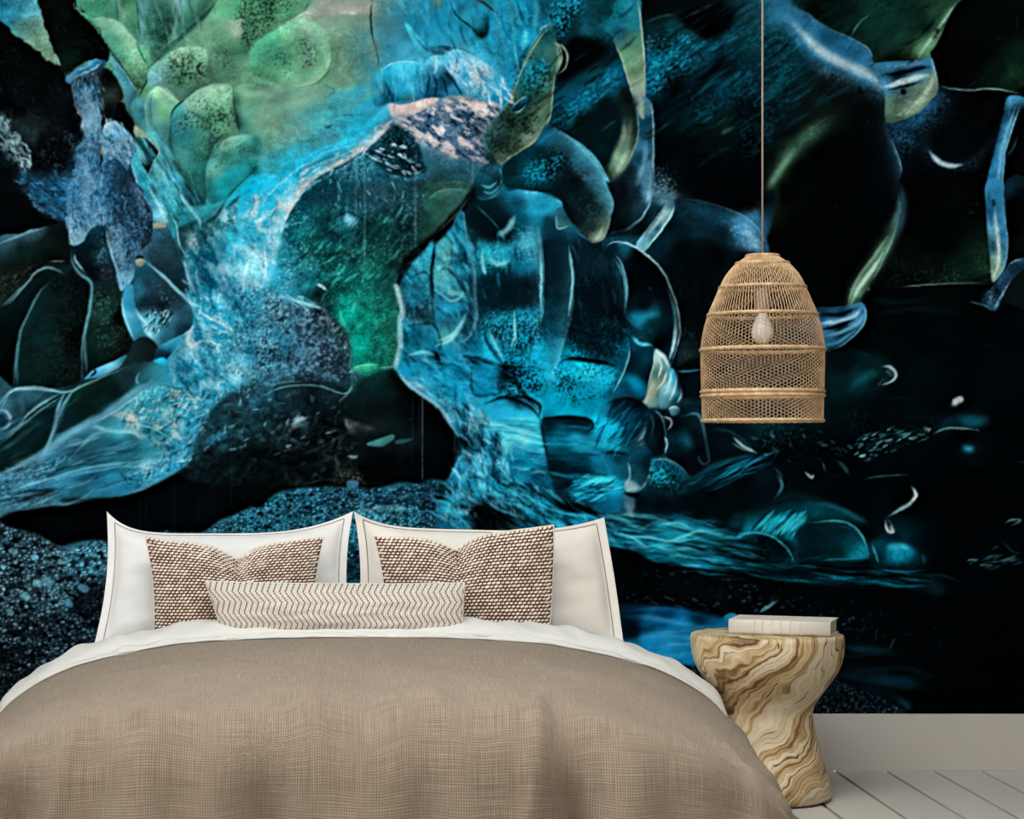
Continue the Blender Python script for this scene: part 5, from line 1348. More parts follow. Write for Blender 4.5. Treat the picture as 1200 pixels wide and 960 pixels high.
# black crescent
fill(S('378 262 410 240 432 240 430 290 470 258 540 263 612 300 692 370 742 460 776 560 788 660 776 745 745 842 720 780 660 742 620 690 560 642 528 602 540 500 530 410 500 340 440 320'), K('470 280 0c2c3c 520 275 1a4c60 600 330 03090e 640 420 02070c 580 450 02080c 700 480 030c12 560 560 08202e 620 550 041018 600 610 1c6c88 660 590 1a5c78 560 610 1c6480 690 640 082834 720 580 06202c 700 720 02080e 640 670 0e3c4c 750 600 0a2c3c 740 760 0c2c3c'), .8, bev=0)
line(S('480 310 515 360 535 430 540 500 528 600'), '84c4dc', 2.2, .8)
line(S('430 300 470 260 540 264 612 302 692 372 742 462 776 562 788 660 776 745 745 838'), 'a4ccd8', 2, .85)
line(S('730 470 760 560 770 650 755 760 735 820'), '6aa4b8', 4, .7, 2.2)
line(S('765 640 762 720 740 800'), 'd8ecf0', 3, .6, 1.6)
line(S('500 265 520 272'), '5ac0d8', 4, .6, 2)
line(S('560 600 600 625 640 600 700 585'), '3a9cb8', 6, .5, 4)
line(S('645 470 655 478'), 'a0c0cc', 4, .7, 2)
line(S('380 262 400 245 425 242 430 285'), '3a6c78', 1.6, .7)
# smaller gems at the lower right of the shell
Z(600, 220, 4)
fill(S('552 690 600 735 662 740 672 800 640 920 615 1000 470 1000 520 880 552 780'), K('570 730 0e3c50 610 760 0a2c40 640 800 0e3c50 560 820 06202e 600 860 0a3040 580 920 1a80a8 540 940 0e4058 630 880 0a2838'), .8)
line(S('565 700 600 732 658 738'), '6ad0e8', 3.4, .8, 1.8)
line(S('552 735 548 800 515 890 470 970'), '7ab8c8', 2, .7)
line(S('668 770 665 840 640 930'), 'c0d8cc', 1.8, .8)
fill(S('672 758 722 790 745 850 728 905 690 955 620 1020 650 920 670 820'), K('690 790 8cb0b4 720 830 5a8890 690 880 3a5c5c 670 940 a4a860 640 990 b8b868 710 900 7a9c98'), .8)
for q in ('680 770 715 800 738 850', '690 800 700 850 685 900', '730 860 712 910 680 950', '700 820 715 860'):
    line(S(q), 'e0f0f0', 2.4, .75, 1.4)
fill(S('745 850 772 868 792 910 797 970 780 1020 700 1040 690 960 728 905'), K('765 890 3f8ca8 780 940 2a7090 740 950 8cc0cc 720 1000 50808c 770 1000 1c4c60'), .8)
for q in ('748 860 742 910 715 980', '775 880 765 940 740 1000', '792 915 794 970 775 1010', '755 900 750 940'):
    line(S(q), 'd0ecf4', 2.2, .8, 1.4)
fill(S('780 850 900 800 900 980 800 980'), K('840 850 03090d 860 900 04121a'), 2, .9, bev=0)
line(S('775 862 830 864 895 855'), '3a7c94', 2, .7)
# ================= lower left: ribs of ice over a black gap, gravel (tile 0,430)
Z(0, 430, 4)
fill(S('-20 90 70 100 200 100 300 112 390 62 480 50 600 -10 760 -10 900 100 1000 90 1100 60 1200 40 1200 100 1060 130 1000 180 960 260 920 340 890 420 890 445 790 522 690 572 560 612 420 622 370 642 200 662 60 682 -20 735'),
     K('40 120 2a4c5c 20 180 3a6478 80 200 24424e 150 130 2c5060 60 260 3a6478 20 330 2a4c5c 160 220 102a30 100 350 0e2a2e 60 430 102a2e 200 330 12343c 150 420 16343c 260 180 1a3c48 300 300 2a5468 400 130 10282a 480 100 12302e 350 220 102c2e 450 200 1c4048 560 100 1c3c40 640 60 24505c 520 220 34687e 420 280 3a6c86 300 350 3a6c86 200 430 3a667e 100 490 30566c 40 540 34607a 20 600 2f5c74 120 560 3a6c88 250 480 2c5c74 360 420 2a5468 450 370 2c5c70 540 360 2a5a6c 620 350 2a5c6c 420 450 28586e 560 440 2a6478 640 420 2c6c7c 700 390 34788c 300 540 34708c 420 520 2c6482 540 500 2a6884 640 500 2f7898 700 475 90d4e8 800 470 3a98c4 850 440 48a4d0 760 500 3a8cb4 600 560 2a6888 480 580 2c6480 350 600 2a5c74 200 620 2c5468 100 640 2a5064 30 680 3a5e70 560 300 4a98ac 620 240 6ab4c4 560 250 3f8ca0 680 160 48a4bc 760 160 4098b0 840 180 3a8ca4 760 250 3a8ca4 700 310 2a6c80 820 300 54a8bc 860 220 48a0c0 940 150 5ab0c8 1000 120 3a98bc 1040 60 44a4c4 900 300 3f98b8 860 360 3a90b4 880 400 3080a8 1120 40 3a94b8'), 1.5, bev=0)
GL = S('560 260 640 180 760 110 880 60 1200 -20 1200 90 1060 130 980 220 900 340 880 440 760 420 700 340')
fill(GL, 'e8fafc', 5, .6, tex=ridged(8, 61, 4)**2.2)
fill(GL, '0a3040', 5, .65, tex=ridged(11, 64, 4)**1.7)
fill(GL, 'd8e0d8', 5, .5, tex=np.clip(noise(12, 6, 30, 4, 66)*2.8-1.7, 0, 1))
speck(GL, '082834', .3, 2.6, .6)
fill(S('520 220 600 215 660 240 620 250 540 240'), 'd8e0dc', 1.5, .7, tex=.3+.7*noise(5, seed=7))
fill(S('700 120 760 130 790 190 720 220 690 180'), '3a94ac', 2, .5)
# fin at the far left
line(S('-10 190 50 118 130 105 220 112 285 118'), '88b0c0', 2.6, .75, 1.6)
line(S('290 125 210 165 140 220 80 290 -10 355'), '8cb8c8', 3, .75, 1.6)
line(S('60 110 100 160 110 220 70 280'), '3a6474', 5, .5, 3)
line(S('-5 200 30 210 52 240 40 275 -5 300'), '98c0d0', 3, .75, 1.6)
fill(S('-20 215 20 225 35 250 20 275 -20 290'), '103040', 1.5, .8)
# dark panes
fill(S('-20 372 100 290 180 210 262 145 292 142 265 232 240 322 208 402 120 458 -20 505'), K('60 370 0c2c32 140 290 0e2a2c 220 200 0e2a2e 200 300 123840 160 380 103038 60 430 0c2426 240 240 12343a 100 440 1c302e'), 1.2, bev=.1)
line(S('120 270 170 262 210 275'), '2a6878', 4, .5, 3)
fill(S('330 122 400 72 480 60 600 25 640 45 600 120 480 190 400 252 312 302 272 312 282 222'), K('360 150 10302e 440 120 14362e 420 200 10282a 520 100 10282c 330 250 12323a 580 70 1a3a42 480 160 183840'), 1.4, bev=.1)
speck(S('390 120 500 80 540 110 420 210'), '04100c', .35, 2.6, .7)
line(S('305 125 275 195 255 290 218 388 196 415'), '78acc0', 4, .8, 2)
line(S('330 130 300 200 270 300'), '3f6c80', 4, .6, 2.5)
line(S('770 65 660 105 560 190 440 258 310 328 215 408 110 460 -10 520'), '6a9cb4', 8, .7, 4)
line(S('700 95 600 170 520 225 430 268'), '9cccdc', 2, .6)
line(S('660 20 640 60 655 90'), '6aa0b0', 2, .6)
# streaks along the lower slab
for q, c_, w_ in (('0 600 120 560 260 520 400 480 560 455 760 435', '7cb4cc', 3), ('150 575 330 512 500 482 640 455', '58a0bc', 3), ('0 560 100 510 200 440', '5c8ca4', 3),
                  ('0 510 60 480 120 465', '7098a8', 2), ('440 270 500 300 600 300 690 330', '7cb4c0', 3), ('520 310 620 310 680 345', 'b0d0d4', 2), ('340 420 430 330 520 300', '5a90a4', 3),
                  ('0 620 150 590 240 560 330 530', '4a88a8', 3), ('60 690 200 655 370 640', '5a8898', 2), ('560 612 690 568 790 520 888 445', '8cc8e0', 2.4), ('0 735 60 688 200 664', '5f8494', 4),
                  ('430 420 520 410 640 390', '16404e', 4), ('200 520 320 470 420 455', '143440', 3), ('0 640 100 600 240 575', '122a36', 5), ('560 470 640 470 700 455', 'a0d8e8', 2)):
    line(S(q), c_, w_, .65, 1.8)
speck(S('0 500 200 430 340 420 200 530 0 610'), '86b4cc', .3, 2.3, .65, ang=-25, st=2)
speck(S('0 500 200 430 340 420 200 530 0 610'), '0c2430', .3, 2.5, .6, ang=-25, st=2, seed=6)
fill(S('60 620 120 590 240 580 290 600 180 620 100 640'), '0c1c26', 2, .8)
fill(S('290 620 380 612 390 630 300 640'), '0c1c26', 1.5, .7)
speck(S('0 640 200 620 300 640 60 690'), '7494a4', .28, 2.4, .6)
fill(S('430 285 470 280 530 300 480 300'), '8cc0cc', 1.5, .6)
fill(S('660 470 700 455 740 475 700 492 665 490'), 'd0f4fc', 1.6, .85, tex=.4+.6*noise(5, seed=7))
speck(S('560 490 700 450 880 420 870 450 700 540 600 560'), 'd8f6ff', .25, 2.6, .8)
speck(S('560 490 700 450 880 420 870 450 700 540 600 560'), '06202e', .3, 2.8, .75, seed=6)
line(S('490 520 492 560'), '143440', 3, .6, 1.6)
line(S('740 80 850 110 900 140 870 210 780 285 700 335'), '0a2a36', 3, .55, 2)
# dark textured wall right of the ribs
fill(S('890 440 895 400 925 330 965 255 1010 175 1070 130 1200 95 1220 400 1220 640 1050 700 900 790 640 780 600 640 790 522'), K('960 300 16303a 1040 220 14303a 1080 260 1c4450 1020 340 3a8cac 1140 300 2a5468 1100 200 162c34 920 380 1a3840 1000 420 0e2428 1100 420 0a1c20 1150 380 0c2226 1050 480 0c2a2c 940 480 0a1c20 1180 460 12302f 900 560 04090b 1100 560 060d0f 800 600 04080b 700 640 03070a 1000 650 050a0d 850 720 05090d'), 1.6, bev=0)
DWL = S('900 420 960 260 1060 140 1200 110 1200 560 1000 600 860 540')
fill(DWL, '5c94a0', 6, .4, tex=ridged(10, 71, 4)**2)
fill(DWL, '020608', 6, .7, tex=ridged(13, 74, 4)**1.3)
line(S('930 470 960 430 1010 370 1080 350 1180 350'), '020507', 7, .7, 4)
for q in ('1020 330 1035 350', '1130 330 1140 345', '1150 290 1160 300', '1050 180 1090 175'):
    line(S(q), '88c4dc', 5, .6, 2.5)
line(S('900 410 910 330 960 250 1010 180 1070 130'), '3a6c7c', 2, .5)
# black gap
fill(S('-20 760 -20 730 60 682 200 662 370 642 420 622 560 612 690 572 790 522 860 520 1000 560 1220 560 1220 660 1050 715 960 775 880 795 720 802 470 815 360 822 280 842 200 802 100 772'), K('200 720 03070a 500 700 020508 800 640 04090c 1000 620 050b0f 400 660 030608 700 760 03080c 1100 640 04090c'), 1.4, bev=0)
for x, y0, y1, a in ((660, 560, 780, .3), (688, 560, 720, .4), (806, 540, 770, .35), (822, 520, 770, .35), (1086, 150, 660, .5), (1102, 100, 560, .4), (1055, 150, 500, .3), (930, 560, 740, .2), (1000, 560, 720, .2), (865, 540, 720, .2), (1150, 560, 640, .2)):
    line([(x, y0), (x, y1)], '5a88a0', 2, a, 1.6, 1)

# ================= gravel beds
def gravel(pts, cols, s, seed, dark='04090e', f=1.2, lite='b8e0ec', la=.5, da=.85):
    fill(pts, cols, f, 1, bev=0)
    d1, de, rc = cells(s, seed, .72)
    d3, df, rd = cells(s*.55, seed+5, .75)
    fill(pts, dark, f, da, tex=np.clip(1.05-de*2.6, 0, 1)*(.55+.45*noise(20, seed=seed)))
    fill(pts, dark, f, .85, tex=np.clip(1.9*(.5-rc), 0, 1))
    fill(pts, lite, f, la, tex=np.clip(rc*2.2-1.0, 0, 1)*np.clip(de*3.0-.4, 0, 1)*np.clip(1.25-d1*1.6, 0, 1))
    fill(pts, dark, f, .4, tex=np.clip(1.0-df*3.0, 0, 1))
    fill(pts, lite, f, .35, tex=np.clip(rd*3-2.2, 0, 1)*np.clip(df*3, 0, 1))
Z()
gravel(S('-20 618 10 619 40 626 62 637 80 645 95 640 118 635 130 660 130 760 100 780 60 800 20 830 -20 850'),
       K('10 640 3a5c70 50 660 42687c 100 660 4c86a0 110 700 3c6478 30 690 3c5c6c 70 700 446c80 20 740 283c4a 70 750 22364a 110 740 2a4458 10 780 121c22 50 790 16222c 90 770 1c2c3c'), 5.4, 5, la=.42, da=.75)
fill(S('90 690 110 680 125 700 120 720 95 725 80 715'), '05090d', 3, .6)
for q in ('0 735 20 745 60 740 110 722', '60 715 100 720'):
    line(S(q), '05090d', 6, .5, 4)
for x, y, r, c_ in ((41, 654, 5, '78bcd4'), (16, 647, 6, '74a0b0'), (30, 700, 6, '7ab4cc'), (55, 683, 7, '6aa0b4'), (44, 684, 5, '8cc0d0'), (98, 690, 7, '6ca8c0'), (80, 708, 6, '5a94ac'), (4, 665, 4, '88c4d8'), (72, 660, 4, '90c8d8'), (12, 718, 5, '6a9cb0')):
    fill([(x-r, y-r*.2), (x-r*.3, y-r*.8), (x+r*.8, y-r*.4), (x+r, y+r*.4), (x, y+r*.7)], c_, .9, .5)
gravel(S('178 632 215 626 240 624 258 612 275 604 300 592 330 580 350 573 400 571 450 572 475 569 495 564 515 566 530 562 545 570 540 600 520 618 540 640 520 720 300 720 150 720'),
       K('200 630 2f6c84 250 620 3a7890 300 610 2f7490 350 600 2c6c88 400 590 2a5c78 450 590 2c6480 500 580 24506a 520 600 1c4c68 350 620 2f7894 420 620 3484a0 450 600 4a94a8 480 610 2c7088 410 660 1c5068 300 630 2a6c88 500 630 1c485c 415 690 1f6c8c'), 4.3, 9, dark='051824', la=.40, da=.62)
speck(S('395 575 480 572 520 570 500 590 400 592'), '15364c', .5, 2.2, .7)
line(S('410 602 450 596 490 598'), 'a0d4dc', 5, .55, 3, tex=noise(5, 3, 0, 3, 7))
line(S('465 585 480 581'), 'e0e8b8', 3, .7, 1.6)
line(S('380 600 440 606 460 596'), '6cc0d0', 4, .4, 3, tex=noise(5, 3, 0, 3, 7))

# ================= black hollow behind the gravel (tile 300,430)
Z(300, 430, 4)
fill(S('-20 90 60 100 130 80 260 70 400 60 450 40 475 75 500 60 650 12 700 70 780 130 850 180 900 250 950 330 955 390 930 480 895 535 820 532 760 550 680 542 560 572 450 562 350 562 200 572 100 592 -20 640'),
     K('60 150 1c5468 20 120 16343c 140 120 10242c 260 120 0a1c22 380 110 143038 440 80 1a3c44 60 240 22424e 200 250 2a4450 20 300 1c4050 80 340 284c58 180 340 0a1216 280 200 0c1c20 330 330 040a0c 420 200 081416 500 120 0c2226 600 100 0a2024 560 60 0e2828 660 60 060f12 560 200 081518 700 160 050b0e 800 240 04080b 480 300 0c1418 560 280 16242a 600 350 0c1c1e 700 350 0c1a1e 400 330 080f10 440 420 0c1816 300 430 050c0e 200 450 061213 80 460 0a1e20 20 420 0c2022 600 450 020507 750 450 03070b 900 420 03070b 520 500 030607 300 520 04090a 120 540 040a0d 30 590 04090c 900 500 04090d'), 1.4, bev=0)
DK = S('0 100 400 70 440 90 400 240 500 330 380 540 120 560 0 560')
fill(DK, '6c9ca8', 6, .38, tex=ridged(12, 81, 4)**2.2*(.2+noise(34, seed=8)))
fill(DK, '020506', 6, .75, tex=ridged(14, 84, 4)**1.2)
for q, c_, w_, a_ in (('0 110 40 105 80 85 140 75', '5c8c90', 2, .6), ('460 80 440 120 400 160 390 180', '6a98a0', 2.4, .6), ('160 300 200 255 240 240', '90a8b4', 5, .5), ('150 340 150 380 180 410', '3a5458', 2, .5),
                      ('160 420 260 400 360 350 430 310 490 290', '3c5858', 2, .55), ('0 450 60 460 140 470 220 460', '2f5450', 2, .5), ('150 520 220 480 330 440 400 400', '1c3a38', 3, .5),
                      ('480 25 540 10 640 -5', '2a5c50', 3, .5), ('500 70 560 50 650 30', '122c2c', 4, .6)):
    line(S(q), c_, w_, a_, 1.6, tex=.4+.6*noise(5, seed=7))
fill(S('410 243 480 260 552 288 545 308 470 330 430 290'), K('440 265 70707c 520 295 504c54 470 300 2a343c'), 1.4, .8, tex=.35+.65*noise(6, seed=7))
fill(S('430 330 500 300 550 310 480 350 420 370'), '10181c', 2, .8)
fill(S('520 362 590 335 642 320 650 338 605 370 560 376'), K('560 360 3a6c6c 620 345 2f5858'), 1)
fill(S('650 352 680 340 735 342 700 360 665 362'), '244a4c', 1, .9)
line(S('715 250 740 246'), '4c8080', 3, .6, 1.6)
line(S('430 420 460 425 480 418'), '88a49c', 3, .6, 1.6)
fill(S('372 482 420 478 480 482 520 560 440 562 365 556'), K('420 500 1c2622 480 520 0e1616 400 540 101a18'), 1, bev=.1)
speck(S('372 482 480 482 510 550 370 550'), '9aa08c', .15, 2.4, .85)
fill(S('425 545 450 535 480 540 478 570 440 575'), '3a647c', 1, .9)
line(S('530 550 600 545'), '2c3438', 5, .6, 3)
line(S('650 210 690 205'), '2c4448', 5, .5, 3)
for x, y0, y1, a in ((737, 110, 350, .35), (768, 120, 360, .45), (782, 130, 530, .75), (787, 140, 300, .5), (936, 300, 480, .6), (932, 310, 390, .4), (730, 350, 450, .2), (720, 0, 100, .2)):
    line([(x, y0), (x, y1)], '9cc0d4', 2.2, a, 1.5, 1)
# ================= foot of the shell (tiles 300,430 and 600,430)
fill(S('655 0 705 75 782 132 852 182 902 252 952 332 958 395 932 480 898 540 885 580 860 640 872 780 1200 830 1240 300 1180 150 1060 120 900 30 760 -10'),
     K('760 60 2078a0 800 100 3a80a0 860 60 1c7cac 950 60 2080ac 1080 60 166890 1180 50 0e3448 900 130 1c80ac 860 170 2f7898 950 220 3a8aac 1000 160 1a7ca8 1100 150 1c88b4 1030 260 6ab8d0 1080 300 4aa8c8 1000 320 10384c 950 380 2a5c74 1150 250 48b4d8 1190 300 80dcf0 1120 380 1c6c94 1060 440 44a8d0 1000 430 123c54 1180 360 2a90b8 960 470 2078a0 1030 500 34a0c8 1120 470 0e4058 1180 430 103c54 940 560 206484 1000 600 2a90b0 900 620 2088b0 920 680 3f98b0 880 720 144460 980 680 0e3448 1080 560 2a94b8 1130 520 48b0d0 1150 600 1c80a4 1100 640 10486a 1190 560 1c88b0 1200 640 2aa0c4 960 740 1a80a8 1070 720 06182a 1150 740 041018 1190 700 0a2838 900 760 1a6c90'), 2.5, bev=0)
LEG = S('700 80 860 170 960 330 900 580 880 760 1200 760 1200 300 1000 120 800 60')
fill(LEG, '041c2c', 5, .7, tex=ridged(13, 91, 4, stretch=1.5, ang=60)**1.4)
fill(LEG, '90e0f4', 5, .6, tex=ridged(11, 94, 4, stretch=1.8, ang=50)**2.2)
line(S('655 0 702 72 782 132 855 185 905 255 950 330'), '8cb4c8', 4, .7, 2)
line(S('690 50 760 90 800 125'), '8c8898', 3, .6, 2)
line(S('950 340 965 400 935 480 900 540'), '58a0bc', 2.2, .6)
fill(S('1000 350 960 330 945 345 965 400 990 380'), '04101a', 1.5, .8)
fill(S('840 590 890 570 930 560 900 620 860 640'), '0a1c2a', 2, .8)
fill(S('990 690 1030 655 1080 660 1120 700 1180 765 1200 775 1030 775 1040 720'), K('1060 690 081c2c 1120 740 03090f 1060 750 06141f'), 1.4, bev=0)
line(S('990 700 1000 670 1040 650'), '9cd8e4', 4, .7, 2)
line(S('1060 640 1110 680 1160 720 1200 760'), '58b0cc', 2, .6)
# ================= foot of the shell, right part (tile 600,430)
Z(600, 430, 4)
fill(S('-20 130 60 140 140 160 140 240 250 235 360 240 420 180 500 140 560 130 640 190 740 200 800 190 890 200 930 300 935 430 860 520 1000 520 1160 420 1220 430 1220 980 1180 960 900 960 720 930 560 870 460 850 300 830 -20 800'),
     K('40 200 2890b4 60 290 84dcec 30 320 a0ecf4 100 250 30a0c4 60 370 2c90b4 120 340 3fb0d0 60 440 1c6888 120 480 1a6c8c 40 520 28809c 100 560 165070 200 290 145c74 250 330 1c7c98 300 350 2890a8 220 400 0c384a 300 440 072c40 400 430 146080 260 480 062030 180 450 0e3c50 420 260 1c98c0 480 300 1a7898 560 260 0c3c50 600 220 0a2c3c 450 350 1c88ac 540 370 082838 600 330 2a5468 500 420 0e3c50 600 440 103a4e 640 300 061c28 700 260 061420 680 380 051822 760 360 0a2432 820 350 1c6480 860 300 082030 900 280 061822 880 400 06141c 480 480 165a74 420 530 34b0d4 340 560 28a0c8 300 540 1c809c 460 560 2a9cc0 380 620 124c68 460 640 145a78 300 620 103c50 560 480 1a5068 600 540 2a5064 700 480 1f90ac 760 500 2890b0 700 540 2cb0d0 800 560 1c7c98 660 590 0e3c50 880 560 082430 980 520 0a3040 1040 460 103c4c 1100 440 0a2430 1160 500 03090c 950 600 03090d 1100 600 03080b 820 620 051218 700 640 061820 600 640 06161e 250 650 04121a 60 620 2088ac 130 660 1a789c 220 700 1c80a4 320 720 1c84a8 420 700 145a7a 560 680 24485c 500 740 10384c 600 720 0c3448 500 800 2090b8 580 790 1c7ca4 700 780 38b0cc 760 760 1f8cac 840 750 34b4d4 900 760 208cac 800 820 1a80a4 680 830 1c88b0 900 830 125068 960 780 0a2c3c 1050 740 1c6c84 1120 740 0c3848 1180 760 103c4c 1100 800 2490b0 1160 840 0a2838 1000 860 0c3c50 900 880 146484 760 880 1a80a4 1050 900 0c4258 1150 900 0a3040 1000 700 04141c 880 690 061820 760 690 082430'), 2, bev=0)
LOW = S('460 700 700 700 900 700 1200 720 1200 960 800 940 460 840')
fill(LOW, '03141c', 5, .75, tex=ridged(12, 101, 4, stretch=3.0, ang=-8)**1.3)
fill(LOW, '7ce4f4', 5, .5, tex=ridged(11, 104, 4, stretch=3.5, ang=-12)**2.2*(.2+noise(40, seed=8)))
fill(S('0 560 200 560 460 720 460 850 0 800'), '041824', 5, .7, tex=ridged(14, 107, 4, stretch=2, ang=30)**1.3)
fill(S('0 560 200 560 460 720 460 850 0 800'), '6cdcf4', 5, .5, tex=ridged(12, 109, 4, stretch=2, ang=35)**2.2)
# left facet
fill(S('-30 140 60 145 132 180 145 300 172 420 182 520 120 500 -30 540'), K('20 180 0e3c50 80 170 1c5c78 60 240 2a98b8 40 290 90e4f0 80 310 74d8ec 30 340 a4f0f8 110 260 38a8c8 100 350 3cb0cc 60 400 1c7090 120 440 186480 20 460 1a6484 80 490 2888a8'), 1)
line(S('0 310 60 318 130 345'), 'c8fafc', 5, .6, 3)
line(S('0 360 80 365 150 360'), '0c4058', 4, .5, 3)
line(S('-10 148 50 142 110 165 134 190 125 240'), '05141c', 4, .85, 2)
line(S('140 250 148 310 172 420 182 515'), '041420', 3, .75, 2)
speck(S('-20 130 80 -10 130 100 100 170 0 140'), '041820', .4, 2.6, .7)
# second facet
fill(S('142 252 200 240 280 236 355 250 372 300 368 330 420 400 455 490 400 520 300 515 190 522 165 400'), K('180 270 0c2c3c 280 250 06202e 340 280 0a2838 200 320 14506a 280 310 1c708c 330 340 2688a4 300 370 2a98b4 200 380 104258 220 430 041a28 320 440 062438 400 440 186484 430 490 2a7894 250 490 03121c 360 490 0c3850'), 1)
for q in ('170 290 250 285 340 300', '160 330 260 325 360 335', '180 375 280 372 380 370'):
    line(S(q), '3a9cb8', 3, .4, 2.5)
line(S('142 252 220 240 290 238 350 250 370 300'), '030c14', 4, .8, 2)
line(S('385 360 430 430 455 490'), '7ab8cc', 2, .6)
# dome facet
fill(S('372 262 420 182 500 142 560 140 622 172 642 210 622 330 545 412 425 402 370 330'), K('400 260 1c9cc4 460 280 20a4c8 430 210 145c78 500 160 051420 580 170 04101a 560 220 0c4058 500 230 124c64 600 240 082838 480 350 1c80a0 420 370 2088a8 540 330 0c3c50 590 300 103c50 610 330 4a7488'), 1)
speck(S('372 270 440 220 500 300 440 390 380 340'), '54e0f8', .3, 2.6, .6)
line(S('425 185 500 145 560 140 620 170'), '244858', 2, .6)
line(S('600 370 620 320 638 260 640 215'), '90bccc', 3, .7, 1.8)
line(S('598 350 612 310'), 'c8e4ec', 4, .7, 2)
line(S('545 412 500 405 425 402'), '041018', 4, .7, 2.5)
# round shells right of it
fill(S('640 212 680 205 712 250 722 320 712 400 665 420 640 390 625 340'), K('660 240 0a2030 690 280 05141f 700 350 04101a 650 340 0a2838 670 400 06202c'), 1)
line(S('660 200 700 235 722 310 714 400'), '5a90a4', 2, .7)
line(S('645 215 665 270 650 340'), '2a5468', 2, .6)
fill(S('720 260 760 225 830 195 890 210 915 300 930 380 930 440 850 512 800 480 740 440 715 400 722 320'), K('760 260 04101a 800 230 08202e 860 230 103040 820 350 1c7898 780 380 0a2c3c 860 320 071c28 890 300 1a3c50 880 400 051018 800 440 051019 900 430 10283a'), 1)
line(S('820 340 830 365'), '8cdcf0', 8, .7, 5)
line(S('800 235 850 220 885 240 905 320 918 400 920 450'), '6aa0b8', 3, .75, 1.8)
line(S('880 410 880 440 905 460 928 440 920 370'), 'a0c8d8', 2, .65)
line(S('895 340 900 400'), '5a88a8', 5, .5, 3)
fill(S('740 195 765 185 790 200 780 225 750 230'), K('765 205 5a94a8 780 215 2a5468'), 1)
for q in ('735 200 760 190 785 195', '700 235 740 245 750 270 730 300', '710 250 735 260', '718 330 730 360 720 410', '740 200 720 225'):
    line(S(q), 'c0dce8', 2.2, .75, 1.4)
# drop between
fill(S('548 415 600 380 650 390 662 440 645 520 600 580 560 590 530 570 545 480'), K('590 430 0e3a4e 630 440 0a2c3c 570 500 16485c 610 530 205468 560 570 4a7c8c'), 1)
line(S('660 430 645 520 600 580'), '78a8b8', 3, .7, 1.8)
line(S('545 450 555 510 530 570'), '94bcc8', 2.2, .65)
line(S('440 420 455 490'), '88c0d0', 2, .6)
fill(S('530 545 560 540 600 570 575 585 540 590'), K('560 565 8cb4bc'), 1.4, .8)
fill(S('662 445 720 435 790 470 835 520 870 545 860 600 780 590 700 600 640 560 645 520'), K('690 460 165068 740 470 1c6c88 700 510 24a0bc 760 530 28a0c0 680 540 34c0dc 800 560 1c7c98 740 580 1c7890 850 570 0c3040 660 560 124458'), 1.2)
line(S('662 440 720 436 790 470 838 522'), '88b4c0', 2, .7)
speck(S('670 470 780 500 840 570 720 590 660 540'), '041820', .35, 2.6, .75)
speck(S('670 480 760 510 740 580 680 550'), '70f0fc', .25, 2.4, .65, seed=6)
# glow patch with dark arc
fill(S('290 540 380 510 460 520 500 560 440 600 340 620 290 600'), K('340 560 34b0d0 420 540 48c8e4 380 590 1c80a4 470 560 1c88ac 310 590 1a7898'), 2, .8)
speck(S('290 540 400 510 480 560 320 610'), '04202c', .3, 2.6, .6)
fill(S('190 540 240 520 290 540 270 575 215 590'), '0a1e2c', 1.6, .9)
line(S('205 600 230 640 290 660 350 670 400 692'), '020a10', 8, .9, 3)
line(S('0 600 80 650 150 730 200 760'), '020c14', 6, .6, 4)
line(S('40 600 120 640 220 680 330 700 420 690'), '58c4e0', 2.6, .6, 1.8)
fill(S('-20 660 40 670 120 740 160 760 60 765 -20 760'), '040f18', 2.5, .85)
for q in ('0 680 60 720 100 760', '60 690 130 750'):
    line(S(q), '6cb4c8', 2, .5, 1.6)
fill(S('530 595 560 600 580 640 570 680 575 730 545 690 525 640'), K('550 620 3a5c6c 565 660 5a7c88 570 720 88a8b0'), 1.4, .8)
line(S('525 590 570 605 600 600'), '020a0f', 5, .8, 2.5)
# dark ledges on the right
for q, c_, w_, a_ in (('1000 500 1060 450 1160 420', '4c8898', 3, .6), ('920 300 1000 300 1080 340 1140 400', '2c6474', 4, .5), ('1040 360 1070 380 1120 400', 'a0c4cc', 3, .6), ('1060 350 1100 380 1135 405', '88b0bc', 2, .6),
                      ('930 330 1020 380 1080 420', '0a2c38', 8, .6), ('880 490 960 450 1050 430', '1a5464', 5, .5), ('1000 550 1060 510 1160 430', '020608', 6, .7), ('760 630 900 640 1100 650 1200 640', '0c2c38', 4, .6), ('1055 695 1072 700', 'a0c0cc', 6, .6)):
    line(S(q), c_, w_, a_, w_*.6)
for q, c_, w_, a_ in (('540 810 640 800 760 810 880 780 960 800', '50d4ec', 3, .6), ('560 850 700 840 860 850 960 820', '3cc0dc', 3, .6), ('560 860 700 900 900 920 1130 950', '40b0d0', 4, .6), ('680 760 760 780 860 770', '88eef8', 3, .6),
                      ('700 740 800 720 880 740 940 770', '2a98b4', 3, .6), ('900 740 960 780 1040 790', '02101a', 8, .7), ('1050 820 1080 790 1130 790', '50c8e0', 4, .6), ('470 790 520 810 545 850', '06202c', 4, .7), ('480 770 560 790 640 790', '2ca8cc', 4, .5),
                      ('860 740 900 760 1000 720', '0c3444', 5, .6), ('1010 900 1080 900 1200 920', '1c7090', 3, .5), ('560 870 640 880 720 920', '02080e', 4, .6), ('530 790 530 830', '02101a', 3, .7)):
    line(S(q), c_, w_, a_, w_*.6)

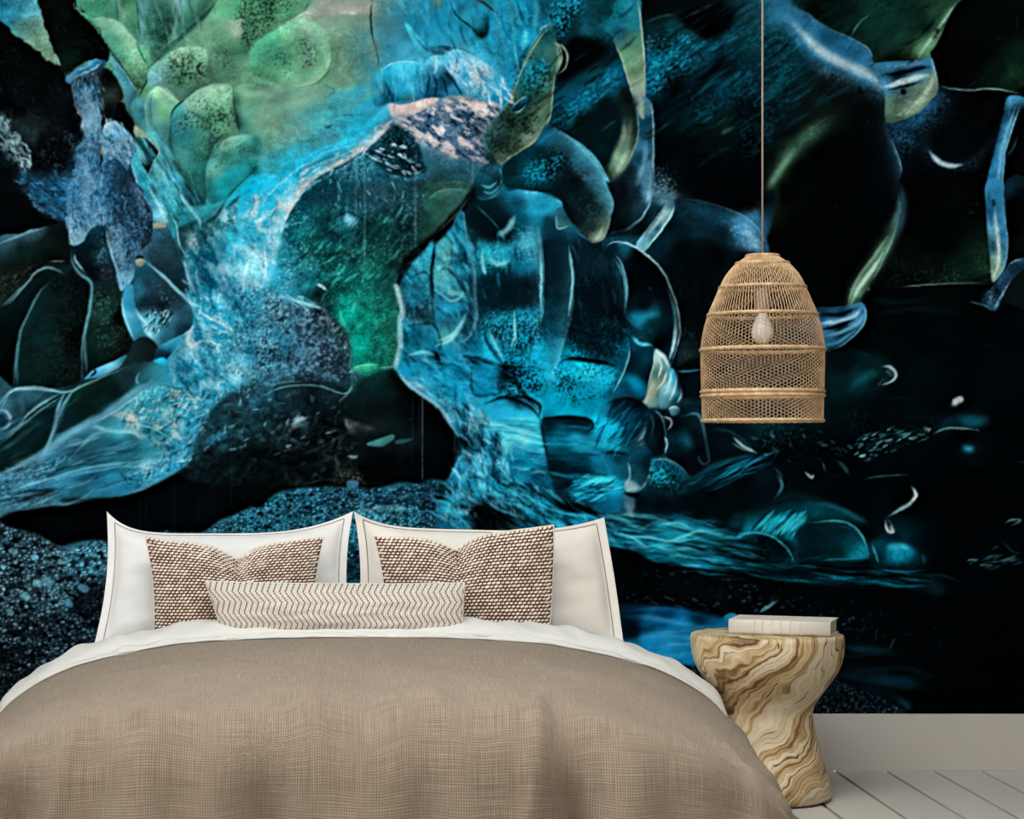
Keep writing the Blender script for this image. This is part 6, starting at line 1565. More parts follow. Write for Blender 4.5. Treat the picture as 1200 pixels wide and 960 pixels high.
# ================= lower right: dark shelves (tile 900,430)
Z(900, 430, 4)
fill(S('-20 270 100 260 260 200 540 140 700 150 760 230 1220 200 1220 980 -20 980'), K('60 300 0a3038 150 290 072028 300 320 061c22 260 240 0a2c34 420 200 0a2a34 400 120 0c343c 500 260 04141a 600 220 072028 700 250 0a2c36 850 270 0e3c4c 950 250 0c2c38 900 330 03090d 1100 250 02090d 500 330 0c2c34 640 340 082a34 560 420 061c24 720 400 061a22 80 400 030b0f 250 420 04101a 150 500 08242e 100 540 0a2a36 60 600 103e4c 200 640 104454 300 700 0e3844 260 560 061820 420 500 02080c 600 480 030c10 400 620 02070a 700 600 02070b 800 450 03101a 940 390 1c7c90 900 500 02080b 1100 450 041018 1150 550 03101a 900 650 02060a 1100 650 02070b 60 740 1c8098 30 760 24a0bc 120 760 146478 200 800 0c3c4a 300 780 0c3c4a 400 820 1a6c84 60 830 051820 250 880 06202a 450 780 04141c 560 850 1c80a0 640 860 24a0c8 600 900 103c50 720 880 0c3444 800 900 03101a 900 850 02070a 1050 900 0e3444 1150 830 04121a 1150 930 03090d 150 930 06202c 400 940 05181f'), 2, bev=0)
DS = S('0 240 300 180 700 150 800 260 700 420 400 440 200 560 0 560')
speck(DS, '5c94a0', .16, 2.8, .8)
speck(DS, '010405', .35, 3.0, .8, seed=6)
for q, c_, w_, a_ in (('780 310 840 285 900 290 990 295', '5c9cac', 2.4, .7), ('800 290 860 245 940 235 1030 245', '2a7c98', 5, .6), ('430 410 460 440 500 430', '88b8c0', 4, .6), ('480 370 520 350 560 340', '6ca8a8', 4, .5), ('560 350 620 320 690 320', '3a7c8c', 4, .5, ), ('720 300 740 290 770 295', 'a0b498', 3, .6),
                      ('860 180 880 175 905 160', 'd8e8f0', 7, .8), ('190 500 210 515', 'a8c4cc', 4, .7), ('260 460 268 490', 'c8dce4', 4, .7), ('300 430 340 460 380 500', '44707c', 4, .6), ('300 520 350 490', '44707c', 4, .5), ('0 375 120 375', '3c6c78', 2, .6), ('20 400 60 410', '5c909c', 5, .5),
                      ('470 520 560 515 660 505', '447480', 2, .6), ('680 560 690 600 670 640 620 665 570 695', '8cb0bc', 5, .7), ('685 575 692 610 670 635', 'd8e8ec', 2.4, .8), ('600 680 640 655 680 630', '2c4a54', 3, .7), ('555 715 575 735 590 770 560 765 552 745', 'c0d8e0', 3, .8), ('570 750 580 765', 'ffffff', 4, .8),
                      ('30 480 60 540 50 600 20 640', '2a5c6c', 4, .5), ('45 500 68 550 60 590', '5a8c9c', 2, .6), ('0 650 120 600 280 640 400 700 430 750', '2a7c8c', 6, .45), ('260 640 340 700 380 720', '1f7484', 10, .4), ('140 665 240 660', '3a8c9c', 3, .5), ('340 750 400 765 440 800 460 850', '4c9cb0', 3, .6),
                      ('0 790 60 760 100 720', '58d4ec', 8, .55), ('70 790 120 760 150 740', '3cb0cc', 5, .5), ('10 740 60 715', '30a8c8', 5, .5), ('560 860 620 845 680 860', '4cd0f0', 7, .7), ('490 820 520 880 520 920', '4c98a8', 3, .6), ('700 880 740 900', '5cb0cc', 5, .5), ('180 900 300 890 440 880', '1c5c6c', 3, .6),
                      ('0 930 100 945', '1c5870', 3, .6), ('660 940 720 945', '1c7488', 4, .5), ('960 920 1020 900 1080 900 1130 920', '2c6c84', 5, .6), ('1105 740 1140 725 1180 730 1150 745', '6c98a4', 2.4, .7), ('1060 850 1080 860', '6ca0b0', 6, .5), ('1120 800 1150 840 1190 860', '2c5460', 3, .5), ('1140 790 1180 830', '3c6470', 2, .5),
                      ('1180 450 1200 455', '3c7080', 6, .5), ('1040 590 1160 592', '1c3c44', 3, .5), ('910 390 940 385 970 392', '3cb0c8', 7, .7), ('940 470 965 460', '1c4450', 6, .5), ('290 855 300 850', 'a0c8d0', 4, .7), ('120 880 140 870', '90b4bc', 5, .6), ('600 100 720 150', '0c2830', 6, .5), ('690 70 710 130', '2c443c', 6, .4), ('540 160 640 145 760 148', '1c4850', 3, .5)):
    line(S(q), c_, w_, a_, max(1.4, w_*.55))

# ================= bottom right: bank, stream and shingle
Z()
fill(S('700 640 722 642 742 645 770 660 790 658 830 668 880 670 920 682 980 688 1050 690 1120 700 1200 690 1220 690 1220 850 700 850'), K('730 660 020508 760 680 03070a 800 690 060d14 850 700 050c12 900 700 03080d 950 715 03080c 1050 715 02060a 1150 720 010406 1000 740 03090e 1100 750 02060a 1180 800 010407 740 700 04080c 830 720 04090e 1000 820 04090e 960 830 060c12 1100 830 010507'), 2, bev=0)
gr = S('770 660 830 665 920 690 980 700 1060 715 1120 740 1100 760 1000 750 860 735 790 720 740 710 730 690')
d1, de, rc = cells(6, 23, .7)
fill(gr, '5c90a4', 6, .5, tex=np.clip(rc*3-2.1, 0, 1)*np.clip(de*3-.2, 0, 1)*np.clip(1.2-d1*1.4, 0, 1)*(.3+noise(40, seed=8)))
for q, c_ in (('780 700 790 704', 'a0c8d4'), ('792 710 800 713', '7cb0c4'), ('812 702 818 704', '88b8c8'), ('820 708 828 711', '4c7c90'), ('770 675 775 678', '4c7484'), ('786 672 790 674', '5c8898'), ('850 716 862 722', '3a7494'), ('890 718 900 712 912 704', '5c90a0'), ('1010 742 1014 733', '5c8c98'), ('1026 748 1028 738', '7098a0'), ('1044 760 1048 750', 'b0ccd0'), ('1056 735 1064 730', '1c4450'), ('1060 745 1072 742', '14343f'), ('902 706 915 698', '3c6070'), ('765 706 771 708', '88b4c4'), ('757 700 762 702', '5c8494'), ('838 700 846 702', '284858')):
    line(S(q), c_, 4, .75, 1.8)
fill(S('848 724 856 719 866 722 862 728 850 730'), '2c84b0', 1, .9)
# stream
fill(S('705 712 740 708 790 712 840 722 860 732 850 745 860 800 870 830 790 790 740 770 715 760'), K('740 715 0c2c4a 780 718 14406c 820 728 0e3454 740 740 081c2c 730 730 0a2840 800 735 2074a8 830 740 1c6898 760 750 2a90d0 780 760 38a4e4 740 765 2484c0 810 765 2484c0 840 760 1c70a8 800 785 1868a0 830 785 0e3c5c 720 745 0a2438 760 735 1c6494 850 800 071c2c'), 2.5, bev=0)
for q, c_, w_, a_ in (('720 722 760 724 800 732 850 740', '5cb8ec', 5, .5), ('740 752 780 744 820 750 845 748', '70c8f8', 6, .5), ('735 768 780 770 820 765', '58c0f4', 6, .5), ('720 735 750 738 780 734', '061828', 7, .6), ('750 780 800 778 830 772', '2c90cc', 5, .5), ('725 750 745 758 760 770', '2c88c0', 6, .5), ('720 718 780 714 830 724', '2c6c98', 4, .5), ('760 760 800 755 840 758', '84d4fc', 3, .45), ('770 742 800 740 830 734', 'a0dcfc', 3, .35)):
    line(S(q), c_, w_, a_, w_*.6, tex=.4+.6*noise(26, 4, 4, 3, 31))
fill(S('785 780 810 785 840 790 870 840 840 850 800 810'), '03080d', 4, .85)
gravel(S('790 783 820 784 850 800 880 840 830 850 800 815'), K('810 790 0c2c3c 840 820 081a24'), 4, 27, la=.3)
for q, c_, w_, a_ in (('985 758 1020 762 1060 768', '1c5c74', 8, .55), ('985 770 1030 768', '18546c', 6, .5), ('980 790 1020 790 1050 798 1090 795', '14506a', 12, .5), ('990 795 1040 800 1090 806', '0e3c50', 10, .6), ('1020 785 1060 782 1100 796', '1c5060', 6, .45), ('985 806 1030 812 1060 820', '0c3448', 10, .5), ('1050 818 1062 826 1066 832', '2c6488', 8, .6), ('1080 830 1100 828', '1c4c68', 8, .5), ('1100 795 1160 795', '082028', 8, .5), ('1000 778 1060 780 1100 785', '02080c', 6, .6)):
    line(S(q), c_, w_, a_, w_*.6, tex=.5+.5*noise(26, 5, 6, 3, 31))
gravel(S('955 830 975 800 990 800 1010 810 1035 820 1060 834 1060 850 950 850'), K('980 815 0a1c2a 1000 830 081620 1040 835 0a202c'), 4, 31, la=.3)
line(S('975 802 982 795'), '4c84a8', 6, .5, 4)
# shade between bank and pillows stays black
# ================= second pass over the print: joins, glassy detail, depth of tone
def fib(pts, col, n=40, L=30, ang=0, spread=12, w=1.3, a=.5, seed=1, soft=1.0, bend=.15):
    """many fine strokes inside an area, all running roughly along ang"""
    p = cr(tp(pts), True)
    rs = np.random.RandomState(seed)
    m, x0, y0 = rast(p, 1)
    if m is None: return
    ys, xs = np.nonzero(m > .5)
    sx, sy, sc = OX, OY, SC
    Z()
    for k in range(n):
        i = rs.randint(len(xs)); x = xs[i]+x0; y = ys[i]+y0
        t = math.radians(ang+spread*(rs.rand()-.5)*2); l = L*(.4+.9*rs.rand())/2
        dx, dy = math.cos(t)*l, math.sin(t)*l; b = bend*l*(rs.rand()-.5)*2
        line([(x-dx, y-dy), (x-dy/l*b, y+dx/l*b), (x+dx, y+dy)], col if isinstance(col, str) else col[rs.randint(len(col))], w*(.6+.8*rs.rand()), a*(.5+.6*rs.rand()), soft)
    Z(sx, sy, sc)

# ---- fin, neck and domes in the upper middle, drawn across the sheet joins
Z(400, 0, 3)
fill(S('740 88 690 150 640 240 602 340 560 400 508 450 494 490 520 532 556 582 602 552 682 500 722 448 737 398 752 250 760 180'),
     K('720 130 1c4c54 690 190 2a5658 640 290 1c5a66 700 240 1f7890 660 320 1c4c46 620 370 24483c 580 420 223c34 540 460 2c4a48 515 490 24484c 560 500 1c342c 640 440 2c4430 700 430 5c6c34 712 450 8c9448 660 490 747c3c 600 530 3c5030 570 560 50604c 740 280 4c6c4c 735 380 56683c 745 200 3f7060 590 350 3c5a54'), .9, bev=.2)
speck(S('640 240 720 200 745 300 690 340 640 320'), '34a8cc', .36, 2.4, .8)
speck(S('560 420 640 260 740 220 740 400 700 460 570 560 510 490'), '060f0c', .42, 2.2, .7, seed=6, ang=-40, st=1.5)
line(S('740 88 690 150 640 240 602 340'), '8cb0a0', 1.6, .7)
line(S('745 150 768 165 776 210 758 262'), '9cb48c', 2, .75)
line(S('758 165 766 210 752 255'), '7c9458', 3, .6, 1.6)
line(S('750 262 738 398 722 445'), 'a4b47c', 1.4, .75)
line(S('720 448 680 500 602 552 560 580'), 'aab060', 3.2, .7, 1.8, tex=.4+.6*noise(5, seed=6))
fill(S('603 380 640 348 656 342 650 372 620 398 606 396'), K('625 370 0c2c38 640 360 1c5068'), 1)
line(S('600 384 630 352 656 342'), '7ca0a0', 1.4, .7); line(S('606 398 628 392 650 372'), '8cb4b8', 1.6, .7)
line(S('497 480 520 530 556 582'), '5c8484', 1.6, .6)
edge(S('560 400 508 450 494 490 520 532'), '5a9098', 6, -1, .35)
fill(S('520 535 556 584 570 620 562 660 520 695 480 690 466 650 490 600'), K('530 570 12303c 550 620 0e2a38 500 640 123c4a 520 670 1c5060 545 600 2a5468 480 670 0c2a34'), 1, bev=.2)
for q in ('490 650 520 660 550 640', '500 675 530 680 560 655', '510 600 530 580', '556 590 566 625 560 655'):
    line(S(q), '5aa0b0', 2, .65, 1.3)
# first dome, whole
fill(S('722 440 780 470 850 530 910 600 945 680 958 720 945 780 925 840 885 855 840 800 790 745 770 700 720 680 640 670 575 655 565 600 600 555 680 502'),
     K('720 480 1c4c64 780 500 1c4454 840 560 245066 900 640 2a5468 935 700 2f5c6c 760 560 06141c 700 560 0a2c38 680 600 0e4454 640 620 0c3848 740 600 07161e 820 640 06121a 860 700 0a1c24 900 740 122a30 880 800 1c3430 905 835 909c68 925 790 3c4c40 600 600 0a2834 620 650 0c3442 700 640 0a2c3a 780 690 0a1c26 830 760 0c1e22'), .9, bev=0)
speck(S('640 600 720 540 790 540 760 620 660 650'), '2ca0c4', .36, 2.2, .75, ang=-35, st=1.5)
speck(S('740 500 900 620 930 760 860 780 780 640'), '4c7888', .15, 2.2, .6)
edge(S('722 440 780 470 850 530 910 600 945 680 958 722 945 782 922 842'), '5c9cb8', 7, 1, .55, core=.7)
line(S('815 590 845 615 870 640'), '88b0c4', 5, .35, 3, tex=grain(2.0, 40, 2, 5))
line(S('890 845 905 835 920 800'), 'c0cc94', 4, .6, 2)
# hanging piece to its right, whole
fill(S('1040 350 1080 350 1096 400 1098 560 1095 680 1060 760 1010 800 958 812 948 770 960 720 945 660 980 600 1020 540 1044 480'),
     K('1060 370 4c7484 1055 440 1c4c6c 1070 520 3c6c8c 1050 560 1c4458 1000 600 142c38 1080 600 5c8cac 1085 680 6ca4c0 1040 680 142c3c 980 680 0a1820 1000 740 0c1c26 1050 740 1c3848 970 780 08121a 1090 460 2a4c64'), .9, bev=.1)
line(S('1085 350 1096 400 1098 560 1096 680 1060 762 1010 802'), '8cc0d4', 1.8, .8)
line(S('1086 600 1088 660 1075 710'), 'c8e8f4', 4, .7, 2.2)
line(S('1072 500 1066 570 1040 650'), '9cc4dc', 4, .5, 3)
line(S('1000 600 990 660 1000 720'), '060d12', 6, .6, 4)
fill(S('1030 320 1060 350 1066 420 1048 400 1040 360'), K('1050 350 88a0a0 1055 400 a8ac80'), 1, .8)
fill(S('965 590 1000 500 1020 410 1036 330 1044 400 1042 480 1020 550 985 610 955 640'), K('1020 380 162620 1030 450 22382e 1000 540 62784c 985 580 8c9c60 1010 500 3c5440 970 620 4c6040'), 1.6, .9, bev=0)
line(S('1020 420 1010 500 990 560'), '98a47c', 4, .4, 3); line(S('1005 530 985 575 968 610'), 'b8c488', 5, .6, 3)
line(S('1040 350 1046 420 1042 490 1015 560 975 615'), '7c98a0', 1.6, .6)
# black air right of it
fill(S('1100 610 1500 580 1500 720 1380 735 1250 705 1180 700 1100 690'), K('1130 640 1c3444 1120 670 2c4c60 1200 650 060d12 1300 660 020609 1450 640 020609'), 6, .95, bev=0)
speck(S('1100 600 1160 610 1190 680 1110 700'), '9cc4d8', .34, 2.2, .8)
fill(S('1100 690 1150 672 1175 690 1120 760 1060 830 1000 830 960 820 1020 800 1070 760'), K('1130 690 4c7080 1100 740 16303c 1040 800 0a1820 980 825 08131a'), 2, .8, bev=0)
# soften the join of the two dark masses left of the big lobe
Z()
fill(S('872 -10 925 -10 930 60 918 110 905 170 900 215 880 225 868 150 866 60'), K('880 10 1c4450 905 10 2c5c74 885 50 123c48 905 60 0e3440 885 90 0a2c38 910 95 0e3844 882 130 05141c 905 140 0a2024 885 180 020609 900 190 080f0c 890 210 03080b'), 9, .9, bev=0)
speck(S('866 20 930 0 930 120 870 190'), '1c6880', .3, 2.2, .6, ang=-35, st=2.5)
fib(S('770 60 900 0 960 100 880 170 780 190'), ['1c6c88', '0c3848', '020608', '020608'], 130, 40, -36, 8, 3, .4, 5, 2.2)
fib(S('620 90 740 40 740 140 650 170'), ['1c6c88', '020608', '08222c'], 50, 26, -36, 8, 3, .4, 6, 2)
fib(S('900 60 1000 110 960 170 900 160'), ['16505f', '020608', '0c2c34'], 40, 40, -32, 8, 4, .35, 7, 2.6)
fib(S('930 0 1110 0 1080 70 1030 72 960 40'), ['1c4838', '0a1c16', '2a5c48', '061210'], 50, 26, -38, 14, 3, .35, 8, 2.2)
# dark lobes: deepen
fill(S('910 190 960 150 1030 130 1040 200 1050 240 1030 320 990 352 920 340 905 280'), '000205', 12, .55)
fill(S('1060 160 1150 110 1150 300 1060 300'), '000205', 10, .35)
fill(S('780 300 900 300 900 380 800 400'), '01060a', 12, .5)
fill(S('770 150 880 170 890 235 790 230'), '000306', 10, .5)

# ---- arch: rock face without hard outlines
Z(300, 0, 4)
ROCK = S('640 556 760 532 850 486 920 466 1080 484 1150 510 1072 610 1060 680 1092 722 1082 765 960 752 850 702 760 662 700 604')
fill(ROCK, '6c809c', 1.6, .55, bev=0)
fill(ROCK, '0e2c44', 2, .9, tex=ridged(9, 121, 3, stretch=1.5, ang=35)**1.15)
fill(ROCK, 'dcd6da', 2, .85, tex=np.clip(noise(10, 5, 35, 3, 122)*2.6-1.15, 0, 1))
fill(S('890 462 950 458 1000 478 1080 480 1150 505 1100 540 1040 550 980 520 930 490'), 'e2d6d2', 1.4, .85, tex=np.clip(noise(9, 6, 20, 3, 123)*2.4-.5, 0, 1))
fib(ROCK, ['e4dcdc', '10304a', '10304a', 'a8b4c8'], 90, 9, 35, 25, 1.6, .6, 9, 1)
fill(S('625 490 700 492 800 465 860 465 830 490 760 530 690 556 645 552 622 525'), 'd8ccca', 1, .7, tex=.3+.7*noise(8, seed=6))
fib(S('500 700 640 700 780 790 700 830 560 780'), ['d8eef8', '06141e', '06141e', '9cc8dc'], 46, 10, 30, 20, 1.8, .75, 10, 1)
fib(S('340 800 500 720 640 810 780 830 780 960 320 960'), ['7cb4c8', '0a2836', '0a2836'], 80, 8, 80, 40, 1.5, .5, 11, 1)
fib(S('220 850 340 770 480 690 610 585 500 700 300 790'), ['f0e6e6', 'b4a8ac', 'e4f2f8'], 40, 10, -30, 25, 2, .6, 12, 1)
# roof above the arch: glassy streaks and stains
fib(S('600 0 1200 0 1200 300 1060 280 900 215 820 220 700 110'), ['6cc8e8', '14506c', '0e4058', '2a90b8', '4a6c78'], 100, 30, 75, 18, 3.4, .28, 13, 2.4)
fib(S('560 330 790 300 780 460 600 480'), ['7cd0ec', '14485f', '2a88ac'], 40, 26, 85, 14, 2.4, .4, 14, 1.5)
fib(S('880 270 960 240 1150 360 1190 480 1000 430'), ['d8f0fa', '2a84b0', 'eef8fc', '1c6890'], 80, 16, 60, 30, 2.2, .5, 15, 1.2)
fib(S('320 110 540 60 560 400 400 420 360 300'), ['8ca88c', '4c7474', '6a9490', '98a878'], 50, 40, 70, 20, 5, .22, 16, 4)
fib(S('0 430 300 410 540 420 480 520 200 660 30 700'), ['7cb0a8', '4a7c70', '2f8ca8', '8ca070'], 70, 44, -24, 10, 5, .25, 17, 4)
speck(S('400 130 600 150 640 260 480 330'), '24506a', .12, 3, .6)
# green bubbles: shade between them, sheen on them
Z(0, 0, 4)
for q, w_ in (('700 325 640 440 610 520 640 590', 9), ('838 490 790 470 745 410', 6), ('1000 400 930 440 850 485', 7), ('1100 415 1112 560 1128 630', 9), ('1128 632 1060 655 1005 700 970 800', 8), ('800 560 792 650 820 760 890 870', 9), ('975 290 1000 370 1010 396', 8), ('690 300 740 260 860 175', 8), ('420 100 520 250 640 430', 8), ('1200 640 1190 700 1200 740', 8), ('960 945 980 860 968 790', 8)):
    line(S(q), '10302c', w_, .38, w_*.8, 1)
for q, w_, a_ in (('500 100 570 140 620 210 660 290', 8, .3), ('740 430 790 470', 6, .35), ('900 250 950 240', 7, .3), ('960 425 1040 415', 8, .35), ('1150 440 1200 450', 8, .3), ('1080 660 1150 650', 8, .25), ('870 250 850 300', 8, .2), ('1050 600 1090 560', 8, .2)):
    line(S(q), 'e4f8c8', w_, a_, w_*.7, 1)
fib(S('700 600 800 700 960 960 760 960 640 800'), ['8cd0dc', '1c4c58', '0e3440', '5a9cb0'], 50, 30, 62, 10, 2.6, .45, 18, 1.6)
fib(S('540 0 1000 0 860 170 720 250 640 180'), ['7cb098', '2c5a48', '9cc4a8', '24483c'], 50, 34, 80, 18, 3, .35, 19, 2)
fill(S('1185 640 1215 640 1230 700 1215 750 1190 720'), '0e484c', 2, .85)
# frosted rock on the left: ragged lights
fib(S('0 160 200 290 330 420 380 620 300 760 100 700 0 540'), ['2c3c44', '0c1418', '1c2a30', '000000'], 160, 9, 50, 30, 1.5, .5, 20, 1)
fib(S('0 540 140 700 130 810 0 680'), ['b8d4d8', '5c8088', '05090c', '8cb4bc'], 90, 11, 55, 18, 1.7, .7, 21, 1)
fib(S('90 820 340 840 330 960 160 960'), ['2c6088', '081420', '4c84ac'], 80, 12, 25, 18, 1.7, .6, 22, 1)
fib(S('200 0 335 0 500 200 500 290 320 330 240 180'), ['1c2a18', '000000', '2c3c2c'], 90, 9, 50, 25, 1.5, .45, 23, 1)
fib(S('345 400 480 370 478 640 395 630'), ['c8e0ec', '101a22', '88a8bc', '101a22'], 90, 10, 78, 14, 1.6, .55, 24, 1)
fib(S('490 590 560 580 630 660 600 790 500 730'), ['f0faff', '1c3444', 'b8d4e8'], 60, 10, 65, 18, 1.8, .6, 25, 1)
fib(S('390 660 470 670 515 960 340 960'), ['c0dcec', '0c141a', '6c8ca4', '0c141a'], 120, 9, 80, 16, 1.6, .5, 26, 1)
Z(0, 220, 4)
fib(S('330 0 490 0 530 135 400 200 340 260 320 190'), ['d0e8f4', '0c141a', '88acc4', '0c141a'], 110, 9, 80, 20, 1.6, .5, 27, 1)
fib(S('505 0 640 0 710 120 700 250 630 330 600 460 560 420 500 210'), ['7c9cb4', '05080c', '3c5468', '05080c'], 140, 8, 75, 30, 1.6, .5, 28, 1)
fib(S('130 0 320 0 310 150 240 120'), ['3c7098', '05090c', '1c3c54'], 60, 14, 30, 15, 1.6, .55, 29, 1)
fib(S('690 590 820 590 780 660 720 700'), ['c0ecf8', '06141c', '06141c'], 40, 12, 120, 18, 1.8, .6, 30, 1)
fill(S('620 740 690 700 742 752 700 822 640 882 560 890'), '16282c', 3, .6)

# ---- glittering wall: cyan, brighter, streaked
Z(0, 300, 3)
WL = S('650 60 700 10 800 -60 960 -40 930 120 900 260 890 400 800 480 740 520 690 540 640 470 600 420 640 320 690 240')
fill(WL, '2a9cc8', 5, .42)
fill(S('860 -60 960 -60 950 60 930 130 880 120'), '6cc8e8', 6, .5, tex=.2+.8*noise(9, seed=7))
fib(WL, ['eafaff', 'c0ecfa', '0c3c54', '14587a', '5cc0e0', 'ffffff'], 420, 9, 60, 60, 2.6, .36, 31, 1.3)
fib(WL, ['f4feff', '0a3048'], 40, 22, 35, 12, 1.6, .4, 32, 1)
for q in ('650 20 668 90 700 150', '880 0 860 80 850 150', '700 200 780 240 860 290', '660 330 720 300 790 320', '930 -40 936 40 925 110'):
    line(S(q), 'eefcff', 3, .6, 1.6)
for q in ('760 60 740 140 770 220', '620 400 660 470 690 500', '840 200 830 290 860 350', '690 130 720 190'):
    line(S(q), '0a3a50', 4, .5, 2.5)
RB = S('930 170 1000 150 1100 190 1180 260 1230 340 1240 440 1100 450 1000 440 900 470 890 300')
fill(RB, '2c5470', 6, .38)
fib(RB, ['9cc8dc', '05090e', '05090e', '4c7c94', '12202c'], 330, 7, 70, 80, 2.2, .36, 33, 1.1)
fib(S('1000 150 1080 150 1130 190 1040 180'), ['c8ecf8', '7cc0d8'], 20, 16, 20, 15, 2, .6, 34, 1)
# strip of glitter leading down, and the pale ribs
GS = S('690 500 760 480 780 500 700 600 670 720 600 760 480 780 520 730 620 680 640 600')
fill(GS, '2c8cb4', 4, .35)
fib(GS, ['e8faff', '0a2c3c', '8cd0e8', '14506c'], 150, 9, -50, 40, 1.9, .45, 35, 1)
fib(S('420 560 520 470 620 470 680 510 620 590 500 600'), ['d0f0f4', '0e4050', '6cb8cc', 'e8e4d0'], 110, 9, -35, 50, 2.2, .38, 36, 1.1)
fib(S('0 760 150 690 330 640 640 690 500 780 300 850 100 890 0 920'), ['6ca4c0', '102c3c', '2c6484', '102c3c', '9cccdc'], 100, 44, -17, 8, 2.4, .30, 37, 1.6)
fib(S('0 560 200 480 260 480 180 640 0 740'), ['2c5c6c', '081a1e', '16383f'], 40, 36, -32, 10, 2.4, .4, 38, 1.6)
for q, c_, w_, a_ in (('0 560 40 480 120 462 230 480 300 455 360 430 450 390', '9cc8d8', 2.6, .45), ('230 490 150 540 90 590 0 665', '88b8c8', 2.6, .42), ('285 450 240 500 210 560 190 620 150 690', '84b4c8', 3, .45), ('540 440 470 480 380 550 290 600 200 660 100 720 0 770', '78aac4', 6, .55), ('0 690 60 650 140 590', '3c6c80', 5, .5), ('440 590 520 600 600 640', '8cc0d0', 2, .6), ('300 640 420 600 500 620', '5c98ac', 3, .5)):
    line(S(q), c_, w_, a_, w_*.5)
fill(S('40 640 140 560 210 530 190 620 120 680'), '08191c', 5, .5); fill(S('240 520 330 460 440 450 420 500 300 590'), '0a1e1e', 5, .45)
fib(S('680 600 760 520 900 500 1000 560 1180 560 1180 780 1000 800 760 770 680 720'), ['5c90a0', '010304', '010304', '2c5058', '16303a'], 220, 14, -25, 60, 2.6, .30, 39, 1.6)
fill(S('740 690 860 650 1000 680 1100 760 900 790 720 770'), '010406', 7, .55)
for q in ('1010 600 1050 575 1080 570', '1020 620 1060 590'):
    line(S(q), 'b8ccd8', 5, .5, 2.5, tex=noise(4, seed=6))

# ---- shell: contrast, cracks and glints
Z(400, 300, 3)
for q, a_ in (('480 90 700 90 710 180 600 200 490 180', .45), ('720 -60 800 -20 810 160 770 330 720 320 715 100', .4), ('830 -60 960 -20 1000 90 1000 220 960 330 830 330 815 150', .55), ('480 -180 560 -200 590 -80 480 -60', .4), ('230 90 330 60 330 240 240 250', .3), ('340 180 460 150 470 260 350 280', .25), ('590 -190 700 -100 700 -20 610 -40', .25)):
    fill(S(q), '020d16', 8, a_)
fib(S('220 60 330 -40 460 -180 470 200 440 330 300 420 220 340'), ['0a2c3e', '6cc4dc', '0a2c3e', '2a88ac', '041420'], 150, 20, 62, 25, 3.0, .36, 40, 1.8)
fib(S('220 340 330 330 560 380 590 480 470 520 300 470'), ['041a28', '5cbcd8', '2088b0', '041a28'], 110, 22, 22, 22, 3.0, .36, 41, 1.8)
fib(S('470 -80 700 -80 700 300 560 380 480 260'), ['05202e', '3cacd0', '0c3c52', '05202e'], 110, 26, 84, 10, 3.0, .28, 42, 2)
fib(S('830 -60 990 60 990 300 840 330'), ['04141e', '2c5c74', '04141e'], 80, 24, 75, 14, 2.2, .35, 43, 1.4)
speck(S('820 180 1000 200 990 360 800 350'), '01090e', .5, 2.2, .7)
speck(S('490 150 700 200 690 330 520 340'), '03141e', .42, 2.2, .7)
fill(S('770 388 870 378 965 395 945 470 860 500 775 480'), K('800 410 2cb4dc 870 410 40d0f0 930 420 2cb8e0 850 470 1c90b4 790 460 1c88ac'), 4, .7, bev=0)
speck(S('760 380 960 390 940 500 770 520'), '03202c', .42, 2.4, .85)
line(S('780 366 860 366 965 388'), '01080c', 5, .85, 2.5)
for q in ('430 350 500 368 575 390 640 392', '575 390 560 440 555 490', '330 340 350 380', '600 400 640 480 690 540'):
    line(S(q), '020c12', 5, .8, 2.6, tex=.35+.65*noise(5, seed=3))
speck(S('560 380 640 400 650 480 570 490'), '01080c', .5, 2.6, .85)
for q, w_ in (('520 10 550 30 590 20', 5), ('560 -70 590 -100 610 -140', 6), ('495 -10 500 40 510 70', 4), ('380 120 410 135 440 130', 4), ('330 320 390 290 440 220', 4), ('610 190 612 270 600 320', 3), ('700 -20 705 100 700 200', 2.4), ('800 -40 815 80 800 220', 2.6)):
    line(S(q), 'a8e8f4', w_, .55, w_*.5)
# foot: tongue of smooth ice and crinkled leg
fill(S('470 512 540 500 620 540 692 580 712 640 738 770 690 800 625 770 600 700 560 620 515 560'), K('540 520 2a88ac 600 560 2f98bc 640 590 48b8d4 640 640 84e0ee 600 640 64cce0 690 640 3cacc8 680 700 1c7494 640 720 16607c 700 770 124c68 620 680 2c90b0'), 2, .9, bev=0)
fib(S('560 580 700 590 730 760 640 760 600 700'), ['b8f4fa', '10506c', '2c98b8', '0c4058'], 50, 34, 8, 8, 2.6, .4, 44, 1.6)
line(S('505 520 580 500 660 530 700 575'), '05161f', 4, .8, 2)
line(S('698 580 715 650 740 770'), '03101a', 4, .75, 2.4)
LEG2 = S('300 480 400 520 500 540 560 620 600 700 620 780 700 830 740 900 700 950 380 950 340 860 390 780 420 660 380 570')
fib(LEG2, ['021019', '8ce0f4', '1c84b0', '021019', '3cb0d8', '04202f', 'd0f4fc'], 380, 15, 62, 35, 2.6, .36, 45, 1.3)
fib(S('340 830 480 780 640 800 760 880 700 950 360 950'), ['010b12', '5cd0ec', '1478a0', '010b12'], 150, 20, 25, 20, 3.0, .36, 46, 1.6)
fill(S('450 890 480 868 540 872 600 905 690 950 720 975 480 975 470 920'), '010509', 3, .85)
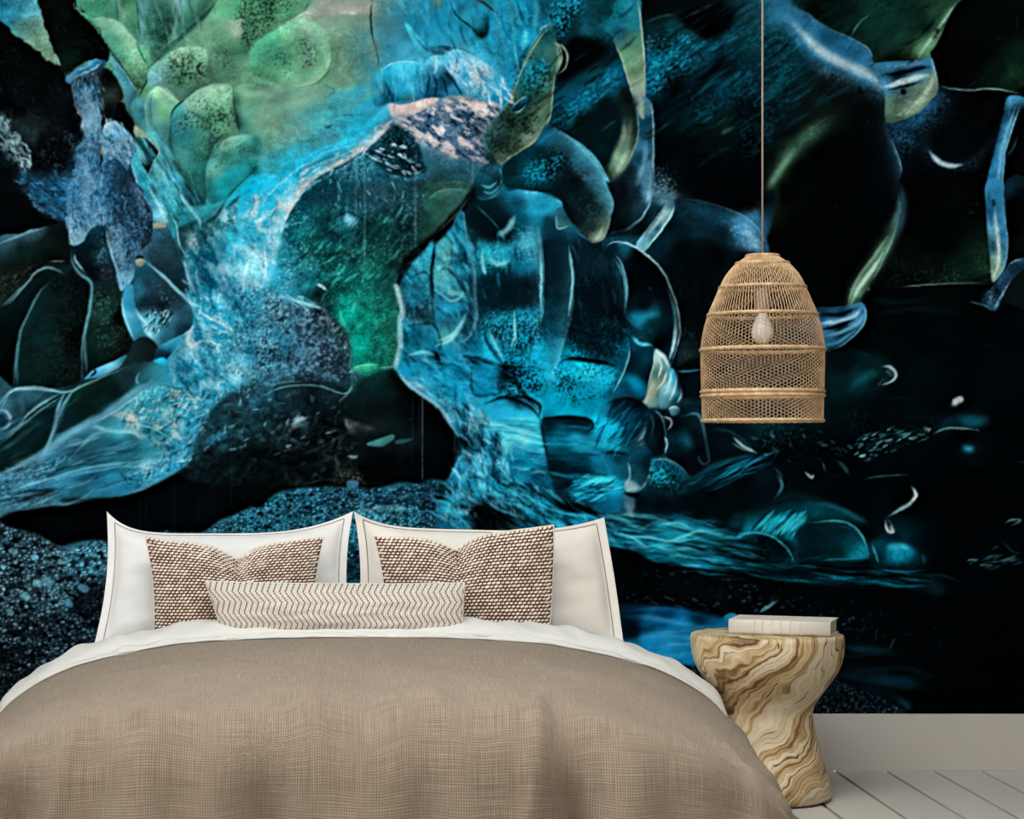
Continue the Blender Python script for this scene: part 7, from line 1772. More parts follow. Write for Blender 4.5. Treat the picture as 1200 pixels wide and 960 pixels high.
# block facet: softer
fill(S('708 578 770 572 868 576 882 612 930 690 962 742 900 768 742 782 726 690'), K('740 600 082a3a 820 590 04202e 860 610 0c3444 760 640 14607c 830 650 2a94b4 870 660 2890b0 790 690 0e4860 760 740 042030 850 740 052434 920 730 1c7090 900 700 18688a'), 1.6, .85, bev=0)
fib(S('720 590 870 590 940 740 740 770'), ['3cb4d0', '04202e', '125a76'], 36, 44, 4, 6, 2.6, .4, 47, 1.8)
line(S('704 576 770 570 868 576 884 605 872 620'), '020a10', 3.4, .8, 1.8)
fib(S('810 790 930 770 990 820 900 870 800 830'), ['6ce8fc', '0c4c68', '2cb0d4', '031822'], 70, 22, -18, 18, 2.4, .55, 48, 1.3)
fib(S('880 590 1000 510 1080 540 1060 680 940 690'), ['04182a', '28a4cc', '0c3c52', '04182a'], 60, 26, -50, 25, 2.4, .4, 49, 1.5)
line(S('760 850 800 880 860 895 905 915'), '01070c', 7, .85, 3)
speck(S('1090 730 1180 740 1200 840 1080 820'), '021018', .45, 2.4, .8)

# ---- dark shelves on the right: sink into black, then glassy mounds
Z(800, 380, 3)
fill(S('480 80 640 60 760 120 900 160 1240 100 1240 1000 640 1000 560 700 400 640 380 480 460 300'), '01060a', 18, .62)
fill(S('-10 300 120 380 260 440 500 430 620 470 600 660 380 640 160 690 -10 640'), '020a0f', 16, .6)
fill(S('820 420 1240 380 1240 960 860 900 840 640'), '010407', 20, .65)
fill(S('500 110 600 100 720 130 750 180 700 230 600 260 510 250'), K('560 140 041419 620 190 0c3a42 700 160 123038 560 220 0a2e34 680 210 0a2228'), 7, .8, bev=0)
line(S('590 230 640 190 690 170'), '1f6c74', 9, .5, 6)
for q in ('700 150 730 150 752 175 740 200 700 215', '720 165 735 185', '690 215 705 195'):
    line(S(q), 'b4ccd6', 3, .75, 1.5)
line(S('950 285 970 268 985 268'), 'd8e6f0', 7, .8, 2.5)
fill(S('880 385 940 335 1010 322 1080 335 1040 365 960 370'), K('920 360 12404e 1000 340 1c5c70 960 360 0c2c38'), 3, .8, bev=0)
line(S('878 388 940 366 1040 374'), '8cb0a8', 2, .6); line(S('1035 372 1042 380'), 'c0d8e0', 4, .6, 2)
line(S('850 375 870 368 860 385'), 'a8b898', 2, .6)
line(S('985 440 1005 438 1025 442'), '3cb4d0', 7, .75, 4); line(S('1000 440 1010 440'), '90e8f8', 4, .6, 2)
fib(S('600 420 700 370 850 360 860 410 700 470 610 480'), ['3c7c88', '8cb8b4', '061c22', '061c22', '16505c'], 120, 10, -18, 20, 2, .65, 50, 1)
fib(S('240 400 500 380 600 420 500 500 320 480'), ['4c7884', '010506', '010506', '16303a'], 90, 10, 20, 40, 1.8, .55, 51, 1)
for q, c_, w_, a_ in (('180 400 215 430 262 455', 'b0ccd0', 3, .65), ('175 420 220 445', '88b4bc', 2, .6), ('200 400 240 440', '78a4b0', 2, .6), ('430 520 455 540 462 528', 'a8c0c8', 3, .7), ('495 490 500 515', 'c8dce4', 4, .7), ('545 480 570 505 585 530', '3c6470', 4, .6), ('520 540 560 525', '2c5460', 4, .5), ('320 500 348 540 345 590', '4c7888', 3, .55), ('630 545 720 535 800 530', '3c6470', 1.8, .6),
                      ('805 570 822 600 800 630 770 650 722 680', '8cb0bc', 4, .75), ('812 580 822 605 800 632', 'dcecf0', 2.4, .8), ('712 690 720 725 742 732 735 710', 'c0d8e0', 3, .8), ('725 715 738 725', 'ffffff', 4, .8), ('40 545 120 500 200 475 262 460', '2c88ac', 6, .55), ('60 560 140 515 240 475', '1c6c90', 5, .5), ('30 560 100 540 180 520', '0e4058', 6, .5)):
    line(S(q), c_, w_, a_, max(1.4, w_*.5))
fill(S('120 520 220 480 320 500 352 560 310 630 200 660 110 620'), K('200 560 041018 280 540 08202a 320 600 061620 180 620 051620'), 5, .7, bev=0)
fib(S('40 540 260 460 300 500 120 600 50 590'), ['2c88ac', '04121a', '0c4058'], 50, 50, -24, 6, 2.2, .45, 52, 1.4)
line(S('330 530 352 570 320 620'), '4c8090', 3, .6, 1.8)
fill(S('280 660 420 630 560 650 640 690 660 720 520 690 400 690 300 690'), K('340 660 0c3c48 480 650 105060 580 680 0e4452 640 705 06222c'), 4, .75, bev=0)
line(S('440 628 540 645 620 685 650 700'), '2a7c8c', 5, .5, 3)
fill(S('265 700 330 676 420 690 410 760 330 760 270 730'), K('300 700 1c88a0 330 690 28a8c0 380 710 1c809a 350 740 0c4454 290 730 0c3c4c'), 3, .85, bev=0)
fib(S('270 700 340 680 420 700 390 750 290 740'), ['5ce0f4', '06242f', '20a0bc'], 50, 30, -50, 6, 3, .5, 53, 1.4)
fill(S('420 705 540 695 600 712 645 770 650 825 520 835 440 800 400 760'), K('460 740 06222b 540 730 0a303a 600 760 0e4858 630 800 1c7c94 520 800 082a34 460 790 07262f'), 2, .85, bev=0)
line(S('440 700 540 694 600 712 640 762 655 830'), '58acc0', 2.4, .65); line(S('555 712 590 720'), '9cd0dc', 3, .6, 1.6)
line(S('480 832 560 828 650 822'), '2c7c90', 2.4, .6)
fill(S('185 770 240 735 300 738 360 780 395 840 300 855 210 850'), K('230 760 0c4454 290 760 051a22 340 800 06222c 260 820 041820 380 830 10404e'), 2, .85, bev=0)
line(S('185 775 215 742 260 735 320 750 370 795 398 845'), '44b0c4', 2.6, .65)
speck(S('200 760 330 760 380 840 220 850'), '010608', .5, 2.4, .8)
for q in ('385 840 398 815', '395 845 408 820', '405 850 412 830'):
    line(S(q), 'a0ccd4', 2.4, .6, 1.4)
fill(S('655 765 720 770 800 785 860 825 840 845 680 840'), K('700 790 0e4458 740 790 2498bc 790 800 1c7c9c 690 820 0a3444 830 830 0a2c3c'), 3, .85, bev=0)
line(S('720 785 760 780 800 792'), '58d8f4', 6, .6, 3); line(S('665 770 680 810 690 840'), '4c98ac', 2.4, .6); line(S('845 815 850 840'), '6cb8d0', 5, .5, 2.5)
fib(S('-10 690 130 715 230 790 260 860 -10 840'), ['5ce0f4', '031820', '1c8cac', '031820', '38b8d4'], 150, 46, 14, 10, 3.0, .38, 54, 1.8)
fib(S('0 830 260 850 620 850 900 880 860 920 300 900 0 870'), ['1c7c98', '010609', '010609', '0c3848'], 130, 50, 6, 6, 2.2, .5, 55, 1.2)
fib(S('1020 830 1150 810 1180 850 1060 860'), ['2c7490', '04141c', '6ca4b8'], 24, 18, -10, 20, 2, .5, 56, 1)
fill(S('860 890 900 900 928 940 905 955 870 940'), '16303f', 3, .7)
for q, c_, w_, a_ in (('1130 700 1160 688 1188 692 1150 712', '78a0ac', 2, .6), ('1095 790 1110 780', '6c9cac', 5, .5), ('1140 745 1180 790', '345c68', 2, .5), ('1120 760 1160 800 1195 805', '2c505c', 2, .5), ('1180 485 1200 490', '3c7080', 5, .5), ('1015 500 1030 480', '1c4450', 5, .4)):
    line(S(q), c_, w_, a_, max(1.4, w_*.5))

# ---- bright streaky shelf between the pillow and the dark
Z(600, 430, 4)
fib(S('460 740 700 700 900 720 1000 800 1180 900 1100 950 760 930 560 870'), ['78ecfa', '021018', '1c98bc', '021018', '0c5470'], 200, 50, 8, 9, 3.4, .34, 57, 2.0)
fill(S('640 560 760 600 900 600 1180 560 1180 680 900 690 600 690'), '020b11', 8, .6)
for q in ('700 830 800 800 880 770 960 790', '560 800 640 800 760 820 900 800', '700 740 780 735 850 760', '480 780 560 800 640 850'):
    line(S(q), '8cf0fa', 3, .5, 1.6)
fib(S('0 560 200 600 440 700 440 840 0 780'), ['58d0ee', '020f18', '1478a0', '020f18'], 150, 34, 28, 14, 3.0, .36, 58, 1.8)

# ---- lights on the ridges of the right-hand lobes, last
Z(900, 0, 4)
line(S('-10 -20 50 40 110 95 170 170 240 236 330 288 430 334 510 384 550 450'), '4c90c4', 24, .5, 14, 1)
line(S('100 90 170 165 240 234 320 284 400 320 480 358 535 420'), 'd8f0fc', 8, .75, 5, 1)
line(S('60 0 130 60 200 120 300 180 420 240 480 290'), '2c6894', 16, .45, 10, 1)
line(S('0 900 40 810 120 710 220 620 310 565'), '5c8850', 16, .5, 10, 1)
line(S('0 890 30 840 80 770 130 710'), 'a8cc88', 6, .5, 4, 1)
line(S('620 860 634 940 628 1030 604 1090 560 1180'), '5c98b4', 8, .5, 5, 1)
line(S('596 1090 545 1190 480 1290 420 1380 385 1430'), '7cac74', 14, .5, 8, 1)
line(S('540 1190 490 1270 430 1350 392 1425'), 'e0f0b0', 5, .75, 2.6, 1)
line(S('640 600 700 560 770 480'), '5c9cc4', 10, .4, 7, 1, tex=.3+.7*grain(2.0, 0, 1, 5))
line(S('765 720 800 758 850 780 910 775'), 'd0ecf8', 5, .7, 2.6, 1)
line(S('1140 500 1110 600 1080 720 1062 850 1060 960 1064 1080'), '3c80b4', 12, .4, 8, 1)
line(S('540 410 620 390 690 366 755 356'), 'd0eef8', 6, .7, 2.6)
line(S('700 500 745 440 770 380'), 'dce89c', 6, .55, 3.5)
Z(600, 220, 4)
line(S('1010 140 1080 190 1130 250 1165 300'), '5c98c4', 18, .5, 12, 1)
line(S('1080 190 1130 245 1160 290'), 'c8e8f8', 6, .5, 4, 1)
line(S('780 80 880 100 980 130'), '1c4c68', 14, .5, 10, 1)

# ---- wall again: broad light and dark drifts so that it does not read as even glitter
Z(0, 300, 3)
fill(WL, '0a3a54', 6, .62, tex=np.clip(noise(30, 17, 62, 4, 141)*2.8-1.35, 0, 1))
fill(WL, 'c8f0fc', 6, .50, tex=np.clip(noise(24, 13, 62, 4, 142)*2.8-1.75, 0, 1))
fill(S('640 -60 760 -100 800 0 720 60 660 40'), '0e3a4a', 7, .5, tex=.3+.7*noise(14, seed=8))
for q in ('655 120 672 170', '680 250 660 300 700 330', '770 150 800 170', '740 330 800 350', '850 60 880 90', '690 60 700 100', '820 300 860 320', '910 20 925 60'):
    line(S(q), 'f4ffff', 5, .6, 2.6)
# ---- green roof: the pale hollow between the bubbles and the arch, and their common shadow
Z(0, 0, 4)
fill(S('1130 640 1210 635 1400 600 1500 560 1640 520 1560 600 1400 690 1260 760 1180 800 1130 860 1080 900 1110 800'), K('1180 680 3c7c74 1300 640 5c9080 1400 620 6a9c8c 1500 580 4c98a8 1250 730 3f8088 1400 660 3c8898 1150 800 2a7c84 1560 560 3c98b4'), 6, .55, bev=0)
fill(S('1130 440 1300 420 1420 440 1400 540 1280 600 1140 630 1110 560'), K('1160 450 8cb878 1250 450 86a878 1180 540 5f9078 1300 540 7a9c74 1380 480 7ca080 1140 600 3c6c58 1240 590 6a9070'), 4, .6, bev=0)
line(S('1108 430 1114 540 1134 628'), '12302a', 7, .55, 5)
line(S('1140 450 1200 432 1260 440'), 'd8f0b8', 7, .4, 5)
fib(S('1130 430 1500 420 1600 520 1300 720 1140 800'), ['9cc09c', '4a7c74', '6ca4a4', '3a6c64'], 46, 46, -22, 14, 6, .2, 61, 5)
fill(S('1000 240 1090 230 1130 300 1110 390 1010 400 985 330'), K('1040 260 6a8c54 1090 300 4c7a5c 1050 370 456c50 1000 320 5c8058'), 5, .6, bev=0)
for q, w_ in (('1000 230 1100 250 1200 220', 8), ('1100 400 1200 415 1300 410', 6), ('620 490 690 540 700 600', 7)):
    line(S(q), '1c3c2c', w_, .4, w_*.8)
speck(S('990 240 1200 180 1260 240 1200 330 1060 390 1010 330'), '1c2c1c', .22, 2.2, .6)
fill(S('1010 395 1090 405 1105 480 1060 520 960 500 930 450'), 'b4d890', 7, .3)

# ---- arch rim, frosted columns and rubble: last corrections
Z()
line(S('300 262 318 232 340 212 372 190 405 172 432 150 452 132'), '2cb0dc', 20, .45, 12, 1)
line(S('322 272 334 244 350 222 372 204 402 188 430 170 452 150 462 140'), '8cd4ec', 11, .6, 5, 0, tex=.45+.55*noise(8, seed=9))
line(S('338 246 354 222 374 205 404 189 430 171 455 148'), 'e4d8da', 5.5, .75, 2.4, 0, tex=.4+.6*noise(6, seed=10))
line(S('352 226 376 208 406 192 434 174 456 154'), '0e2c3a', 3, .6, 2)
line(S('300 250 322 222 352 198 390 178'), 'a8ecfa', 3, .5, 2)
fib(S('315 275 345 215 400 180 455 140 460 150 410 195 360 225 335 280'), ['f4ecec', 'b8e4f0', '8cc8dc'], 50, 9, -40, 25, 2, .5, 71, 1)
for pts, a_ in (('84 100 118 92 119 155 100 160 92 130', .35), ('88 165 118 165 130 240 84 240', .35), ('122 145 150 150 158 185 150 200 124 180', .3), ('126 190 155 195 178 240 175 275 160 300 146 340 138 300 124 230', .32), ('82 220 130 225 133 255 100 275 84 288', .35), ('20 205 84 212 80 258 40 240', .3)):
    fill(S(pts), '2c6498', 5, a_)
for q, w_, a_ in (('100 100 108 130 104 155', 6, .45), ('96 180 104 215 98 245', 7, .4), ('132 150 140 165 136 180', 7, .45), ('138 262 142 300 148 330', 5, .4), ('92 240 110 248 128 246', 5, .4), ('8 150 22 180 30 200', 6, .35), ('150 205 165 235 172 262', 5, .3)):
    line(S(q), 'b4dcf4', w_, a_, w_*.8)
fill(S('70 90 100 90 92 150 80 160 60 120'), '0a1a28', 8, .3)
# wall light spilling over the edge of the rubble, and paler lower rock
spill = S('270 340 300 335 330 345 345 380 335 420 310 455 280 460 262 420')
fill(spill, '3c94b8', 12, .55, tex=.25+.75*noise(8, seed=12))
speck(spill, 'c8f0fa', .22, 2.4, .7)
speck(spill, '06202e', .3, 2.4, .6, seed=6)
fill(S('225 520 240 480 280 455 330 448 340 480 290 510 250 545'), '2a5c74', 10, .45, tex=.2+.8*noise(9, seed=13))
fib(S('230 520 250 480 330 455 400 470 380 520 280 540'), ['6ca0b0', '9cc0cc', '0a161c'], 70, 9, -40, 50, 2, .4, 72, 1.1)
fill(S('300 440 360 452 412 440 405 470 340 475 290 470'), '1c3a48', 8, .5, tex=.3+.7*noise(8, seed=14))
line(S('300 470 330 455 370 452 405 462 414 445'), '7cacb4', 1.8, .5)
# hollow: streaks of meltwater and a clearer green
fill(S('400 330 460 320 466 425 414 430 402 380'), '1c8c70', 12, .25)
fib(S('340 250 470 240 460 330 400 400 350 330'), ['2c9c94', '06282c', '52b0a0', '041c20'], 70, 18, -45, 18, 2.2, .32, 73, 1.4)
for x, y0, y1, a_ in ((418, 190, 290, .35), (428, 195, 310, .4), (488, 180, 290, .45), (396, 210, 280, .25), (408, 230, 300, .2)):
    line([(x, y0), (x, y1)], 'a8d4e4', 2.2, a_, 1.6, 1)
# shell: calm its left face with broad facets
Z(400, 300, 3)
for pts, c_, a_ in (('330 60 380 40 440 140 400 160 350 130', '54a8b4', .35), ('230 80 300 60 310 150 240 170', '2a86a4', .35), ('330 190 420 170 460 150 430 240 350 290', '2c84a0', .35), ('230 250 320 240 340 320 260 350', '2080a0', .35), ('460 390 560 390 560 480 470 490', '1c7ca4', .4), ('350 370 440 360 450 480 380 480', '2090b8', .3), ('500 250 540 300 570 380 520 370', '2ca0c4', .45), ('270 420 340 440 420 510 340 510', '3498b8', .3)):
    fill(S(pts), c_, 3.5, a_)
for q in ('225 90 300 60 320 150 330 250', '340 60 380 50 445 145 460 230', '230 250 320 240 350 300 345 340', '460 395 470 490 560 485', '500 250 520 310 575 385'):
    line(S(q), '062030', 3, .5, 2)
for q in ('345 130 390 160 430 140', '340 300 400 270 445 200', '235 350 290 340 330 350', '520 260 545 320 575 375'):
    line(S(q), '9ce0ec', 3, .5, 1.8)
# ---- finish: slight irregularity of every outline, fine relief, then tone
def finish():
    global CV
    gx = np.arange(MW, dtype=np.float32)[None, :]
    gy = np.arange(MH, dtype=np.float32)[:, None]
    WA = .28+1.0*np.clip((150-gx)/40, 0, 1)*np.clip((275-gy)/30, 0, 1)        # the rock on the left is ragged, the ice smooth
    dx = WA*(2.6*(noise(9, seed=201)-.5)+2.0*(noise(4.5, seed=202)-.5)); dy = WA*(2.6*(noise(9, seed=203)-.5)+2.0*(noise(4.5, seed=204)-.5))
    yy, xx = np.mgrid[0:MH, 0:MW].astype(np.float32)
    u = np.clip(xx+dx, 0, MW-1.001); v = np.clip(yy+dy, 0, MH-1.001)
    iu = u.astype(int); iv = v.astype(int); fu = (u-iu)[..., None]; fv = (v-iv)[..., None]
    CV = ((CV[iv, iu]*(1-fu)+CV[iv, iu+1]*fu)*(1-fv)+(CV[iv+1, iu]*(1-fu)+CV[iv+1, iu+1]*fu)*fv).astype(np.float32)
    n1 = noise(18, 11, -25, 4, 41, .62)[..., None]-.5
    n2 = grain(1.9, 0, 1, 43)[..., None]-.5
    n3 = noise(6, 4, 30, 3, 47, .65)[..., None]-.5
    rg = np.clip(noise(60, 40, 0, 3, 53)*1.6-.3, 0, 1)[..., None]
    CV = CV*(1+.20*n1+.08*n2*(.4+rg)+.20*n3*rg) + .004*n2
    CV = np.clip(CV, 0, 1)
    yl = np.clip(np.minimum(CV[..., 0], CV[..., 1])-CV[..., 2], 0, 1)
    CV[..., 0] -= np.clip(CV[..., 0]-CV[..., 1], 0, 1)*np.clip(yl*6-.3, 0, 1)
    CV[..., 2] += .60*yl; CV[..., 0] -= .28*yl; CV[..., 1] -= .06*yl
    gb = np.clip(CV[..., 1]-CV[..., 2], 0, 1)
    CV[..., 2] += .42*gb; CV[..., 0] -= .20*gb
    bl = np.clip(CV[..., 2]-CV[..., 1], 0, 1)
    CV[..., 2] -= .14*bl; CV[..., 1] += .03*bl; CV[..., 0] -= .06*bl
    lum = CV.mean(2, keepdims=True)
    CV = CV*(1-.11*np.clip((lum-.42)/.4, 0, 1))
    t = np.clip((lum-.02)/.36, 0, 1); t = t*t*(3-2*t)
    CV = CV*(.66+.34*t)
    lum = CV.mean(2, keepdims=True)
    cool = np.clip((CV[..., 2:3]-CV[..., 0:1])*4, 0, 1)
    CV = np.clip(lum+(1.02+.20*cool)*(CV-lum), 0, 1)
    CV = np.clip(CV+.45*(CV-blur(CV, 1.6)) + .20*(CV-blur(CV, 9)), 0, 1)
finish()
# ------------------------------------------------------------------ the mural on the wall behind the bed
GAIN = 1.12
def build_mural():
    # wall x = (px-424)/400, z = CH-(py-530)/400; the print goes on past the frame as wallpaper does
    step = 1.25
    gx = np.concatenate([np.linspace(-1120, -204, 80), np.linspace(-200, -2.5, 80), np.arange(0, 1200, step), np.linspace(1200, 1440, 96), np.linspace(1450, 2130, 60)])
    gy = np.concatenate([np.linspace(-172, -3, 48), np.arange(0, 836.6, step), [836.6]])
    def refl(a, n):
        a = np.abs(a); a = np.mod(a, 2*n); return np.where(a > n, 2*n-a, a)
    sx = np.clip(refl(gx, MW-1), 0, MW-1.001); sy = np.clip(refl(gy, MH-1), 0, MH-1.001)
    ix = sx.astype(int); iy = sy.astype(int); fx = (sx-ix)[None, :, None]; fy = (sy-iy)[:, None, None]
    A = CV[iy][:, ix]*(1-fx)+CV[iy][:, ix+1]*fx
    B = CV[iy+1][:, ix]*(1-fx)+CV[iy+1][:, ix+1]*fx
    c = np.clip(A*(1-fy)+B*fy, 0, 1)
    c = np.where(c <= .04045, c/12.92, ((c+.055)/1.055)**2.4)
    c = np.clip(c*GAIN, 0, .96)
    X, Yp = np.meshgrid((gx-424)/400, CH-(gy-530)/400)
    H, W = X.shape
    v = np.stack([X, np.full_like(X, -.001), Yp], -1).reshape(-1, 3).astype(np.float32)
    i = np.arange(H*W).reshape(H, W)
    f = np.stack([i[1:, :-1], i[1:, 1:], i[:-1, 1:], i[:-1, :-1]], -1).reshape(-1, 4)
    # a thin paper edge and back so the sheet has thickness
    n0 = len(v)
    bx = [(X[0, 0], Yp[-1, 0]), (X[0, -1], Yp[-1, 0]), (X[0, -1], Yp[0, 0]), (X[0, 0], Yp[0, 0])]
    v = np.vstack([v, np.array([(x, .0115, z) for x, z in bx], np.float32)])
    me = bpy.data.meshes.new('mural')
    nq = len(f)+1
    me.vertices.add(len(v)); me.vertices.foreach_set('co', v.ravel())
    loops = np.concatenate([f.ravel(), np.array([n0+3, n0+2, n0+1, n0])]).astype(np.int32)
    me.loops.add(len(loops)); me.loops.foreach_set('vertex_index', loops)
    me.polygons.add(nq)
    me.polygons.foreach_set('loop_start', np.arange(nq, dtype=np.int32)*4)
    me.update(calc_edges=True); me.validate()
    at = me.color_attributes.new('print', 'FLOAT_COLOR', 'POINT')
    rgba = np.ones((len(v), 4), np.float32); rgba[:n0, :3] = c.reshape(-1, 3); rgba[n0:, :3] = .6
    at.data.foreach_set('color', rgba.ravel())
    q = NT('mural_print', .95, .0)
    a = q.t.nodes.new('ShaderNodeVertexColor'); a.layer_name = 'print'
    fine = q.noise(q.coord(), 420, 3, .6)
    k = q.math('ADD', q.math('MULTIPLY', q.math('SUBTRACT', fine, .5), .38), 1.0)
    vm = q.t.nodes.new('ShaderNodeVectorMath'); vm.operation = 'SCALE'
    q.l(a.outputs['Color'], vm.inputs[0]); q.l(k, vm.inputs[3])
    q.base(vm.outputs[0])
    o = link(me, 'mural', q.m)
    return tag(o, 'photo mural of a blue and green ice cave covering the wall behind the bed', 'mural')
build_mural()
# ------------------------------------------------------------------ bed
def ip(x, xs, ys):
    """smooth interpolation through points (monotone cubic)"""
    xs = np.asarray(xs, float); ys = np.asarray(ys, float); x = np.asarray(x, float)
    h = np.diff(xs); d = np.diff(ys)/h
    m = np.empty_like(xs); m[0] = d[0]; m[-1] = d[-1]
    for i in range(1, len(xs)-1):
        m[i] = 0 if d[i-1]*d[i] <= 0 else 2*d[i-1]*d[i]/(d[i-1]+d[i])
    k = np.clip(np.searchsorted(xs, x)-1, 0, len(h)-1)
    t = np.clip((x-xs[k])/h[k], 0, 1)
    return ys[k]*(2*t**3-3*t**2+1)+h[k]*m[k]*(t**3-2*t**2+t)+ys[k+1]*(-2*t**3+3*t**2)+h[k]*m[k+1]*(t**3-t**2)

# cross-section of the bedding, half of it: arc parameter -> x, z
PX = np.array([0, .23, .45, .54, .73, .81, .89, .935, .953, .958, .960])
PZ = np.array([.452, .449, .437, .424, .381, .348, .300, .255, .19, .10, .006])
PS = np.concatenate([[0], np.cumsum(np.hypot(np.diff(PX), np.diff(PZ)))])
def cross(s):
    a = np.abs(s)
    return np.sign(s)*ip(a, PS, PX), ip(a, PS, PZ)
SMAX = PS[-1]
Y_HEAD, Y_FOLD, Y_FOOT = -.10, -.66, -2.10

def hsh(n, seed):
    return np.random.RandomState(seed).rand(n)

def bed_drop(t):
    """t = distance along the bed from the fold edge: returns y, how far the cloth has dropped, 0..1 share on the foot side"""
    L = Y_FOLD-Y_FOOT
    # flat along the mattress, round over the edge, then down
    R = .16
    flat = L-R
    y = np.where(t < flat, Y_FOLD-t, 0.0); dz = np.zeros_like(t)
    a = np.clip((t-flat)/R, 0, PI/2)
    on = t >= flat
    y = np.where(on, Y_FOLD-flat-R*np.sin(a), y); dz = np.where(on, R*(1-np.cos(a)), dz)
    ex = np.clip(t-flat-R*PI/2, 0, None)
    y = np.where(ex > 0, y-.10*ex, y); dz = dz+ex*.99
    return y, dz

def bedding(s, t, lift=0.0):
    """surface of the duvet at arc s across and length t along"""
    x, z = cross(s)
    y, dz = bed_drop(t)
    L = Y_FOLD-Y_FOOT
    tf = np.clip(t/L, 0, 1.25)
    tap = 1-.135*np.clip(tf, 0, 1)**1.25-.03*np.clip(tf-1, 0, 1)
    side = np.clip((np.abs(s)-.7)/.5, 0, 1)
    x = x*tap
    # crown: the filling makes it a little fuller in the middle of the bed
    drop = .452-z
    tot = (np.maximum(drop, 0)**2.4+np.maximum(dz, 0)**2.4)**(1/2.4)
    z = .452-tot
    foot = np.clip(dz/.25, 0, 1)
    # drapery
    fo = (.020*np.sin(x*13+.7)+.018*np.sin(x*24+2.1)+.012*np.sin(x*41+.3))*foot
    y = y-fo*1.3
    sd = (.012*np.sin(t*13+1.0)+.009*np.sin(t*29+.4)+.006*np.sin(t*47))*side*np.clip(t*2.2, 0, 1)
    x = x+np.sign(s)*sd
    soft = .006*np.sin(x*7+t*5)+.005*np.sin(x*13-t*9+1)+.004*np.sin(x*3.1+t*17)
    z = z+soft*np.clip(t*3, 0, 1)*(1-side)*(1-foot)+lift
    # soft puckers running down from the foot edge
    for k in range(16):
        cx = -.95+1.9*hsh(16, 3)[k]; w = .018+.03*hsh(16, 4)[k]; am = (.016+.024*hsh(16, 5)[k])*(1 if hsh(16, 6)[k] > .4 else -1)
        lean = (hsh(16, 7)[k]-.5)*.5
        q = np.exp(-((x-cx-lean*(t-L))/w)**2)*np.clip((t-L+.42)/.35, 0, 1)
        y = y-am*q*foot; z = z+am*q*.5*(1-foot)
    z = np.maximum(z, .006)
    return x, y, z

def grid_mesh(name, X, Y, Z_, U, V, mat, parent=None, thick=None):
    H, W = X.shape
    v = np.stack([X, Y, Z_], -1).reshape(-1, 3)
    i = np.arange(H*W).reshape(H, W)
    f = np.stack([i[:-1, :-1], i[:-1, 1:], i[1:, 1:], i[1:, :-1]], -1).reshape(-1, 4)
    o = mesh(name, v, f, mat, parent, True, np.stack([U, V], -1).reshape(-1, 2))
    if thick:
        md = o.modifiers.new('thickness', 'SOLIDIFY'); md.thickness = thick; md.offset = -1
    return o

def orient_up(o):
    me = o.data
    n = sum((p.normal.z for p in me.polygons))
    if n < 0: me.flip_normals()

bed = thing('bed', 'bed base with mattress beneath the beige linen duvet', 'bed', (0, -1.08, 0))
bm = bmesh.new(); box(bm, -.62, .62, -.72, .98, .06, .20, .01); bm_obj('bed_base', bm, M['brown'], bed)
bm = bmesh.new(); box(bm, -.64, .64, -.74, .98, .20, .345, .05, 4); bm_obj('mattress', bm, M['white'], bed, True)
for sx in (-1, 1):
    for sy in (-.66, .92):
        bm = bmesh.new(); box(bm, sx*.56-.03, sx*.56+.03, sy-.03, sy+.03, 0, .06, .004); bm_obj('leg', bm, M['brown'], bed)

ss = np.linspace(-SMAX, SMAX, 240); tt = np.concatenate([np.linspace(0, .06, 5), np.linspace(.075, 2.02, 190)])
Sg, Tg = np.meshgrid(ss, tt)
X, Y, Zz = bedding(Sg, Tg)
# the turned edge at the fold dips under the sheet
Zz = Zz-.004*np.clip(1-Tg/.02, 0, 1)
duvet = grid_mesh('duvet', X, Y, Zz, Sg, Tg, M['linen'], None, .012)
orient_up(duvet)
tag(duvet, 'beige woven linen duvet draped over the bed and down its sides', 'duvet')
# seam welt along the fold edge of the duvet
e = np.linspace(-SMAX*.93, SMAX*.93, 160)
ex, ey, ez = bedding(e, np.full_like(e, .006))
v, f = tube(list(zip(ex, ey, ez+.001)), .0022, 6)
w_ = mesh('welt', v, f, M['seam2'], duvet, True)

# folded-back white sheet: a soft roll between duvet and pillows
def sheet_surface(s, q, amp, y0, y1, base, seed):
    x, z = cross(s)
    a = np.abs(s)
    fade = np.clip((SMAX*.86-a)/.42, 0, 1)**.8
    rs = np.random.RandomState(seed)
    y = y0+(y1-y0)*q
    prof = np.sin(np.clip(q*1.12, 0, 1)*PI)**.55
    wr = .004*np.sin(s*19+q*5+seed)+.003*np.sin(s*43-q*7)+.0025*np.sin(s*71+q*9+seed)
    n = .020*fade
    z2 = z+base+(amp*prof*(.35+.65*fade)+wr*prof)
    # push the roll outwards on the flanks so it stays outside the duvet
    x2 = x+np.sign(s)*np.clip((a-.62)/.4, 0, 1)*(base+.012*prof)
    return x2, y, z2
qs = np.linspace(0, 1, 26); sg = np.linspace(-SMAX*.87, SMAX*.87, 200)
Sg, Qg = np.meshgrid(sg, qs)
X, Y, Zz = sheet_surface(Sg, Qg, .036, Y_FOLD+.016, Y_FOLD+.24, .006, 1)
sheet = thing('sheet', 'white cotton sheet folded back over the top edge of the beige duvet', 'sheet', (0, 0, 0))
o = grid_mesh('fold_roll', X, Y, Zz, Sg, Qg*.25, M['sheet'], sheet, .004); orient_up(o)
X, Y, Zz = sheet_surface(Sg, Qg, .010, Y_FOLD-.010, Y_FOLD+.06, .002, 4)
o = grid_mesh('fold_lip', X, Y, Zz-.001, Sg, Qg*.1+.4, M['sheet'], sheet, .003); orient_up(o)
Sg, Qg = np.meshgrid(np.linspace(-.86, .86, 160), qs)
X, Y, Zz = sheet_surface(Sg, Qg, .004, Y_FOLD+.20, -.10, -.004, 2)
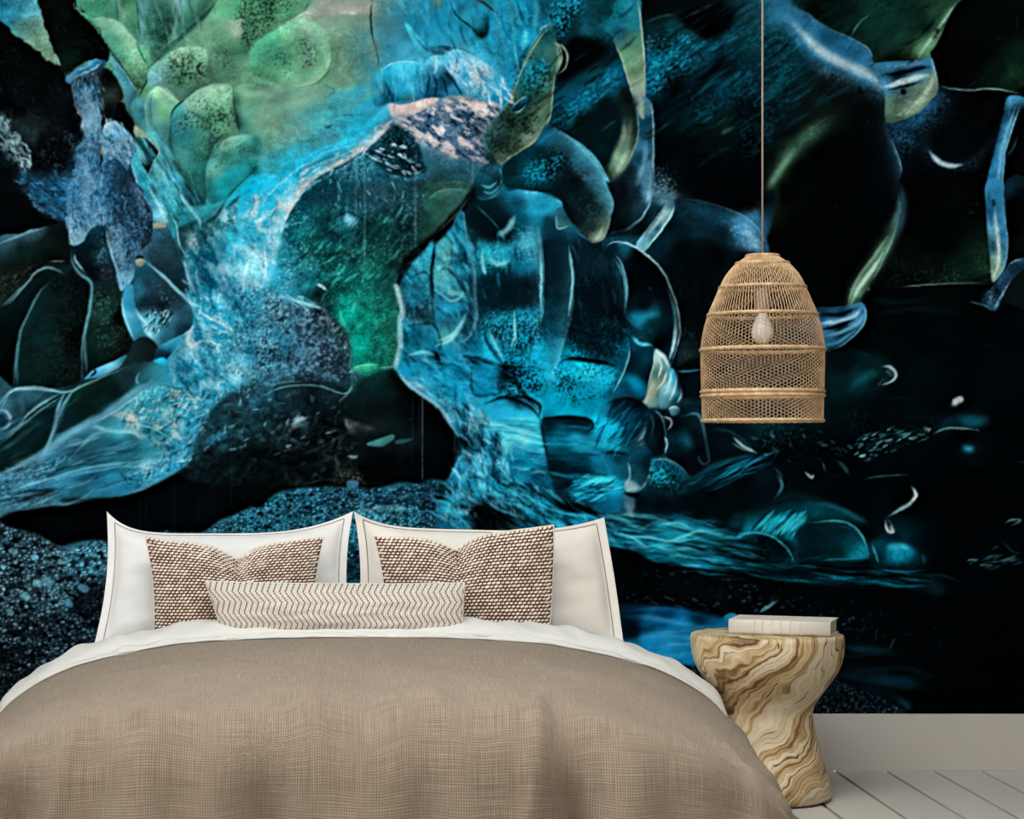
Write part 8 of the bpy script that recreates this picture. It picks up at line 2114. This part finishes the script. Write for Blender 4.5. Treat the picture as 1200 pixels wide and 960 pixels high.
o = grid_mesh('under_sheet', X, Y, Zz, Sg, Qg*.5+1, M['sheet'], sheet, .004); orient_up(o)

# ------------------------------------------------------------------ pillows
def P3(px, py, d):
    """point of the photograph at the distance d from the eye, as room x, z"""
    k = d/FPX
    return (px-424)*k, CH-(py-530)*k

def pillow_surface(cs, U, V, bows, T, lean, y0, dent=0.0, dentu=0.0, flange=0.0, sag=0.0, pw=.55, back=False, seed=0, wr=.004, pw2=(2.2, 2.2)):
    """cs: corners (bl, br, tl, tr) as (x, z); U, V in -1..1"""
    bl, br, tl, tr = [np.array(c) for c in cs]
    a = (U+1)/2; b = (V+1)/2
    P = ((1-a)*(1-b))[..., None]*bl+(a*(1-b))[..., None]*br+((1-a)*b)[..., None]*tl+(a*b)[..., None]*tr
    L, R, Tp, B = bows
    P[..., 0] += (1-V**2)*np.where(U < 0, L*(-U)**1.5, 0)-(1-V**2)*np.where(U > 0, R*np.abs(U)**1.5, 0)
    P[..., 1] -= (1-np.abs(U)**np.where(U < 0, pw2[0], pw2[1]))*np.where(V > 0, Tp*np.abs(V)**1.5, 0)
    P[..., 1] += (1-U**2)*np.where(V < 0, B*np.abs(V)**1.5, 0)
    if dent:
        P[..., 1] -= dent*np.exp(-(np.abs(U-dentu)/.20)**1.25)*b**2.0
    k = 1-flange
    fu = np.clip(1-np.abs(U/k)**2.6, 0, 1); fv = np.clip(1-np.abs(V/k)**2.6, 0, 1)
    th = T*(fu*fv)**pw
    if dent:
        th = th*(1-.45*np.exp(-((U-dentu)/.13)**2)*np.clip(b*1.5-.35, 0, 1))
    w = wr*np.sin(U*5+V*3+seed)+wr*.7*np.sin(U*9-V*6+seed*2)+wr*.5*np.sin(V*14+U*4+seed)+wr*.45*np.sin(U*17+V*9+seed*3)+wr*.4*np.sin(U*11-V*21+seed)
    zc = P[..., 1]-min(bl[1], br[1])
    Yc = y0+zc*lean
    Yp = Yc-(th+w*(fu*fv)**.5) if not back else Yc+th*.5
    # ears curl a little
    Yp = Yp+.012*np.abs(U)**6*np.abs(V)**6*(1 if seed % 2 else -1)
    return P[..., 0], Yp, P[..., 1]

def cushion(name, cs, mat, parent, bows, T, lean, y0, n=64, **kw):
    lin_ = np.linspace(-1, 1, n); lin_ = np.sign(lin_)*(1-(1-np.abs(lin_))**1.35)
    U, V = np.meshgrid(lin_, lin_)
    X, Y, Z1 = pillow_surface(cs, U, V, bows, T, lean, y0, **kw)
    Xb, Yb, Zb = pillow_surface(cs, U, V, bows, T, lean, y0, back=True, **kw)
    i = np.arange(n*n).reshape(n, n)
    v = np.vstack([np.stack([X, Y-.0015, Z1], -1).reshape(-1, 3), np.stack([Xb, Yb+.0015, Zb], -1).reshape(-1, 3)])
    f = np.stack([i[:-1, :-1], i[:-1, 1:], i[1:, 1:], i[1:, :-1]], -1).reshape(-1, 4)
    fb = f[:, ::-1]+n*n
    bd = np.concatenate([i[0, :], i[1:, -1], i[-1, -2::-1], i[-2:0:-1, 0]])
    rim = np.stack([bd, bd+n*n, np.roll(bd, -1)+n*n, np.roll(bd, -1)], -1)
    w = abs(cs[1][0]-cs[0][0])/2; h = abs(cs[2][1]-cs[0][1])/2
    uv = np.stack([U*w, V*h], -1).reshape(-1, 2)
    return mesh(name, v, np.vstack([f, fb, rim]), mat, parent, True, np.vstack([uv, uv]))

def surf_pts(cs, u, v, **kw):
    x, y, z = pillow_surface(cs, np.asarray(u, float), np.asarray(v, float), **kw)
    return np.stack([x, y, z], -1)

def sham(label, px, d, bows, T, lean, y0, mat, seam, seed, pw2):
    cs = [P3(*p, d) for p in px]
    t = thing('pillow', label, 'pillow', (0, 0, 0))
    kw = dict(bows=bows, T=T, lean=lean, y0=y0, flange=.085, seed=seed, pw2=pw2)
    cushion('pillowcase', cs, mat, t, n=72, **kw)
    k = .935
    q = np.linspace(-k, k, 44)
    loop = np.concatenate([surf_pts(cs, q, np.full_like(q, -k), **kw), surf_pts(cs, np.full_like(q, k), q, **kw)[1:], surf_pts(cs, q[::-1], np.full_like(q, k), **kw)[1:], surf_pts(cs, np.full_like(q, -k), q[::-1], **kw)[1:-1]])
    loop[:, 1] -= .0025
    v, f = tube([tuple(p) for p in loop], .0014, 5, True)
    mesh('flange_stitching', v, f, seam, t, True)
    return t
# corners: bottom left, bottom right, top left, top right (photo pixels at the pillow's distance)
sham('white cotton pillow with flanged edge, upright behind the lumbar cushion\'s left end', [(107, 758), (410, 738), (117, 601), (413.5, 601)], 5.55, (.018, .014, .062, .0), .075, .24, -.30, M['white'], M['seam'], 1, (6.0, 2.8))
sham('off-white cotton pillow with flanged edge standing nearer the wooden side table', [(418, 738), (733, 758), (414.5, 601), (714, 608)], 5.56, (.014, -.004, .044, .0), .075, .24, -.295, M['cream'], M['seam2'], 2, (5.0, 3.0))

def woven(label, px, d, bows, T, lean, y0, dent, dentu, seed):
    cs = [P3(*p, d) for p in px]
    t = thing('woven_cushion', label, 'cushion', (0, 0, 0), 'brown and ivory woven cushions')
    kw = dict(bows=bows, T=T, lean=lean, y0=y0, dent=dent, dentu=dentu, seed=seed, pw=.5, wr=.003)
    cushion('cushion_cover', cs, M['brown'], t, n=64, **kw)
    # ivory stitches standing proud of the brown ground
    w = abs(cs[1][0]-cs[0][0]); h = abs(cs[2][1]-cs[0][1])
    cw, chh = .0112, .0082
    nu, nv = int(w/cw), int(h/chh)
    V = []; F = []
    rs = np.random.RandomState(seed+20)
    ring = np.array([(math.cos(2*PI*k/6), math.sin(2*PI*k/6)) for k in range(6)])
    uu = []; vv = []; sg = []
    for r in range(nv):
        for c in range(nu):
            u = -1+2*(c+.5+(.5 if r % 2 else 0))/nu; v = -1+2*(r+.5)/nv
            if abs(u) < .985 and abs(v) < .985:
                uu.append(u); vv.append(v); sg.append(1)
    uu = np.array(uu); vv = np.array(vv); sg = np.array(sg); N = len(uu)
    e = 2e-3
    p = surf_pts(cs, uu, vv, **kw)
    du = surf_pts(cs, uu+e, vv, **kw)-p; dv = surf_pts(cs, uu, vv+e, **kw)-p
    nrm = np.cross(dv, du); nrm /= np.linalg.norm(nrm, axis=1, keepdims=True)+1e-12
    nrm = np.where(nrm[:, 1:2] > 0, -nrm, nrm)
    # local metric so that the stitches follow the cloth
    su = du/e*(1/nu); sv = dv/e*(1/nv)
    tilt = .35+.4*rs.rand(N)
    ax = su*1.16+sv*(sg*tilt)[:, None]*1.05; bx = sv*.70-su*(sg*.34)[:, None]
    jit = 1+.35*(rs.rand(N)-.5)
    hgt = .0030
    base = p-nrm*.0004
    for lvl, (k, hh) in enumerate(((1.0, 0.0), (.62, .78))):
        for q in ring:
            V.append(base+(ax*q[0]*1.0+bx*q[1]*1.12)*(k*jit)[:, None]+nrm*hgt*hh)
    V.append(base+nrm*hgt)
    V = np.stack(V, 1).reshape(-1, 3)
    loc = []
    for k in range(6):
        j = (k+1) % 6
        loc += [(k, j, 6+j), (k, 6+j, 6+k), (6+k, 6+j, 12)]
    F = (np.array(loc)[None]+(np.arange(N)*13)[:, None, None]).reshape(-1, 3)
    o = mesh('yarn_stitches', V, F, M['ivory'], t, True); o['kind'] = 'stuff'
    bmn = sum(p_.normal.y for p_ in o.data.polygons)
    if bmn > 0: o.data.flip_normals()
    # piped rim
    k = .995
    q = np.linspace(-k, k, 40)
    lp = np.concatenate([surf_pts(cs, np.full_like(q, -k), q, **kw), surf_pts(cs, q, np.full_like(q, k), **kw)[1:], surf_pts(cs, np.full_like(q, k), q[::-1], **kw)[1:]])
    v, f = tube([tuple(a) for a in lp], .0030, 6)
    mesh('edge_braid', v, f, M['ivory'], t, True)
    return t
woven('brown and ivory woven cushion leaning against the white pillow', [(179, 744), (364, 738), (165, 631), (379, 631)], 5.42, (.012, .006, .016, 0), .070, .30, -.46, .042, .02, 1)
woven('brown and ivory woven cushion leaning against the off-white pillow', [(452, 738), (644, 742), (438, 630), (653, 617)], 5.42, (.010, -.004, .010, 0), .070, .30, -.46, .042, -.10, 2)

cs = [P3(*p, 5.30) for p in ((258, 742), (543, 742), (237, 682), (547, 684))]
t = thing('lumbar_cushion', 'long ivory cushion with golden brown zigzag stripes in front of the woven cushions', 'cushion', (0, 0, 0))
kw = dict(bows=(.004, .002, .004, 0), T=.055, lean=.35, y0=-.60, seed=3, pw=.45, wr=.002)
cushion('cushion_cover', cs, M['chev'], t, n=56, **kw)
q = np.linspace(-.99, .99, 50)
lp = np.concatenate([surf_pts(cs, np.full_like(q, -.99), q, **kw), surf_pts(cs, q, np.full_like(q, .99), **kw)[1:], surf_pts(cs, np.full_like(q, .99), q[::-1], **kw)[1:]])
v, f = tube([tuple(a) for a in lp], .0016, 5)
mesh('edge_seam', v, f, M['sheet'], t, True)

# ------------------------------------------------------------------ side table
TD = 5.42
TX = (899-424)*TD/FPX
TY = -(DW-TD)
table = thing('side_table', 'waisted side table carved from pale figured wood beside the bed', 'side table', (TX, TY, 0))
prof = [(0, .002), (.10, .002), (.155, .003), (.167, .007), (.1715, .016), (.1690, .037), (.163, .060), (.147, .106), (.1370, .140), (.1286, .175), (.1215, .205), (.1185, .225), (.1185, .238), (.1225, .252), (.138, .278), (.150, .294), (.163, .312), (.1755, .330), (.186, .348), (.1955, .370), (.2010, .392), (.2030, .412), (.2035, .430), (.2035, .434)]
v, f = lathe(prof, 96)
v = [(x*(1+.012*math.sin(3*math.atan2(y, x)+z*9)), y*(1+.012*math.sin(3*math.atan2(y, x)+z*9)), z) for x, y, z in v]
body = mesh('table_body', v, f, M['wood'], table, True)
tp_ = [(.2035, .434), (.2030, .4395), (.2005, .4435), (.196, .4455), (.12, .446), (0, .446)]
v, f = lathe(tp_, 96)
v = [(x*(1+.012*math.sin(3*math.atan2(y, x)+z*9)), y*(1+.012*math.sin(3*math.atan2(y, x)+z*9)), z) for x, y, z in v]
mesh('table_top', v, f, M['wood'], table, True)
# split in the wood running down from the rim
v, f = tube([(-.012, -.2015, .436), (-.010, -.2005, .428), (-.012, -.1985, .419), (-.009, -.196, .412)], .0022, 5, taper=[1, .9, .7, .2])
mesh('rim_split', v, f, M['brown'], table, True)

# ------------------------------------------------------------------ book on the table
BL, BD, BH = .268, .155, .040
book = thing('book', 'thick pale cloth-bound hardback book lying on the wooden side table', 'book', (TX+.042, TY-.012, .4466))
book.rotation_euler = (0, 0, math.radians(-21))
def bx_(name, a, mat, bev=.001):
    bm = bmesh.new(); box(bm, *a, bev); return bm_obj(name, bm, mat, book)
x0, x1, y0, y1 = -BL/2, BL/2, -BD/2, BD/2
bx_('back_cover', (x0, x1, y0+.010, y1, 0, .003), M['book'])
bx_('front_cover', (x0, x1, y0+.010, y1, BH-.003, BH), M['book'])
bx_('page_block', (x0+.005, x1-.005, y0+.006, y1-.006, .0031, BH-.0031), M['pages'], .0)
sp = []
for k in range(13):
    a = PI/2+PI*k/12
    sp.append((y0+.010+.010*math.cos(a), BH/2+BH/2*math.copysign(abs(math.sin(a))**.55, math.sin(a))))
v = []; f = []
for x in (x0, x1):
    for (y, z) in sp: v.append((x, y, z))
    for (y, z) in sp: v.append((x, y0+.010+(y-y0-.010)*.7, BH/2+(z-BH/2)*.86))
n = len(sp)
for k in range(n-1):
    f.append((k, k+1, 2*n+k+1, 2*n+k)); f.append((n+k+1, n+k, 3*n+k, 3*n+k+1))
    f.append((k, n+k, n+k+1, k+1)); f.append((2*n+k+1, 3*n+k+1, 3*n+k, 2*n+k))
mesh('spine', v, f, M['book'], book, True)
for fx in (.255, .335, .42, .515, .61, .705):
    xx = x0+BL*fx
    v, f = tube([(xx, y0+.010+(y-y0-.010)*1.02, z) for y, z in sp], .0019, 6)
    mesh('spine_band', v, f, M['book'], book, True)
v, f = tube([(x0+.004, y0+.0105, BH), (x1-.004, y0+.0105, BH)], .0008, 5)
mesh('cover_joint', v, f, M['seam'], book, True)

# ------------------------------------------------------------------ pendant lamp
LD = 5.30
LX = (893.5-424)*LD/FPX; LY = -(DW-LD)
def lz(py): return CH-(py-530)*LD/FPX
def lr(px): return px*LD/FPX
lamp = thing('pendant_lamp', 'woven rattan pendant lamp hanging on a long flex beside the bed', 'lamp', (LX, LY, 0))
lprof = [(299, 17.5), (302, 20), (306, 26), (309, 30), (316, 37), (325, 43.5), (337, 49.5), (352, 56), (369, 63), (389, 68.5), (410, 71.2), (436, 71.0), (461, 70.3), (478, 69.9), (494, 69.4)]
ly = [a for a, b in lprof]; lw = [b for a, b in lprof]
def srad(py): return lr(float(ip(np.array([py]), ly, lw)[0]))
# flex from the ceiling rose
v, f = tube([(0, 0, ZC-.02), (0, 0, lz(300))], .0026, 8); mesh('flex', v, f, M['cord'], lamp, True)
v, f = lathe([(0, ZC), (.05, ZC), (.05, ZC-.012), (.04, ZC-.024), (.006, ZC-.03), (0, ZC-.03)], 32); mesh('ceiling_rose', v, f, M['frame'], lamp, True)
def hoop(name, py, rr, k=1.0, squash=1.0, braid=26):
    R = srad(py)*k
    v = []; f = []
    n, m = 96, 8
    for i in range(n):
        a = 2*PI*i/n
        for j in range(m):
            b = 2*PI*j/m
            q = rr*(1+.16*math.sin(braid*a*2+b))
            v.append(((R+q*math.cos(b))*math.cos(a), (R+q*math.cos(b))*math.sin(a), lz(py)+q*squash*math.sin(b)))
    for i in range(n):
        for j in range(m):
            f.append((i*m+j, ((i+1) % n)*m+j, ((i+1) % n)*m+(j+1) % m, i*m+(j+1) % m))
    return mesh(name, v, f, M['rattan'], lamp, True)
hoop('top_rim', 300, .0042)
hoop('neck_hoop', 309, .0046)
hoop('hoop', 337, .0042)
hoop('hoop', 369, .0044)
hoop('hoop', 410, .0052)
hoop('hoop', 459, .0052, 1, 1.0); hoop('hoop', 464, .0050)
hoop('bottom_rim', 493, .0048)
# woven net: pairs of strands that touch in turn, so the gaps stagger like bricks
def strands():
    N = 100
    V = []; F = []
    def add(path, r):
        v, f = tube(path, r, 4)
        b = len(V)
        V.extend(v); F.extend(tuple(q+b for q in g_) for g_ in f)
    rows = []
    sections = [(300, 309, 4, .10), (309, 337, 10, .14), (337, 369, 10, .10), (369, 410, 20, .30), (410, 459, 24, .33), (464, 493, 14, .33)]
    for k in range(N):
        a0 = 2*PI*k/N
        for (ya, yb, n, zig) in sections:
            path = []
            for i in range(n+1):
                py = ya+(yb-ya)*i/n
                R = srad(py)
                tw = {300: .0, 309: .35, 337: .25, 369: -.25, 410: .45, 464: -.1}[ya]
                off = (zig*(1 if (i+k) % 2 else -1)+tw*(i/n)*3.2)*(2*PI/N)
                path.append((R*math.cos(a0+off), R*math.sin(a0+off), lz(py)))
            add(path, .00112 if ya > 330 else .0014)
    return V, F
V, F = strands()
o = mesh('rattan_weave', V, F, M['rattan'], lamp, False); o['kind'] = 'stuff'
# bulb and holder
v, f = lathe([(0, lz(338)), (.016, lz(338)), (.018, lz(341)), (.018, lz(362)), (.014, lz(366)), (0, lz(366))], 24); mesh('bulb_holder', v, f, M['cord'], lamp, True)
bz = lz(388)
bp = [(.012, lz(365)), (.013, lz(369)), (.019, lz(375)), (.026, lz(381)), (.0295, lz(388)), (.0275, lz(395)), (.020, lz(400)), (.010, lz(402.5)), (0, lz(403))]
v, f = lathe(bp, 32); mesh('bulb', v, f, M['bulb'], lamp, True)
v, f = tube([(0, 0, lz(300)), (0, 0, lz(340))], .0026, 8); mesh('inner_flex', v, f, M['cord'], lamp, True)
for k in range(4):
    a = PI/4+k*PI/2
    v, f = tube([(.016*math.cos(a), .016*math.sin(a), lz(340)), (srad(309)*math.cos(a), srad(309)*math.sin(a), lz(309))], .0015, 5)
    mesh('holder_spoke', v, f, M['rattan'], lamp, True)
